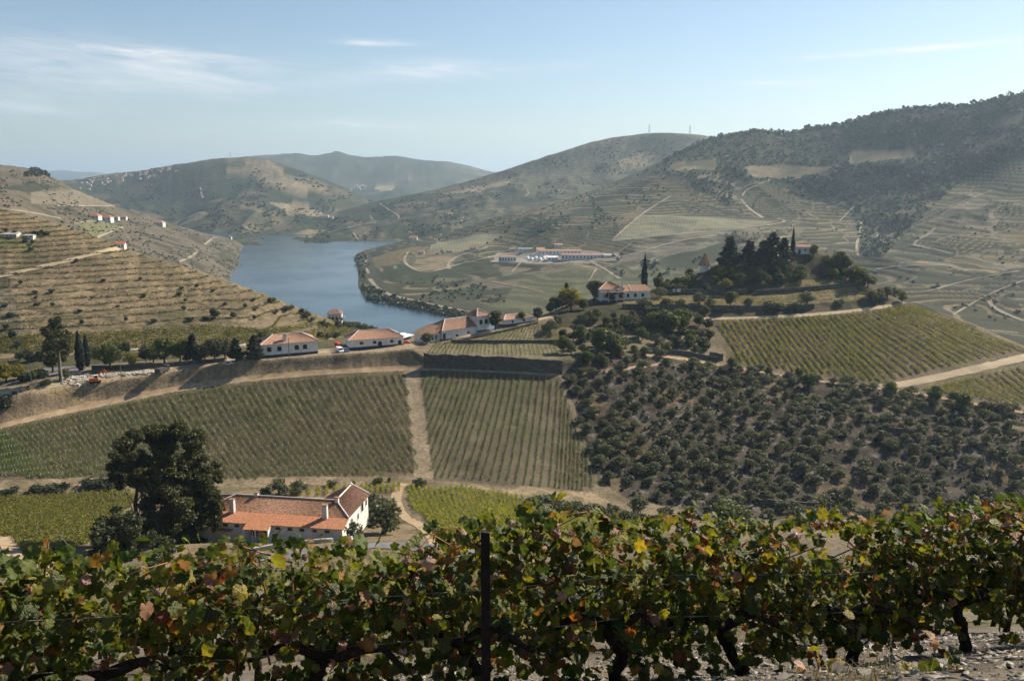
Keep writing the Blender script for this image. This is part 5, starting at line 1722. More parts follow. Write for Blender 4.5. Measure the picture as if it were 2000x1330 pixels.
def ridge_cap(parent, pts, r_, m):
    MB().tube(pts, r_, 5).build('ridge_cap', m, parent)


def hip_roof(t, L, W, H, rise, m, over=.45, hipL=None, hipR=None, capm=None, rib=.6, capr=.16, name='roof'):
    """roof over 0..L x 0..W at wall height H; hip length at each end (0 = gable)"""
    hipL = W / 2 if hipL is None else hipL
    hipR = W / 2 if hipR is None else hipR
    x0, x1, y0, y1 = -over, L + over, -over, W + over
    yc = W / 2
    A, B = (x0 + (hipL + over if hipL else 0), yc, H + rise), (x1 - (hipR + over if hipR else 0), yc, H + rise)
    mb = MB()
    n = max(4, int(L / rib)); k = max(3, int(W / rib))
    roof_sheet(mb, (x0, y0, H), (x1, y0, H), B, A, n)
    roof_sheet(mb, (x1, y1, H), (x0, y1, H), A, B, n)
    if hipL:
        roof_sheet(mb, (x0, y1, H), (x0, y0, H), A, A, k)
    if hipR:
        roof_sheet(mb, (x1, y0, H), (x1, y1, H), B, B, k)
    ro = mb.build(name, m, t)
    if capm:
        up = Vector((0, 0, .1))
        A_, B_ = Vector(A) + up, Vector(B) + up
        ridge_cap(ro, [A_, B_], capr, capm)
        if hipL:
            ridge_cap(ro, [A_, Vector((x0, y0, H + .1))], capr, capm); ridge_cap(ro, [A_, Vector((x0, y1, H + .1))], capr, capm)
        if hipR:
            ridge_cap(ro, [B_, Vector((x1, y0, H + .1))], capr, capm); ridge_cap(ro, [B_, Vector((x1, y1, H + .1))], capr, capm)
    return ro


def window(t, side, s, z, w_, h, L, W, frame=True, name='window', m=None, arch=False):
    """opening on a wall: side f(ront y=0) / r(ight x=L) / l(eft x=0) / b(ack)"""
    d0, d1 = -.03, .10

    def P(a, dep, zz):
        return {'f': (a, -dep, zz), 'b': (L - a, W + dep, zz), 'l': (-dep, W - a, zz), 'r': (L + dep, a, zz)}[side]

    def slab(mb, a0, a1, z0, z1, e0, e1):
        pts = [P(a0, e0, z0), P(a1, e0, z0), P(a1, e1, z0), P(a0, e1, z0)]
        top = [P(a0, e0, z1), P(a1, e0, z1), P(a1, e1, z1), P(a0, e1, z1)]
        mb.hexa(pts, top)
    mb = MB()
    slab(mb, s - w_ / 2, s + w_ / 2, z, z + h, d0, .025)
    if arch:
        slab(mb, s - w_ * .32, s + w_ * .32, z + h, z + h * 1.14, d0, .025)
    o = mb.build(name, m or M['glass'], t)
    if frame:
        fb = MB()
        k = .14
        slab(fb, s - w_ / 2 - k, s - w_ / 2, z, z + h, d0, d1); slab(fb, s + w_ / 2, s + w_ / 2 + k, z, z + h, d0, d1)
        slab(fb, s - w_ / 2 - k, s + w_ / 2 + k, z + h + (h * .14 if arch else 0), z + h + k + (h * .14 if arch else 0), d0, d1); slab(fb, s - w_ / 2 - k, s + w_ / 2 + k, z - k, z, d0, d1 + .04)
        fb.build('frame', M['white'], o)
        mbm = MB()
        slab(mbm, s - .03, s + .03, z, z + h, .025, .045); slab(mbm, s - w_ / 2, s + w_ / 2, z + h * .55, z + h * .55 + .05, .025, .045)
        mbm.build('glazing_bar', M['shutter'], o)
    return o


def chimney(t, x, y, z0, z1, w_=.7, d=.7):
    c = MB().box(x - w_ / 2, x + w_ / 2, y - d / 2, y + d / 2, z0, z1).build('chimney', M['white'], t)
    MB().box(x - w_ / 2 - .12, x + w_ / 2 + .12, y - d / 2 - .12, y + d / 2 + .12, z1 + .003, z1 + .18).build('chimney_cap', M['tile_brown'], c)
    return c


def site(a, b, names=VG, level='mean'):
    """origin, rotation and length of a building front between two pixels"""
    pa, pb = hit_below(*a, names), hit_below(*b, names)
    d = pb - pa
    L = math.hypot(d.x, d.y)
    z = {'mean': (pa.z + pb.z) / 2, 'min': min(pa.z, pb.z), 'max': max(pa.z, pb.z)}[level]
    return Vector((pa.x, pa.y, z)), math.atan2(d.y, d.x), L


def house(name, label, a, b, W, H, rise, roof, names=VG, cat='house', group=None, hipL=None, hipR=None, plinth=.9, wins=(), doors=(), cap=True, sides=True, level='mean', wallm=None, maxrot=None, chims=()):
    o, rz, L = site(a, b, names, level)
    if maxrot is not None:
        rz = max(-maxrot, min(maxrot, rz))
    t = thing(name, label, cat, tuple(o), rz, group)
    MB().box(0, L, 0, W, -2.5, H).build('wall', wallm or M['white'], t)
    if plinth:
        MB().box(-.04, L + .04, -.04, W + .04, -2.6, plinth).build('plinth', M['plinth'], t)
    hip_roof(t, L, W, H, rise, roof, hipL=hipL, hipR=hipR, capm=M['mortar'] if cap else None)
    for (f, z, w_, h) in wins:
        window(t, 'f', f * L, z, w_, h, L, W, True, 'window', M['shutter'], True)
    for (f, w_, h) in doors:
        window(t, 'f', f * L, 0.02, w_, h, L, W, False, 'door', M['shutter'], True)
    if sides:
        window(t, 'r', W * .35, 1.4, 1.0, 1.4, L, W, True, 'window', M['shutter']); window(t, 'r', W * .7, 1.4, 1.0, 1.4, L, W, True, 'window', M['shutter'])
        window(t, 'l', W * .5, 1.4, 1.0, 1.4, L, W, True, 'window', M['shutter'])
    for c in chims:
        chimney(t, c[0] * L, c[1] * W, c[2], c[3], c[4] if len(c) > 4 else .9, c[4] if len(c) > 4 else .9)
    return t, L


# road buildings
house('road_house', 'white house with orange hip roof and stout chimney right of the roadside conifers', (512, 699), (621, 690), 11, 5.2, 3.0, M['tile_pale'],
      wins=[(.13, 2.2, 1.7, 1.7), (.31, 2.2, 1.7, 1.7), (.62, 2.2, 1.7, 1.7), (.77, 2.2, 1.7, 1.7)], chims=[(.42, .12, 4.8, 8.6, 1.2)])
house('road_shed', 'long low white building with pale tile roof between parked van and white awning', (683, 685), (788, 674), 10, 4.0, 3.0, M['tile_pale'],
      wins=[(.22, 1.9, 1.5, 1.0), (.46, 1.9, 1.5, 1.0), (.78, 1.9, 1.5, 1.0)], doors=[(.56, 1.7, 2.4), (.93, 1.5, 2.3)])
t, L3 = house('road_villa', 'longest white road building with brown roof and attached corner tower', (864, 667), (931, 650), 12, 4.6, 3.8, M['tile_brown'], level='min', hipR=0.01,
              wins=[(.42, 1.2, 1.6, .9), (.75, 1.8, 1.5, .9)], doors=[(.06, 1.6, 3.0)])
tw = MB().box(L3 + .01, L3 + 7.2, -.4, 8.0, -2.5, 9.0).build('tower_wall', M['white'], t)
mbp = MB()
for q in [((L3 - .5, -.9, 9.0), (L3 + 7.7, -.9, 9.0)), ((L3 + 7.7, -.9, 9.0), (L3 + 7.7, 8.5, 9.0)), ((L3 + 7.7, 8.5, 9.0), (L3 - .5, 8.5, 9.0)), ((L3 - .5, 8.5, 9.0), (L3 - .5, -.9, 9.0))]:
    roof_sheet(mbp, q[0], q[1], (L3 + 3.6, 3.8, 11.8), (L3 + 3.6, 3.8, 11.8), 8)
tr_ = mbp.build('tower_roof', M['tile_brown'], t)
for q in ((L3 - .5, -.9, 9.1), (L3 + 7.7, -.9, 9.1), (L3 + 7.7, 8.5, 9.1)):
    ridge_cap(tr_, [q, (L3 + 3.6, 3.8, 11.95)], .16, M['mortar'])
for x in (2.2, 5.2):
    mbw = MB().box(L3 + x - .85, L3 + x + .85, -.44, -.36, 5.2, 7.3)
    ww = mbw.build('window', M['shutter'], t)
    MB().box(L3 + x - 1.0, L3 + x + 1.0, -.52, -.44, 7.3, 7.45).box(L3 + x - 1.0, L3 + x + 1.0, -.55, -.44, 5.05, 5.2).build('frame', M['white'], ww)
MB().box(L3, L3 + 7.2, -.46, -.405, -2.5, 2.6).build('plinth', M['plinth'], t)
mbw = MB().box(-7.5, -.01, 1.5, 10.5, -2.5, 3.6)
mbw.build('side_wing', M['white'], t)
mbw = MB(); roof_sheet(mbw, (-8.0, 11.0, 3.6), (-8.0, 1.0, 3.6), (.2, 3.0, 6.6), (.2, 9.5, 6.6), 14)
roof_sheet(mbw, (-8.0, 1.0, 3.6), (.2, 1.0, 3.6), (.2, 3.0, 6.6), (.2, 3.0, 6.6), 10)
mbw.build('side_roof', M['tile_brown'], t)
for x in (-6.2, -4.2, -2.2):
    MB().box(x - .5, x + .5, 1.44, 1.5, 1.0, 2.9).build('window', M['shutter'], t)
house('gate_lodge', 'small low lodge with orange roof along the rising road', (984, 641), (1040, 628), 7, 3.0, 1.6, M['tile_pale'], wins=[(.3, 1.3, 1.1, .9), (.7, 1.3, 1.1, .9)], sides=False)
# (the house at the water edge is built with the small far houses)
# white awning shed in the yard
o, rz, L = site((778, 668), (808, 664), VG)
t = thing('awning_shed', 'open shed with pitched white roof beside the road', 'shed', tuple(o), rz)
mb = MB(); roof_sheet(mb, (-.3, -.5, 3.6), (L + .3, -.5, 3.2), (L * .8, 8, 5.4), (.3, 8, 5.6), 10, .03); mb.build('roof', M['steel_white'], t)
MB().box(0, L, 7.8, 8, -1, 5).build('back_wall', M['concrete'], t)
for x in (.1, L * .5, L - .1):
    MB().box(x - .1, x + .1, 0, .2, -1, 3.2).build('post', M['metal'], t)
MB().box(.5, L - .5, 2, 5, 0, 1.4).build('bench', M['shutter'], t)

# knoll farmhouse
t, L = house('knoll_farmhouse', 'white farmhouse with orange tiled wings on the knoll below the lone cypress', (1171, 592), (1218, 588), 11, 6.2, 3.2, M['tile_old'], cat='farmhouse', wins=[(.35, 3.4, 1.6, 1.9), (.7, 3.4, 1.6, 1.9)], plinth=.5, level='max',
             chims=[(.30, .75, 7.0, 11.4, 1.0), (.98, .2, 5.6, 10.2, 1.0)])
MB().box(L + .01, L + 15, 2, 11, -2.5, 4.6).build('side_wing', M['white'], t)
mb = MB(); roof_sheet(mb, (L - .6, 1.5, 4.6), (L + 15.5, 1.5, 4.6), (L + 14, 6.5, 7.4), (L - .6, 6.5, 7.4), 26); roof_sheet(mb, (L + 15.5, 11.5, 4.6), (L - .6, 11.5, 4.6), (L - .6, 6.5, 7.4), (L + 14, 6.5, 7.4), 26); roof_sheet(mb, (L + 15.5, 1.5, 4.6), (L + 15.5, 11.5, 4.6), (L + 14, 6.5, 7.4), (L + 14, 6.5, 7.4), 12)
sr = mb.build('side_roof', M['tile_pale'], t)
ridge_cap(sr, [(L + 4.6, 1.4, 4.75), (L + 4.6, 6.5, 7.5)], .16, M['mortar'])
for x in (3.0, 7.0, 11.0):
    MB().box(L + x - .7, L + x + .7, 1.93, 2.0, 1.6, 3.4).build('window', M['shutter'], t)
MB().box(-.3, L * .98, -2.2, -.06, 4.7, 4.95).build('porch_roof', M['tile_old'], t)
for x in (.1, L * .33, L * .66, L * .95):
    MB().box(x - .12, x + .12, -2.1, -1.9, 0, 4.7).build('post', M['white'], t)
# pointed tower
p = hit_below(1376, 520, VG)
t = thing('pointed_tower', 'small tower with steep pointed red tile roof rising from the knoll trees', 'tower', tuple(p))
MB().lathe([(2.6, -2), (2.6, 3.2)], 8).build('wall', M['white'], t)
rf = MB().lathe([(3.6, 3.1), (2.9, 4.4), (.9, 8.2), (.06, 9.6)], 8).build('roof', M['tile_old'], t)
for k in range(8):
    a = math.pi * 2 * k / 8
    ridge_cap(rf, [(3.65 * math.cos(a), 3.65 * math.sin(a), 3.2), (.1 * math.cos(a), .1 * math.sin(a), 9.65)], .1, M['tile_old'])
MB().lathe([(.05, 9.6), (.05, 10.8)], 5).build('finial', M['metal'], t)
# chapel
t, L = house('chapel', 'tiny white chapel on top of the knoll beside slender cypress', (1556, 496), (1582, 497), 6, 3.9, 1.5, M['tile_pale'], cat='chapel', hipL=0, hipR=0, plinth=0, doors=[(.2, 1.3, 2.3)], sides=False, wins=[(.62, 1.6, .8, 1.0)])
MB().hexa([(-.02, 0, 3.9), (-.02, 6, 3.9), (-.02, 3, 5.3)], [(-.22, 0, 3.9), (-.22, 6, 3.9), (-.22, 3, 5.3)]).build('gable', M['white'], t)
# laundry
for k, (u, w_) in enumerate(((1296, 2.8), (1316, 1.3), (1325, 2.0))):
    p = hit_below(u, 574, VG)
    t = thing('laundry_line', ['leftmost white sheet drying right of the knoll house', 'small white cloth on the drying line, middle one', 'rightmost white sheet on the drying line'][k], 'laundry', tuple(p), 0, 'drying laundry')
    vv = []
    for i in range(9):
        x = -w_ / 2 + w_ * i / 8
        vv += [(x, .12 * math.sin(i * 1.3), 2.6), (x + .05, .3 * math.sin(i * 1.3 + .5), .9 + .15 * math.sin(i))]
    ff = [(2 * i, 2 * i + 2, 2 * i + 3, 2 * i + 1) for i in range(8)]
    obj('sheet', np_mesh('sheet', np.array(vv), np.array(ff), M['steel_white']), t)
    MB().tube([(-w_ / 2 - .4, 0, -.2), (-w_ / 2 - .4, 0, 2.7)], .05, 5).build('post', M['pole'], t)
    MB().tube([(-w_ / 2 - .4, 0, 2.62), (w_ / 2 + .4, 0, 2.62)], .02, 4).build('line', M['pole'], t)


# small far houses
def cottage(name, label, u, v, wpx, hpx, names, roof, group=None, depth=.8, rise=.35, rot=0.0, cat='house', wallm=None, gable=True, wins=3):
    p = hit_below(u, v, names)
    if p is None:
        return None
    d = p.y * CP - (p.z - HC) * SP
    L, H = wpx / F * d, hpx / F * d
    t = thing(name, label, cat, (p.x, p.y, p.z), rot, group)
    W = L * depth if L < 18 else 12
    MB().box(-L / 2, L / 2, 0, W, -3, H).build('wall', wallm or M['white'], t)
    rs = min(W * rise, L * .4)
    g = 0 if gable else W / 2
    mb = MB()
    o_ = .4
    A, B = (-L / 2 - o_ + g, W / 2, H + rs), (L / 2 + o_ - g, W / 2, H + rs)
    roof_sheet(mb, (-L / 2 - o_, -o_, H), (L / 2 + o_, -o_, H), B, A, max(3, int(L / 2)))
    roof_sheet(mb, (L / 2 + o_, W + o_, H), (-L / 2 - o_, W + o_, H), A, B, max(3, int(L / 2)))
    if gable:
        for x in (-L / 2, L / 2):
            mb2 = MB().hexa([(x, 0, H), (x, W, H), (x, W / 2, H + rs * .96)], [(x + .2 * (1 if x < 0 else -1), 0, H), (x + .2 * (1 if x < 0 else -1), W, H), (x + .2 * (1 if x < 0 else -1), W / 2, H + rs * .96)])
            mb2.build('gable', wallm or M['white'], t)
    else:
        roof_sheet(mb, (-L / 2 - o_, W + o_, H), (-L / 2 - o_, -o_, H), A, A, 4); roof_sheet(mb, (L / 2 + o_, -o_, H), (L / 2 + o_, W + o_, H), B, B, 4)
    mb.build('roof', roof, t)
    for k in range(wins):
        x = -L / 2 + L * (k + .5) / wins
        w_ = min(L / wins * .38, 1.6)
        MB().box(x - w_ / 2, x + w_ / 2, -.06, -.003, H * .35, H * .75).build('window', M['shutter'], t)
    return t


t = cottage('boat_house', 'two storey dark roofed house alone on the spur above the water', 654, 628, 27, 15, EH, M['tile_brown'], gable=False, wins=4, rot=.1)
for x in (-4, -1.3, 1.3, 4):
    MB().box(x - .5, x + .5, -.07, -.004, .6, 2.0).build('door', M['shutter'], t)
MB().box(-6, 6, -1.5, -.08, 2.6, 2.8).build('balcony', M['concrete'], t)
cottage('field_hut', 'small white hut with orange roof at the end of the diagonal hill track', 233, 485, 19, 8, EH, M['tile_new'], rot=.15)
cottage('hill_shed', 'long low white shed on the left terraced hill', 14, 463, 36, 5.5, EH, M['concrete'], rot=.05, wins=5, rise=.12)
cottage('hill_shed', 'shorter low white shed next to the long one on the left hill', 56, 466, 17, 6, EH, M['concrete'], rot=.05, wins=2, rise=.12)
for lab, u, v, w_, h, rf in [('red roofed house, leftmost of the estate on the left bank hill', 182, 427, 20, 5, 'tile_new'), ('largest red roofed house of the estate on the left bank hill', 203, 432, 26, 7, 'tile_new'), ('white house at the right of the red roofed estate', 226, 430, 10, 6, 'tile_pale'), ('small white house beside the estate trees on left bank', 241, 429, 10, 5, 'tile_pale'), ('lone white house right of the estate on the left bank hill', 309, 441, 18, 6, 'tile_pale'), ('white cabin near the tip of the left bank hill', 449, 467, 6, 4, 'tile_pale'), ('tiny white house on the left skyline slope', 57, 336, 4, 3, 'tile_pale')]:
    cottage('estate_house', lab, u, v, w_, h, LB, M[rf], 'white houses on the left bank', wins=3 if w_ > 8 else 1, gable=False)
# winery
cottage('winery_hall', 'longest white winery hall with pink roof, upper one', 1093, 499, 84, 9, RB, M['tile_pale'], rot=-.02, cat='winery', wins=12, rise=.16)
cottage('winery_hall', 'white winery hall in front and right of the upper hall', 1138, 508, 84, 10, RB, M['tile_pale'], rot=-.05, cat='winery', wins=12, rise=.16)
cottage('winery_gable', 'white gabled block at the left end of the upper winery hall', 1056, 499, 16, 11, RB, M['tile_pale'], cat='winery', wins=2, depth=1.5, rise=.16)
cottage('winery_house', 'white house left of the winery tanks', 991, 512, 34, 10, RB, M['tile_pale'], cat='house', wins=6, gable=False, rise=.16)
cottage('winery_house', 'small white house directly above the winery', 1091, 483, 15, 5, RB, M['tile_pale'], cat='house', wins=2, rise=.16)
cottage('winery_office', 'low white office right of the round tanks', 1080, 510, 20, 7, RB, M['steel_white'], cat='building', wins=3, rise=.16)
cottage('winery_shed', 'long low shed left of the upper winery hall', 1030, 490, 36, 3.5, RB, M['metal'], cat='shed', wins=4, rise=.16)
cottage('winery_shed', 'low shed at the right end of the winery', 1190, 502, 22, 3.0, RB, M['concrete'], cat='shed', wins=2, rise=.16)
for k, (u, v) in enumerate([(1030, 507), (1038, 509), (1046, 507), (1054, 509), (1062, 507), (1034, 504), (1050, 504), (1066, 505)]):
    p = hit_below(u, v, RB)
    t = thing('storage_tank', 'white domed storage tank before the winery halls', 'tank', tuple(p), 0, 'domed tanks at the winery')
    MB().lathe([(3.4, -1), (3.4, 3.4)], 14).build('shell', M['steel_white'], t, True)
    MB().lathe([(3.45, 3.4), (2.9, 4.3), (1.7, 4.9), (.2, 5.1)], 14).build('dome', M['steel_white'], t, True)
for lab, u, v, w_, h, rf in [('red roofed house above the river bend', 807, 470, 15, 5, 'tile_new'), ('white cabin up the slope from the river bend', 851, 472, 7, 4, 'tile_pale'), ('low house at the edge of the pale field', 924, 488, 14, 4, 'tile_old'), ('white house by the riverside terraces', 822, 497, 12, 5, 'tile_pale'), ('low white sheds left of the winery', 1000, 490, 12, 3, 'tile_pale'), ('small white barn left of the tan field', 880, 493, 10, 3, 'tile_pale'), ('pale barn near the gully on the right slope', 1716, 530, 8, 4, 'tile_old'), ('white hut by the gully track on the right', 1690, 536, 6, 4, 'tile_pale')]:
    cottage('slope_house', lab, u, v, w_, h, RB, M[rf], 'small houses on the right bank slope', wins=2)
for lab, u, v, w_, h in [('white house on the river spur of the middle hill', 634, 427, 14, 5), ('second small house on the river spur of the middle hill', 646, 428, 8, 3.5), ('white house high on the middle hill', 936, 380, 8, 3.5), ('pair of pale sheds on the middle hill slope', 880, 421, 10, 3), ('tiny white hut low on the middle hill', 973, 434, 5, 3), ('white hut among middle hill scrub', 800, 457, 6, 3)]:
    cottage('slope_house', lab, u, v, w_, h, MH, M['tile_pale'], 'small houses on the middle hill', wins=2)
r_ = random.Random(5)
for k in range(64):
    u = r_.choice([r_.uniform(150, 215), r_.uniform(190, 290), r_.uniform(270, 345)])
    v = np.interp(u, [150, 200, 270, 345], [355, 346, 338, 326]) + abs(r_.gauss(0, 6)) + (r_.uniform(0, 10) if u < 215 else 0)
    cottage('village_house', 'tiny white house of the hilltop village on the far left ridge', u, v, r_.uniform(2.5, 5), r_.uniform(1.8, 3.2), ['village_hill'], M[r_.choice(['tile_pale', 'tile_new', 'tile_old'])], 'houses of the hilltop village', wins=1, rot=r_.uniform(-.4, .4))
for k in range(16):
    cottage('hamlet_house', 'tiny pale house of the hamlet below the far peak', r_.uniform(684, 722), r_.uniform(362, 375), r_.uniform(2.5, 4.5), r_.uniform(1.6, 2.6), ['far_mountains', 'village_hill'], M[r_.choice(['tile_pale', 'tile_old'])], 'houses of the far hamlet', wins=1, rot=r_.uniform(-.4, .4))
# corner of a roof below the foreground vines on the right
cottage('orchard_shed', 'pink tiled shed roof glimpsed behind the right end of the vines', 1962, 1068, 62, 10, VG + ['near_hillside'], M['tile_pale'], cat='shed', wins=0)


# ------------------------------------------------------------------ the farmhouse below
def farmhouse():
    pB = hit_below(669, 1056, VG)
    gz = pB.z
    rz = R(-9)
    Lh, Wm = 34.0, 15.0
    o = Vector((pB.x, pB.y, gz)) - Vector((math.cos(rz) * Lh, math.sin(rz) * Lh, 0))
    t = thing('farmhouse', 'long white farmhouse with two-tone orange tiled roof beside the huge tree', 'farmhouse', tuple(o), rz)
    He, Hm, Hr = 2.8, 3.9, 6.0
    y1, yr, yb = 3.2, 7.6, 12.0
    # walls
    mb = MB()
    mb.box(0, 26.0, 0, yb, -3, 2.75)
    mb.hexa([(26.002, 0, -3), (Lh, 0, -3), (Lh, 17.5, -3), (26.002, 17.5, -3)], [(26.002, 0, 2.75), (Lh, 0, 2.75), (Lh, 17.5, 2.75), (26.002, 17.5, 2.75)])
    mb.hexa([(26.003, y1, 2.752), (Lh - .001, y1, 2.752), (Lh - .001, 17.49, 2.752), (26.003, 17.49, 2.752)], [(26.003, y1, 3.8), (Lh - .001, y1, 3.8), (Lh - .001, 17.49, 3.8), (26.003, 17.49, 3.8)])
    mb.hexa([(Lh - .25, .05, 2.752), (Lh - .002, .05, 2.752), (Lh - .002, y1 - .002, 2.752), (Lh - .25, y1 - .002, 2.752)], [(Lh - .25, .05, 2.80), (Lh - .002, .05, 2.80), (Lh - .002, y1 - .002, 3.7), (Lh - .25, y1 - .002, 3.7)])
    mb.build('wall', M['white'], t)
    # roof: lower lean-to in newer tile, upper slopes weathered
    mb = MB()
    roof_sheet(mb, (-.45, -.5, He - .05), (Lh + .45, -.5, He - .05), (Lh + .45, y1, Hm), (-.45 + 1.0, y1, Hm), 120, .05)
    mb.build('lower_roof', M['tile_new'], t)
    mb = MB()
    A, B = (6.2, yr, Hr), (30.0, yr, Hr)
    roof_sheet(mb, (.55, y1, Hm), (Lh + .45, y1, Hm), B, A, 116, .05)
    roof_sheet(mb, (26, yb + .4, He + 1.0), (-.45, yb + .4, He + 1.0), A, (26, yr, Hr), 70, .05)
    roof_sheet(mb, (-.45, yb + .4, He + 1.0), (.55, y1, Hm), A, A, 30, .05)
    ro = mb.build('upper_roof', M['tile_old'], t)
    mb = MB()
    C = (30.0, 17.9, Hr + .1)
    roof_sheet(mb, (Lh + .45, y1, Hm), (Lh + .45, 17.9, Hm), C, B, 50, .05)
    roof_sheet(mb, (25.55, 17.9, Hm), (25.55, yr + .8, Hm + 1.2), (30, yr + .8, Hr + .02), C, 40, .05)
    wr = mb.build('wing_roof', M['tile_brown'], t)
    MB().hexa([(26, 17.5, 3.8), (Lh, 17.5, 3.8), (30, 17.5, Hr - .1)], [(26, 17.3, 3.8), (Lh, 17.3, 3.8), (30, 17.3, Hr - .1)]).build('gable', M['white'], t)
    up = Vector((0, 0, .12))
    for q in ([A, B], [A, (.5, y1, Hm)], [(.5, y1, Hm), (-.45, -.5, He - .05)][:0] or [A, (-.4, yb + .3, He + 1.0)]):
        ridge_cap(ro, [Vector(q[0]) + up, Vector(q[1]) + up], .17, M['mortar'])
    for q in ([B, C], [B, (Lh + .4, y1, Hm)], [C, (Lh + .45, 17.9, Hm)]):
        ridge_cap(wr, [Vector(q[0]) + up, Vector(q[1]) + up], .17, M['mortar'])
    MB().lathe([(.35, Hr + .2), (.35, Hr + .6), (.1, Hr + .7)], 8, (30, 17.6, 0)).build('finial', M['mortar'], t)
    # chimneys
    chimney(t, 7.6, 2.9, 3.3, 6.7, 1.0, .9)
    chimney(t, 29.2, 2.9, 3.3, 6.7, 1.0, .9)
    chimney(t, 11.2, yr, Hr - .3, Hr + .75, .7, .6)
    chimney(t, 30.3, yr - .3, Hr - .3, Hr + .8, .8, .7)
    # small high windows on the front
    for x in (1.7, 4.4, 7.2, 9.9, 19.4, 22.2, 24.9, 27.7, 30.6):
        window(t, 'f', x, 1.55, 1.15, .75, Lh, Wm, True)
    # porch
    mb = MB(); roof_sheet(mb, (12.4, -2.6, 2.35), (18.2, -2.6, 2.35), (18.2, -.3, 3.05), (12.4, -.3, 3.05), 20, .05); mb.build('porch_roof', M['tile_new'], t)
    MB().box(17.9, 18.15, -2.4, -.04, -2, 2.45).build('porch_wall', M['white'], t)
    for x in (12.6, 15.2):
        MB().box(x - .15, x + .15, -2.4, -2.1, -2, 2.3).build('post', M['white'], t)
    for x in (13.9, 16.6):
        window(t, 'f', x, -.2, 1.5, 2.3, Lh, Wm, False, 'door', M['shutter'])
    MB().box(5.4, 9.0, -1.6, -.05, 0.95, 1.1).build('awning', M['tile_brown'], t)
    # right side wall windows
    window(t, 'r', 6.0, 1.2, 1.0, 1.5, Lh, Wm, True)
    window(t, 'r', 10.2, .9, .9, 1.3, Lh, Wm, True)
    window(t, 'r', 13.2, 1.5, 1.6, 2.0, Lh, Wm, True, arch=True)
    window(t, 'r', 16.0, 1.9, .9, 1.4, Lh, Wm, True)
    return t


farmhouse()


# ------------------------------------------------------------------ vehicles, machines, poles, boats
def wheel(t, x, y, r_, w_=.25):
    o = MB().lathe([(r_, -w_ / 2), (r_, w_ / 2)], 12)
    o.v = [(x + a, y + c, r_ + b) for a, b, c in o.v]
    wo = o.build('wheel', M['tyre'], t)
    h = MB().lathe([(r_ * .55, -w_ / 2 - .02), (r_ * .55, w_ / 2 + .02)], 10)
    h.v = [(x + a, y + c, r_ + b) for a, b, c in h.v]
    h.build('rim', M['metal'], wo)


M['tyre'] = mat('rubber', (.02, .02, .02), .9, .2, 4)
M['car_glass'] = mat('car_glass', (.02, .025, .03), .1, .1, 1, spec=.6)
M['orange'] = mat('orange_paint', (.65, .16, .05), .5, .15, 1)
M['red'] = mat('red_paint', (.50, .04, .035), .45, .1, 1)
M['blue'] = mat('blue_paint', (.05, .09, .22), .45, .1, 1)
M['silver'] = mat('silver_paint', (.42, .43, .45), .35, .1, 1)
M['tarp_dark'] = mat('dark_tarp', (.06, .055, .055), .8, .2, 1)


def vehicle(name, label, cat, u, v, rz, kind, paint, names=VG):
    p = hit_below(u, v, names)
    t = thing(name, label, cat, tuple(p), rz)
    if kind == 'van':
        prof = [(-2.4, .45), (2.3, .45), (2.4, .9), (1.9, 1.15), (1.15, 2.05), (-2.35, 2.1)]
    elif kind == 'truck':
        prof = [(-3.2, .7), (2.9, .7), (2.9, 2.7), (1.5, 2.75), (1.4, 1.3), (-3.2, 1.3)]
    else:
        prof = [(-2.0, .4), (2.0, .4), (2.05, .8), (1.3, .95), (.6, 1.45), (-1.1, 1.5), (-1.8, 1.0), (-2.05, .9)]
    hw = .92 if kind != 'truck' else 1.15
    MB().hexa([(x, -hw, z) for x, z in prof], [(x, hw, z) for x, z in prof]).build('body', paint, t)
    if kind == 'van':
        for s in (-1, 1):
            MB().box(.2, 1.1, s * hw - .01 if s > 0 else s * hw - .03, s * hw + .03 if s > 0 else s * hw + .01, 1.3, 1.9).build('window', M['car_glass'], t)
        MB().hexa([(1.25, -.8, 1.95), (1.25, .8, 1.95), (1.88, .8, 1.22), (1.88, -.8, 1.22)], [(1.29, -.8, 1.99), (1.29, .8, 1.99), (1.92, .8, 1.26), (1.92, -.8, 1.26)]).build('windscreen', M['car_glass'], t)
        MB().box(-2.44, -2.36, -.7, .7, 1.3, 1.9).build('rear_window', M['car_glass'], t)
    elif kind == 'truck':
        for s in (-1, 1):
            MB().box(1.7, 2.6, s * hw - .02, s * hw + .02, 1.7, 2.4).build('window', M['car_glass'], t)
        MB().box(2.86, 2.94, -.95, .95, 1.7, 2.45).build('windscreen', M['car_glass'], t)
        MB().box(-3.2, 1.2, -1.2, 1.2, 1.303, 2.1).build('load_bed', M['tarp_dark'], t)
    else:
        for s in (-1, 1):
            MB().hexa([(-1.0, s * hw - .02, 1.0), (.95, s * hw - .02, 1.0), (.5, s * hw - .02, 1.4), (-.9, s * hw - .02, 1.42)], [(-1.0, s * hw + .02, 1.0), (.95, s * hw + .02, 1.0), (.5, s * hw + .02, 1.4), (-.9, s * hw + .02, 1.42)]).build('window', M['car_glass'], t)
        MB().hexa([(.66, -.8, 1.42), (.66, .8, 1.42), (1.26, .8, .98), (1.26, -.8, .98)], [(.7, -.8, 1.46), (.7, .8, 1.46), (1.3, .8, 1.02), (1.3, -.8, 1.02)]).build('windscreen', M['car_glass'], t)
    wr = .36 if kind != 'truck' else .48
    for x in ((-1.35, 1.4) if kind != 'truck' else (-2.2, 2.0)):
        for y in (-hw + .06, hw - .06):
            wheel(t, x, y, wr)
    for y in (-.6, .6):
        x = 2.36 if kind == 'van' else (2.9 if kind == 'truck' else 2.02)
        MB().box(x - .05, x + .06, y - .15, y + .15, .72, .9).build('headlight', M['steel_white'], t)
    return t


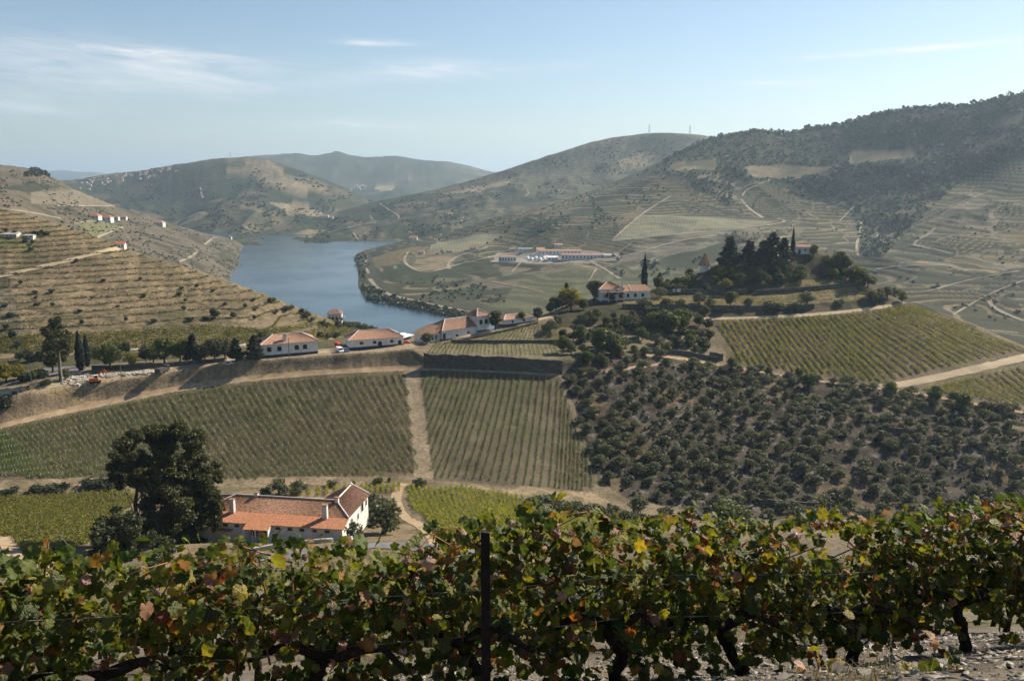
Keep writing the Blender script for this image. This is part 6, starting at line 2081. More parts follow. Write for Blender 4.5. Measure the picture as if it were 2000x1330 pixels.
vehicle('van', 'white van parked at the left end of the pale roofed building', 'van', 664, 688, R(-60), 'van', M['steel_white'])
vehicle('parked_car', 'dark blue car beside the white van', 'car', 676, 687, R(-70), 'car', M['blue'])
vehicle('truck', 'red cabbed truck behind the white van', 'truck', 668, 681, R(170), 'truck', M['red'])
vehicle('parked_car', 'silver car in the shade under the roadside conifers', 'car', 446, 713, R(10), 'car', M['silver'])
vehicle('truck', 'dark truck parked by the roadside rubble', 'truck', 318, 728, R(75), 'truck', M['tarp_dark'])
vehicle('parked_car', 'red car in front of the white awning', 'car', 792, 672, R(20), 'car', M['red'])


def excavator():
    p = hit_below(186, 748, VG)
    t = thing('excavator', 'orange excavator with raised arm beside the rubble heap', 'excavator', tuple(p), R(20))
    for y in (-1.1, 1.1):
        MB().hexa([(-1.7, y - .28, .1), (1.7, y - .28, .1), (2.0, y - .28, .45), (1.6, y - .28, .8), (-1.6, y - .28, .8), (-2.0, y - .28, .45)], [(-1.7, y + .28, .1), (1.7, y + .28, .1), (2.0, y + .28, .45), (1.6, y + .28, .8), (-1.6, y + .28, .8), (-2.0, y + .28, .45)]).build('crawler', M['tyre'], t)
    MB().box(-1.9, 1.3, -1.2, 1.2, .85, 1.9).build('body', M['orange'], t)
    cab = MB().box(-.2, 1.2, -1.15, -.1, 1.903, 3.1).build('cab', M['steel_white'], t)
    MB().box(0, 1.0, -1.19, -1.152, 2.1, 2.95).build('window', M['car_glass'], cab)
    MB().tube([(1.0, .4, 1.7), (2.0, .4, 3.9), (3.4, .4, 4.7)], [.3, .28, .22], 4).build('boom', M['orange'], t)
    MB().tube([(3.4, .4, 4.8), (3.9, .4, 2.4)], [.22, .16], 4).build('arm', M['orange'], t)
    MB().hexa([(3.6, -.1, 2.4), (4.2, -.1, 2.4), (4.1, -.1, 1.6), (3.4, -.1, 1.7)], [(3.6, .9, 2.4), (4.2, .9, 2.4), (4.1, .9, 1.6), (3.4, .9, 1.7)]).build('bucket', M['metal'], t)


excavator()


def rubble():
    rng = np.random.default_rng(8)
    mb = MB()
    for k in range(420):
        if k < 240:
            u, v = rng.normal(152, 14), rng.normal(741, 4)
        else:
            u = rng.uniform(195, 300); v = 735 - (u - 195) * .075 + rng.normal(0, 1.6)
        p = hit_below(u, v, VG)
        if not p: continue
        s = rng.uniform(.25, .9)
        q = [Vector((rng.uniform(-1, 1), rng.uniform(-1, 1), 0)) * s for _ in range(1)]
        a = rng.uniform(0, 3.1)
        ca, sa = math.cos(a) * s, math.sin(a) * s
        b = [(p.x + ca, p.y + sa, p.z - .2), (p.x - sa * .7, p.y + ca * .7, p.z - .2), (p.x - ca, p.y - sa, p.z - .2), (p.x + sa * .7, p.y - ca * .7, p.z - .2)]
        h = s * rng.uniform(.3, .8)
        mb.hexa(b, [(x + rng.uniform(-.2, .2) * s, y + rng.uniform(-.2, .2) * s, z + .2 + h) for x, y, z in b])
    tag(mb.build('rubble', M['rubble']), 'heap of pale stone rubble and slabs beside the excavator', 'rubble', kind='stuff')


M['rubble'] = mat('pale_rubble', (.42, .38, .33), .9, .4, .4)
rubble()


def pole(name, label, u, v, hpx, m, names=VG, arm=0, lamp=False, group=None, rad=.14, cat='pole'):
    p = hit_below(u, v, names)
    d = p.y * CP - (p.z - HC) * SP
    h = hpx / F * d
    t = thing(name, label, cat, tuple(p), 0, group)
    MB().tube([(0, 0, -.5), (0, 0, h)], [rad, rad * .7], 7).build('shaft', m, t)
    if arm:
        MB().box(-arm, arm, -.06, .06, h - .7, h - .55).build('crossarm', m, t)
        for x in (-arm * .8, 0, arm * .8):
            MB().lathe([(.06, h - .55), (.09, h - .4), (.04, h - .28)], 6, (x, 0, 0)).build('insulator', M['concrete'], t)
    if lamp:
        MB().tube([(0, 0, h), (.9, 0, h + .4), (1.5, 0, h + .35)], .05, 5).build('bracket', m, t)
        MB().box(1.3, 2.0, -.14, .14, h + .22, h + .34).build('lamp_head', M['metal'], t)
    return t


pole('lamp_post', 'tall grey lamp post at the foot of the eucalyptus', 122, 750, 66, M['concrete'], lamp=True, rad=.22, cat='lamp post')
pole('utility_pole', 'concrete utility pole on the verge left of the road bend', 62, 752, 44, M['concrete'], arm=.8, rad=.2)
pole('utility_pole', 'wooden utility pole between excavator and dark truck', 237, 742, 40, M['pole'], arm=.8)
pole('utility_pole', 'wooden pole beside the silver car under the conifers', 443, 717, 40, M['pole'], arm=.8)
pole('utility_pole', 'wooden pole in front of the first white house', 565, 700, 42, M['pole'], arm=.8)
pole('utility_pole', 'pole at the left corner of the long road villa', 853, 673, 34, M['pole'], arm=.8)
pole('utility_pole', 'dark pole standing in the lower walled plot', 871, 690, 42, M['pole'])
pole('utility_pole', 'tall thin pole behind the farmhouse roof', 558, 972, 62, M['pole'], arm=.7, rad=.1)
pole('utility_pole', 'thin pole in front of the farmhouse porch', 494, 1062, 34, M['pole'], rad=.08)
pole('utility_pole', 'thin pole before the right half of the farmhouse front', 612, 1066, 40, M['pole'], rad=.08)
pole('utility_pole', 'pole at the foot of the tan hill behind the oaks', 280, 692, 30, M['pole'], EH, arm=.7)
pole('utility_pole', 'pole on the valley road at the hill foot', 392, 686, 34, M['pole'], EH, arm=.7)

# notice board on the road edge
p = hit_below(29, 774, VG)
t = thing('notice_board', 'small dark board on legs at the left edge of the road', 'sign', tuple(p))
MB().box(-1.0, 1.0, -.05, .05, .5, 1.9).build('board', M['tarp_dark'], t)
for x in (-.8, .8):
    MB().box(x - .05, x + .05, .052, .14, -.4, 1.8).build('leg', M['pole'], t)


def pylon(label, u, v, hpx, names):
    p = hit_below(u, v, names)
    if p is None:
        return
    h = hpx / F * p.y
    t = thing('pylon', label, 'pylon', tuple(p), 0, 'pylons on the skyline')
    w_ = h * .1
    for sx in (-1, 1):
        for sy in (-1, 1):
            MB().tube([(sx * w_, sy * w_, -1), (sx * w_ * .3, sy * w_ * .3, h * .7), (0, 0, h)], h * .011, 4).build('leg', M['metal'], t)
    mb = MB()
    for k in range(7):
        z0, z1 = h * .1 * k, h * .1 * (k + 1)
        a0, a1 = w_ * (1 - .7 * z0 / (h * .7)), w_ * (1 - .7 * z1 / (h * .7))
        mb.tube([(-a0, -a0, z0), (a1, -a1, z1)], h * .006, 3); mb.tube([(a0, a0, z0), (-a1, a1, z1)], h * .006, 3)
    tag(mb.build('bracing', M['metal'], t), kind='stuff')
    for z, a in ((.72, .16), (.84, .12), (.94, .08)):
        MB().box(-h * a, h * a, -h * .01, h * .01, h * z, h * z + h * .018).build('crossarm', M['metal'], t)


pylon('left steel pylon on the middle hill skyline', 1268, 262, 18, MH)
pylon('right steel pylon on the middle hill skyline', 1347, 264, 18, MH)
pylon('small mast on top of the village hill', 450, 310, 12, ['village_hill'])
pylon('far steel pylon on the right skyline', 1965, 191, 11, RB)


def boats():
    p = hit_below(750, 592, ['river'])
    t = thing('jetty', 'small pale jetty under the wooded river bank', 'jetty', (p.x + 8, p.y, 0), R(-10))
    MB().box(-6, 6, -1.2, 1.2, .4, .7).build('deck', M['concrete'], t)
    for x in (-5.5, 0, 5.5):
        MB().tube([(x, 1.0, -2), (x, 1.0, 1.8)], .12, 5).build('pile', M['pole'], t)
    t = thing('boat', 'small white cabin boat moored at the jetty', 'boat', (p.x - 3, p.y - 1, 0), R(15))
    MB().hexa([(-3, -.8, -.2), (2.2, -.8, -.2), (3.4, 0, -.1), (2.2, .8, -.2), (-3, .8, -.2)], [(-3.2, -1.2, .8), (2.4, -1.2, .9), (4.2, 0, 1.1), (2.4, 1.2, .9), (-3.2, 1.2, .8)]).build('hull', M['steel_white'], t)
    MB().hexa([(-1.4, -.8, .8), (1.4, -.8, .8), (1.4, .8, .8), (-1.4, .8, .8)], [(-1.2, -.7, 2.0), (.8, -.7, 2.0), (.8, .7, 2.0), (-1.2, .7, 2.0)]).build('cabin', M['steel_white'], t)
    MB().box(-.9, .6, -.84, -.76, 1.2, 1.7).build('window', M['car_glass'], t)


boats()

# bent canes of a broken trellis in the lower-left field
p0 = hit_below(135, 1086, VG + ['near_hillside'])
t = thing('leaning_poles', 'bent pale trellis poles leaning over the lower left field', 'trellis', tuple(p0))
a, b, c = [Vector(pix(*q, p0.y)) - p0 for q in ((86, 1066), (117, 1044), (137, 1070))]
MB().tube([a + Vector((0, 0, -2)), a, b], .09, 5).build('pole', M['concrete'], t)
MB().tube([b, c], .07, 5).build('pole', M['pole'], t)
# ------------------------------------------------------------------ foreground vines
NH = ['near_hillside']


def vine_leaf_mat(name, stops, blotch_col, blotch_at, trans, vein=(.30, .30, .10)):
    m = bpy.data.materials.new(name)
    m.use_nodes = True
    w = NT(m.node_tree)
    b = w.n['Principled BSDF']
    r = w.new('ShaderNodeObjectInfo').outputs['Random']
    c = w.ramp(r, stops)
    tc = w.new('ShaderNodeTexCoord').outputs['Object']
    oi = w.new('ShaderNodeObjectInfo').outputs['Location']
    va = w.new('ShaderNodeVectorMath', operation='ADD')
    w.l.new(tc, va.inputs[0]); w.l.new(oi, va.inputs[1])
    n = w.noise(va.outputs[0], 2.6, 4, .65)
    # leaf edges turn first
    sep = w.new('ShaderNodeSeparateXYZ'); w.l.new(tc, sep.inputs[0])
    rad = w.math('SQRT', w.math('ADD', w.math('POWER', sep.outputs[0], 2.0), w.math('POWER', w.math('SUBTRACT', sep.outputs[1], .42), 2.0)))
    k = w.math('ADD', n, w.math('MULTIPLY', w.math('SUBTRACT', rad, .3), .45))
    c = w.mix(w.map(k, blotch_at, blotch_at + .14), c, blotch_col)
    # veins along the midrib
    vv = w.math('LESS_THAN', w.math('ABSOLUTE', sep.outputs[0]), .018)
    c = w.mix(w.math('MULTIPLY', vv, .55), c, vein)
    w.l.new(c, b.inputs['Base Color'])
    b.inputs['Roughness'].default_value = .36
    b.inputs['Specular IOR Level'].default_value = .55
    tr = w.new('ShaderNodeBsdfTranslucent')
    w.l.new(w.mix(1.0, c, (1.5, 1.4, .45), 'MULTIPLY'), tr.inputs['Color'])
    mx = w.new('ShaderNodeMixShader'); mx.inputs[0].default_value = trans
    w.l.new(b.outputs[0], mx.inputs[1]); w.l.new(tr.outputs[0], mx.inputs[2])
    w.l.new(mx.outputs[0], w.n['Material Output'].inputs['Surface'])
    bn = w.new('ShaderNodeBump'); bn.inputs['Strength'].default_value = .5; bn.inputs['Distance'].default_value = .05
    w.l.new(w.noise(tc, 7.0, 3), bn.inputs['Height']); w.l.new(bn.outputs[0], b.inputs['Normal'])
    return m


VL = {
    'green': vine_leaf_mat('vine_leaf_green', [(0, (.028, .046, .01)), (.5, (.052, .075, .014)), (1, (.095, .11, .024))], (.20, .155, .025), .60, .48),
    'lime': vine_leaf_mat('vine_leaf_yellow_green', [(0, (.12, .15, .02)), (.5, (.20, .20, .025)), (1, (.30, .24, .03))], (.30, .12, .03), .60, .45),
    'red': vine_leaf_mat('vine_leaf_red', [(0, (.13, .028, .016)), (.5, (.26, .07, .022)), (1, (.34, .17, .03))], (.09, .09, .02), .55, .42),
    'dry': vine_leaf_mat('vine_leaf_dry', [(0, (.16, .075, .05)), (.5, (.28, .15, .105)), (1, (.38, .25, .18))], (.11, .05, .03), .58, .22, (.35, .22, .15)),
}


def leaf_mesh(name, curl, bend, fold, seed, m):
    r = random.Random(seed)
    half = [(0, .06), (.10, -.10), (.24, -.17), (.40, -.12), (.51, .02), (.52, .15), (.46, .26), (.57, .34), (.63, .47), (.60, .60), (.52, .72), (.42, .73), (.34, .77), (.26, .88), (.13, .93), (0, 1.0)]
    out = half + [(-x, y) for x, y in reversed(half[1:-1])]
    out = [(x * (1 + r.uniform(-.08, .08)), y * (1 + r.uniform(-.05, .05))) for x, y in out]
    n = len(out)
    V = []

    def zz(x, y):
        rr = math.hypot(x, y - .4)
        return fold * abs(x) - curl * rr * rr * 1.6 - bend * y * y * .8 + .05 * math.sin(9 * x + seed) * math.sin(7 * y) * (1 + 2 * curl)
    V.append((0, .38, zz(0, .38)))
    for x, y in out:
        V.append((x * .55, .38 + (y - .38) * .55, zz(x * .55, .38 + (y - .38) * .55)))
    for x, y in out:
        V.append((x, y, zz(x, y)))
    f3 = [(0, 1 + i, 1 + (i + 1) % n) for i in range(n)]
    f4 = [(1 + i, 1 + n + i, 1 + n + (i + 1) % n, 1 + (i + 1) % n) for i in range(n)]
    k = len(V)
    V += [(-.012, .06, 0), (.012, .06, 0), (.02, -.45, -.12), (-.004, -.45, -.12)]
    f4.append((k, k + 1, k + 2, k + 3))
    return np_mesh(name, np.array(V), [np.array(f3), np.array(f4)], m, True)


LEAF = {k: [leaf_mesh('leaf', *p, i * 7 + j, VL[k]) for j, p in enumerate(
    {'dry': [(.75, .3, .25), (1.0, .1, -.3), (.5, .7, .4), (.9, .5, .1)], 'red': [(.25, .1, .15), (.4, .3, -.1), (.55, .2, .2)]}.get(k, [(.2, .1, .25), (.4, .2, -.2), (.3, .4, .3), (.55, .15, .1), (.15, .3, -.15)]))]
    for i, k in enumerate(VL)}

TOPU = [-400, -150, 0, 90, 150, 200, 300, 400, 470, 560, 600, 680, 750, 800, 860, 920, 960, 1040, 1090, 1150, 1250, 1350, 1420, 1500, 1560, 1620, 1680, 1740, 1800, 1880, 1940, 2000, 2200, 2500]
TOPV = [1140, 1125, 1118, 1100, 1108, 1098, 1092, 1088, 1080, 1064, 1072, 1080, 1090, 1070, 1048, 1030, 1022, 1010, 1012, 1024, 1034, 1016, 1028, 1040, 1030, 1004, 1028, 1030, 1016, 998, 996, 988, 980, 975]


def row_xy(x):
    return 6.7 + .34 * x


def ground_at(x, y):
    z = drop(x, y, NH)
    return z


def foreground_row():
    r = random.Random(99)
    vines = []
    xs = np.arange(-6.6, 9.4, 1.25)
    info = []
    for i, x in enumerate(xs):
        y = row_xy(x)
        z = ground_at(x, y)
        u0, v0 = proj(x, y, z)
        info.append((x, y, z, u0))
    places = {}
    vis = [k for k, q in enumerate(info) if -260 < q[3] < 2260]
    nth = ['first', 'second', 'third', 'fourth', 'fifth', 'sixth', 'seventh', 'eighth', 'ninth', 'tenth', 'eleventh', 'twelfth', 'thirteenth']
    for k in vis:
        x, y, z, u0 = info[k]
        t = thing('grape_vine', '%s grape vine from the left in the nearest backlit row' % nth[vis.index(k)], 'grape vine', (x, y, z), 0, 'grape vines of the nearest row')
        # trunk and arms
        mb = MB()
        pts = [Vector((r.uniform(-.05, .05), 0, -.15))]
        for j in range(1, 6):
            pts.append(Vector((pts[-1].x + r.uniform(-.09, .09), r.uniform(-.05, .05), .11 * j)))
        mb.tube(pts, [.075, .06, .055, .06, .05, .045], 7)
        obj('trunk', mb.mesh('trunk', M['vine_wood'], True), t)
        for s in (-1, 1):
            a = [pts[-1].copy()]
            for j in range(1, 5):
                a.append(Vector((pts[-1].x + s * .15 * j, r.uniform(-.05, .05), pts[-1].z + .10 * math.sin(j * .9) + r.uniform(-.04, .04))))
            obj('arm', MB().tube(a, [.045, .05, .035, .03, .02], 6).mesh('arm', M['vine_wood'], True), t)
        # canes
        canes = []
        for j in range(5):
            x0 = r.uniform(-.6, .6)
            yy = row_xy(x + x0) - y
            uu, _ = proj(x + x0, y + yy, z + 1)
            zt = pix(uu, float(np.interp(uu, TOPU, TOPV)), y + yy)[2] - z + .02
            c = [Vector((x0, yy, .55))]
            for q in range(1, 6):
                c.append(Vector((x0 + r.uniform(-.10, .10) * q * .7, yy + r.uniform(-.10, .10), .55 + (zt - .55) * q / 5)))
            if r.random() < .5:
                c.append(c[-1] + Vector((r.uniform(-.3, .3), r.uniform(-.2, .1), r.uniform(-.15, .05))))
            canes.append(c)
            obj('cane', MB().tube(c, [.009] * (len(c) - 2) + [.006, .003], 5).mesh('cane', M['cane'], True), t)
        # leaves
        n = 0
        want = 275
        back = []
        while n < want + 760:
            dx = r.uniform(-.64, .64)
            xx = x + dx
            yy = row_xy(xx) + r.gauss(0, .19) - .02
            uu, _ = proj(xx, yy, z + 1)
            vt = float(np.interp(uu, TOPU, TOPV))
            zt = pix(uu, vt, yy)[2] + r.gauss(-.01, .045)
            gz = z + (row_xy(xx) - y) * -.2
            t_ = r.random() ** .82
            lowfrac = float(np.interp(uu, [0, 700, 950, 1300, 1500, 2000], [-.14, -.12, -.05, -.02, .06, .2]))
            hh = lowfrac + (1 - lowfrac) * t_
            if r.random() < .07:
                hh *= .6
            zz = gz + (zt - gz) * hh + r.gauss(0, .02)
            pu, pv = proj(xx, yy, zz)
            # openings where the row thins
            op = float(fbm(np.array([pu * .011]), np.array([pv * .016]), 7, 3)[0])
            if op > .60 + .25 * max(0, hh - .75) and hh < .93 and r.random() < .8:
                n += .25
                continue
            if 1640 < pu < 1730 and 1050 < pv < 1150 and r.random() < .75:
                n += .25
                continue
            topness = hh > .86
            warm = math.exp(-((pu - 900) / 380) ** 2) * .7 + .35
            q = r.random()
            if topness:
                kind = 'dry' if q < .32 * warm + .06 else ('red' if q < .45 * warm + .08 else ('lime' if q < .58 * warm + .2 else 'green'))
            else:
                kind = 'dry' if q < .09 * warm else ('red' if q < .26 * warm else ('lime' if q < .26 * warm + .16 else 'green'))
            me = r.choice(LEAF[kind])
            s = r.choice((r.uniform(.045, .07), r.uniform(.06, .092), r.uniform(.075, .112))) * (.85 if kind == 'dry' else 1)
            nn = Vector((r.gauss(.15, .55), r.gauss(-.35, .6), r.gauss(.45, .5))).normalized()
            tip = Vector((r.gauss(0, .6), r.gauss(-.2, .3), -1 if hh < .9 else r.uniform(-1, .5)))
            tip = (tip - nn * tip.dot(nn)).normalized()
            sx = tip.cross(nn)
            R3 = Matrix((sx, tip, nn)).transposed()
            if n < want:
                o = bpy.data.objects.new('leaf', me)
                COL.objects.link(o)
                o.parent = t
                o.location = (xx - x, yy - y, zz - z)
                o.rotation_euler = R3.to_euler()
                o.scale = (s, s, s)
            else:
                back.append((Vector((xx - x, yy - y + .24, zz - z)), R3, s, kind))
            n += 1
        # the deeper, smaller leaves of the same vine, joined
        me = LEAF['green'][0]
        co = np.empty(len(me.vertices) * 3, np.float32); me.vertices.foreach_get('co', co); co = co.reshape(-1, 3)
        tri = [tuple(p.vertices) for p in me.polygons]
        f3 = np.array([q for q in tri if len(q) == 3]); f4 = np.array([q for q in tri if len(q) == 4])
        Vv, F3, F4 = [], [], []
        for j, (c, R3, s, kind) in enumerate(back):
            Vv.append(co @ np.array(R3).T * s + np.array(c)); F3.append(f3 + j * len(co)); F4.append(f4 + j * len(co))
        if Vv:
            tag(obj('leaves', np_mesh('leaves', np.concatenate(Vv), [np.concatenate(F3), np.concatenate(F4)], M['deep_leaf'], True), t), kind='stuff')
    return vis


M['deep_leaf'] = leaf_mat('deep_vine_leaf', [(0, (.04, .065, .015)), (.6, (.08, .11, .022)), (.85, (.18, .18, .03)), (.95, (.24, .09, .03)), (1, (.25, .15, .10))], .42)
foreground_row()


# shoots standing above the row, each with a few leaves
def shoot(label, base, pts, leaves, Y):
    p0 = Vector(pix(*base, Y))
    t = thing('vine_shoot', label, 'vine shoot', tuple(p0), 0, 'shoots standing above the nearest row')
    c = [Vector(pix(u, v, Y)) - p0 for u, v in pts]
    obj('cane', MB().tube(c, [.008] * (len(c) - 1) + [.004], 5).mesh('cane', M['cane'], True), t)
    r = random.Random(int(base[0]))
    for (u, v, kind, s) in leaves:
        o = bpy.data.objects.new('leaf', r.choice(LEAF[kind]))
        COL.objects.link(o)
        o.parent = t
        o.location = Vector(pix(u, v, Y + r.uniform(-.05, .05))) - p0
        o.rotation_euler = (r.uniform(.4, 1.4), r.uniform(-.5, .5), r.uniform(0, 6.28))
        o.scale = (s,) * 3


shoot('shoot with a single orange leaf above the dark post', (1062, 1020), [(1062, 1040), (1070, 1005), (1085, 975)], [(1090, 974, 'lime', .10), (1060, 992, 'dry', .09), (1020, 992, 'red', .10), (1026, 1000, 'lime', .11), (1078, 1002, 'green', .10)], 7.0)
shoot('curved brown shoot rising right of the post', (1345, 1030), [(1345, 1040), (1352, 1012), (1366, 1003), (1372, 1008)], [(1340, 1018, 'dry', .09)], 7.4)
shoot('upright leafy shoot at the left of the row', (86, 1110), [(86, 1130), (90, 1090), (95, 1060)], [(88, 1066, 'red', .09), (84, 1085, 'lime', .12), (98, 1100, 'green', .13), (75, 1100, 'green', .14)], 6.0)
shoot('shoot with red leaves over the bright field', (1185, 1035), [(1180, 1050), (1180, 1020), (1190, 1003)], [(1178, 1006, 'lime', .10), (1190, 1012, 'red', .11), (1200, 1022, 'green', .1)], 7.1)
shoot('low leafy shoot at the bottom right corner before the gravel', (1880, 1345), [(1880, 1345), (1868, 1300), (1850, 1270)], [(1835, 1262, 'red', .13), (1850, 1285, 'green', .11), (1815, 1326, 'green', .15), (1780, 1322, 'lime', .12), (1868, 1300, 'green', .12), (1890, 1322, 'dry', .11)], 5.6)
shoot('low shoot of lime leaves at the bottom edge', (1590, 1345), [(1590, 1345), (1600, 1300), (1585, 1265)], [(1575, 1315, 'dry', .14), (1600, 1290, 'lime', .12), (1620, 1300, 'lime', .12), (1588, 1268, 'lime', .10), (1700, 1330, 'lime', .13)], 6.4)

# posts and wires of the row
x = float((953 - 1000) / F * 6.68 * 1.08)
pz = ground_at(x, row_xy(x) - .1)
t = thing('vineyard_post', 'black weathered post in the middle of the nearest vine row', 'post', (x, row_xy(x) - .5, pz))
ht = pix(953, 1036, row_xy(x) - .5)[2] - pz
mbp = MB().hexa([(-.038, -.035, -.4), (.038, -.035, -.4), (.036, .035, -.4), (-.038, .035, -.4)], [(-.033, -.03, ht), (.034, -.03, ht - .01), (.03, .03, ht - .015), (-.032, .03, ht)])
mbp.build('shaft', M['post'], t)
x2 = 5.2
y2 = 11.9 + .34 * x2 * .6
p2 = hit(1661, 1140, NH)
t = thing('vineyard_post', 'thin post of the next row seen through the gap on the right', 'post', tuple(p2 + Vector((0, 0, 0))))
MB().box(-.05, .05, -.05, .05, -.4, 1.5).build('shaft', M['post'], t)
for k, h in enumerate((.62, 1.02)):
    pts = []
    for xx in np.arange(-7, 9.6, 1.0):
        yy = row_xy(xx)
        z = ground_at(xx, yy)
        pts.append((xx, yy, z + h + .02 * math.sin(xx)))
    o = MB().tube(pts, .0035, 4).build('trellis_wire', M['metal'])
    tag(o, ['lower wire stretched along the nearest vine row', 'upper wire stretched along the nearest vine row'][k], 'wire', 'wires of the nearest row')


# rows further down the slope, seen in the gaps
def lower_rows():
    rng = np.random.default_rng(3)
    me = LEAF['green'][1]
    co = np.empty(len(me.vertices) * 3, np.float32); me.vertices.foreach_get('co', co); co = co.reshape(-1, 3)
    tri = [tuple(p.vertices) for p in me.polygons]
    f3 = np.array([q for q in tri if len(q) == 3]); f4 = np.array([q for q in tri if len(q) == 4])
    for k, (s, lab) in enumerate([(11.6, 'leafy vine row directly below the nearest row'), (16.0, 'third vine row down the near hillside'), (21.0, 'fourth vine row down the near hillside')]):
        V_, A, B = [], [], []
        n = 1500 if k == 0 else 900
        lo, hi = (-10, 15) if k == 0 else (-14, 20)
        t = None
        for j in range(n):
            x = rng.uniform(lo, hi)
            y = s + .34 * x * math.exp(-s / 25)
            z = HC + float(np.interp(s, [2.0, 6.7, 20, 160], [-1.7, -4.38, -11.5, -73.4])) - .08 * x * math.exp(-s / 25)
            if t is None:
                t = thing('vine_row', lab, 'vine row', (0, s, z), 0, 'rows down the near hillside')
                o_ = np.array([0, s, z])
            nn = Vector((rng.normal(.1, .6), rng.normal(-.3, .6), rng.normal(.5, .5))).normalized()
            tip = Vector((rng.normal(0, .6), rng.normal(0, .4), -1)); tip = (tip - nn * tip.dot(nn)).normalized()
            R3 = np.array((tip.cross(nn), tip, nn))
            c = np.array([x, y + rng.normal(0, .18), z + .3 + 1.15 * rng.uniform(0, 1) ** .8]) - o_
            V_.append(co @ R3 * rng.uniform(.10, .17) + c); A.append(f3 + j * len(co)); B.append(f4 + j * len(co))
        obj('foliage', np_mesh('foliage', np.concatenate(V_), [np.concatenate(A), np.concatenate(B)], M['deep_leaf'], True), t)
        mb = MB()
        for x in np.arange(lo, hi, 1.3):
            y = s + .34 * x * math.exp(-s / 25)
            z = ground_at(x, y)
            mb = MB().tube([(x, y - s, z - o_[2] - .2), (x + .05, y - s, z - o_[2] + .3), (x - .04, y - s, z - o_[2] + .6)], [.06, .05, .04], 5)
            obj('trunk', mb.mesh('trunk', M['vine_wood'], True), t)


lower_rows()



# vineyard going on down the near hillside, mostly hidden behind the nearest row
def hillside_vines():
    rng = np.random.default_rng(23)
    C = []
    for s in np.arange(27, 92, 4.2):
        n = int(130 * 9)
        x = np.round(rng.uniform(-60, 70, n) / 1.1) * 1.1 + rng.normal(0, .28, n)
        y = s + .05 * x + rng.normal(0, .2, n)
        for a, b in zip(x, y):
            z = drop(a, b, NH)
            if z is not None:
                C.append((a, b, z + rng.uniform(.2, 1.2)))
    C = np.array(C)
    nr = rng.normal(size=C.shape); nr[:, 2] = np.abs(nr[:, 2]) + .3
    p, f = quads(C, nr, .3, rng)
    tag(obj('hillside_vines', np_mesh('hillside_vines', p, f, M['low_vine'])), 'lower vineyard on the near hillside behind the foreground row', 'vines', kind='stuff')


hillside_vines()


# schist gravel, slabs, dry grass
def chips(n, x0, x1, s0, s1, size0, size1, seed):
    rng = np.random.default_rng(seed)
    V_, Fq = [], []
    x = rng.uniform(x0, x1, n); s = rng.uniform(s0, s1, n)
    y = s + .34 * x * np.exp(-s / 25)
    base = np.array([[-1, -.7], [.9, -.8], [1.1, .6], [-.8, .8]])
    k = 0
    for i in range(n):
        z = ground_at(x[i], y[i])
        if z is None:
            continue
        a = rng.uniform(0, 6.28); sz = size0 + (size1 - size0) * rng.uniform(0, 1) ** 3
        ca, sa = math.cos(a), math.sin(a)
        b = (base + rng.normal(0, .25, (4, 2))) * sz * .5 * np.array([1, rng.uniform(.4, .9)])
        b = np.stack([b[:, 0] * ca - b[:, 1] * sa, b[:, 0] * sa + b[:, 1] * ca], 1)
        h = sz * rng.uniform(.05, .15)
        tl = rng.normal(0, .28, 2)
        zb = z + b @ tl + (b[:, 1] * -.45)
        lo = np.column_stack([x[i] + b[:, 0], y[i] + b[:, 1], zb - .01])
        up = np.column_stack([x[i] + b[:, 0] * .9, y[i] + b[:, 1] * .9, zb + h])
        V_ += [lo, up]
        for f in ((4, 5, 6, 7), (0, 1, 5, 4), (1, 2, 6, 5), (2, 3, 7, 6), (3, 0, 4, 7)):
            Fq.append([k + q for q in f])
        k += 8
    return np.concatenate(V_), np.array(Fq)


def chip_mat():
    m = bpy.data.materials.new('schist_chips')
    m.use_nodes = True
    w = NT(m.node_tree)
    b = w.n['Principled BSDF']
    r = w.new('ShaderNodeNewGeometry').outputs['Random Per Island']
    w.l.new(w.ramp(r, [(0, (.06, .052, .044)), (.4, (.13, .115, .097)), (.8, (.20, .178, .15)), (1, (.29, .26, .22))]), b.inputs['Base Color'])
    b.inputs['Roughness'].default_value = .6
    b.inputs['Specular IOR Level'].default_value = .35
    return m


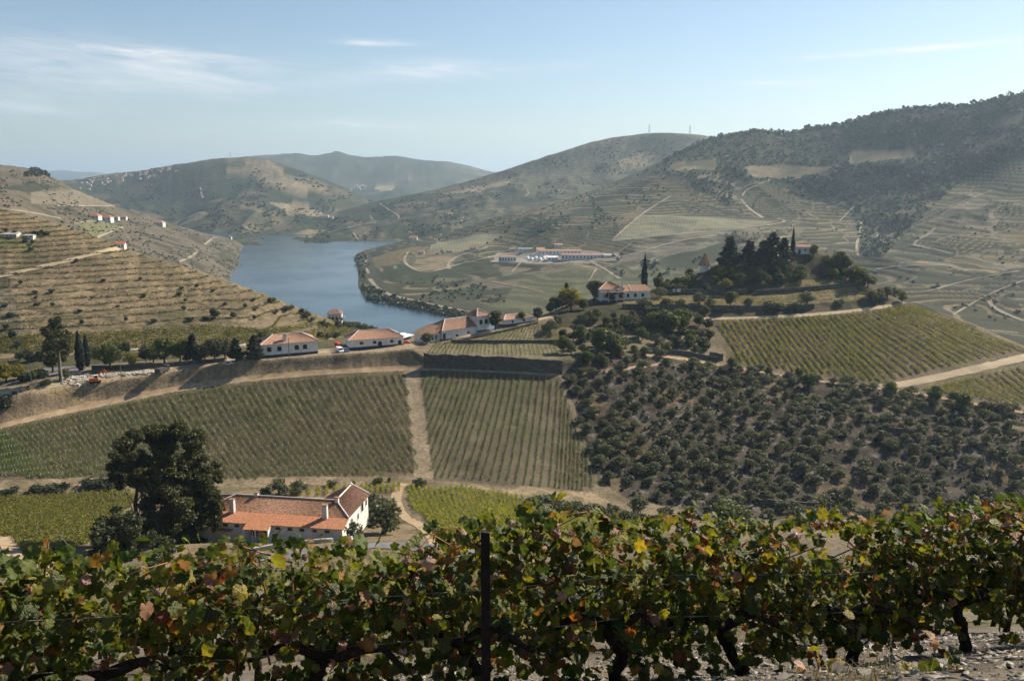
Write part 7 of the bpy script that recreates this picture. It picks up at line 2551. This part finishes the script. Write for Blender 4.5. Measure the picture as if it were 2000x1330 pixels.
M['chips'] = chip_mat()
v_, f_ = chips(26000, -6.5, 9.5, 2.6, 11.0, .014, .11, 17)
tag(obj('gravel', np_mesh('gravel', v_, f_, M['chips'])), 'loose grey schist chips covering the ground under the vines', 'gravel', kind='stuff')
rr = random.Random(31)
for k in range(30):
    u, v = rr.uniform(1250, 2000), rr.uniform(1225, 1330)
    p = hit(u, v, NH)
    if p is None:
        continue
    s = rr.uniform(.03, .085)
    b = [(-s * rr.uniform(.8, 1.2), -s * .6, -.03), (s * rr.uniform(.7, 1.2), -s * rr.uniform(.5, .8), -.03), (s * rr.uniform(.8, 1.2), s * .55, -.03), (-s * .7, s * rr.uniform(.5, .9), -.03)]
    o = MB().hexa(b, [(x * .88 + rr.uniform(-.01, .01), y * .85, s * rr.uniform(.16, .34)) for x, y, z in b]).build('schist_slab', M['chips'], None, False, tuple(p), rr.uniform(0, 6.2))
    o.rotation_euler = (rr.uniform(-.5, .1), rr.uniform(-.2, .2), rr.uniform(0, 6.2))
    tag(o, 'flat schist slab lying on the gravel below the right end of the vines', 'stone', 'schist slabs on the gravel')


def dry_grass():
    rng = np.random.default_rng(41)
    V_, Fc = [], []
    k = 0
    for (u, v, n, sp) in [(1440, 1262, 160, 46), (1520, 1250, 120, 36), (1600, 1290, 90, 60), (900, 1310, 160, 60), (1020, 1300, 160, 50), (700, 1300, 200, 70), (350, 1310, 200, 80), (1750, 1240, 120, 40), (1240, 1300, 160, 50), (560, 1290, 160, 60), (1680, 1320, 160, 50), (120, 1300, 160, 60)]:
        for i in range(n):
            p = hit(u + rng.normal(0, sp), v + rng.normal(0, 14), NH)
            if p is None:
                continue
            a = rng.uniform(0, 6.28); L = rng.uniform(.05, .17); w_ = .0035
            d = np.array([math.cos(a), math.sin(a), 0]); s = np.array([-d[1], d[0], 0]) * w_
            b = np.array(p) - np.array([0, 0, .01])
            m1 = b + d * L * .25 + np.array([0, 0, L * .7]); e = b + d * L * rng.uniform(.4, .9) + np.array([0, 0, L * rng.uniform(.7, 1.1)])
            V_ += [b - s, b + s, m1 + s * .7, m1 - s * .7, e + s * .2, e - s * .2]
            Fc += [(k, k + 1, k + 2, k + 3), (k + 3, k + 2, k + 4, k + 5)]
            k += 6
    tag(obj('dry_grass', np_mesh('dry_grass', np.array(V_), np.array(Fc), M['dry_grass'])), 'dry grass tufts among the schist chips under the vines', 'grass', kind='stuff')


M['dry_grass'] = leaf_mat('dry_grass_blades', [(0, (.10, .085, .045)), (.5, (.17, .135, .075)), (1, (.26, .21, .13))], .3)
dry_grass()


# ------------------------------------------------------------------ things that share a label are told apart by their place
def single_out():
    by = {}
    for o in SC.objects:
        if o.parent is None and 'label' in o and o.get('kind') != 'stuff':
            by.setdefault(o['label'], []).append(o)
    for lab, ls in by.items():
        if len(ls) < 2:
            continue
        ls.sort(key=lambda o: proj(o.location.x, max(o.location.y, 1), o.location.z)[0])
        for k, o in enumerate(ls):
            s = '%s, %s from the left' % (lab, nth(k + 1))
            if len(s.split()) <= 16:
                o['label'] = s


single_out()
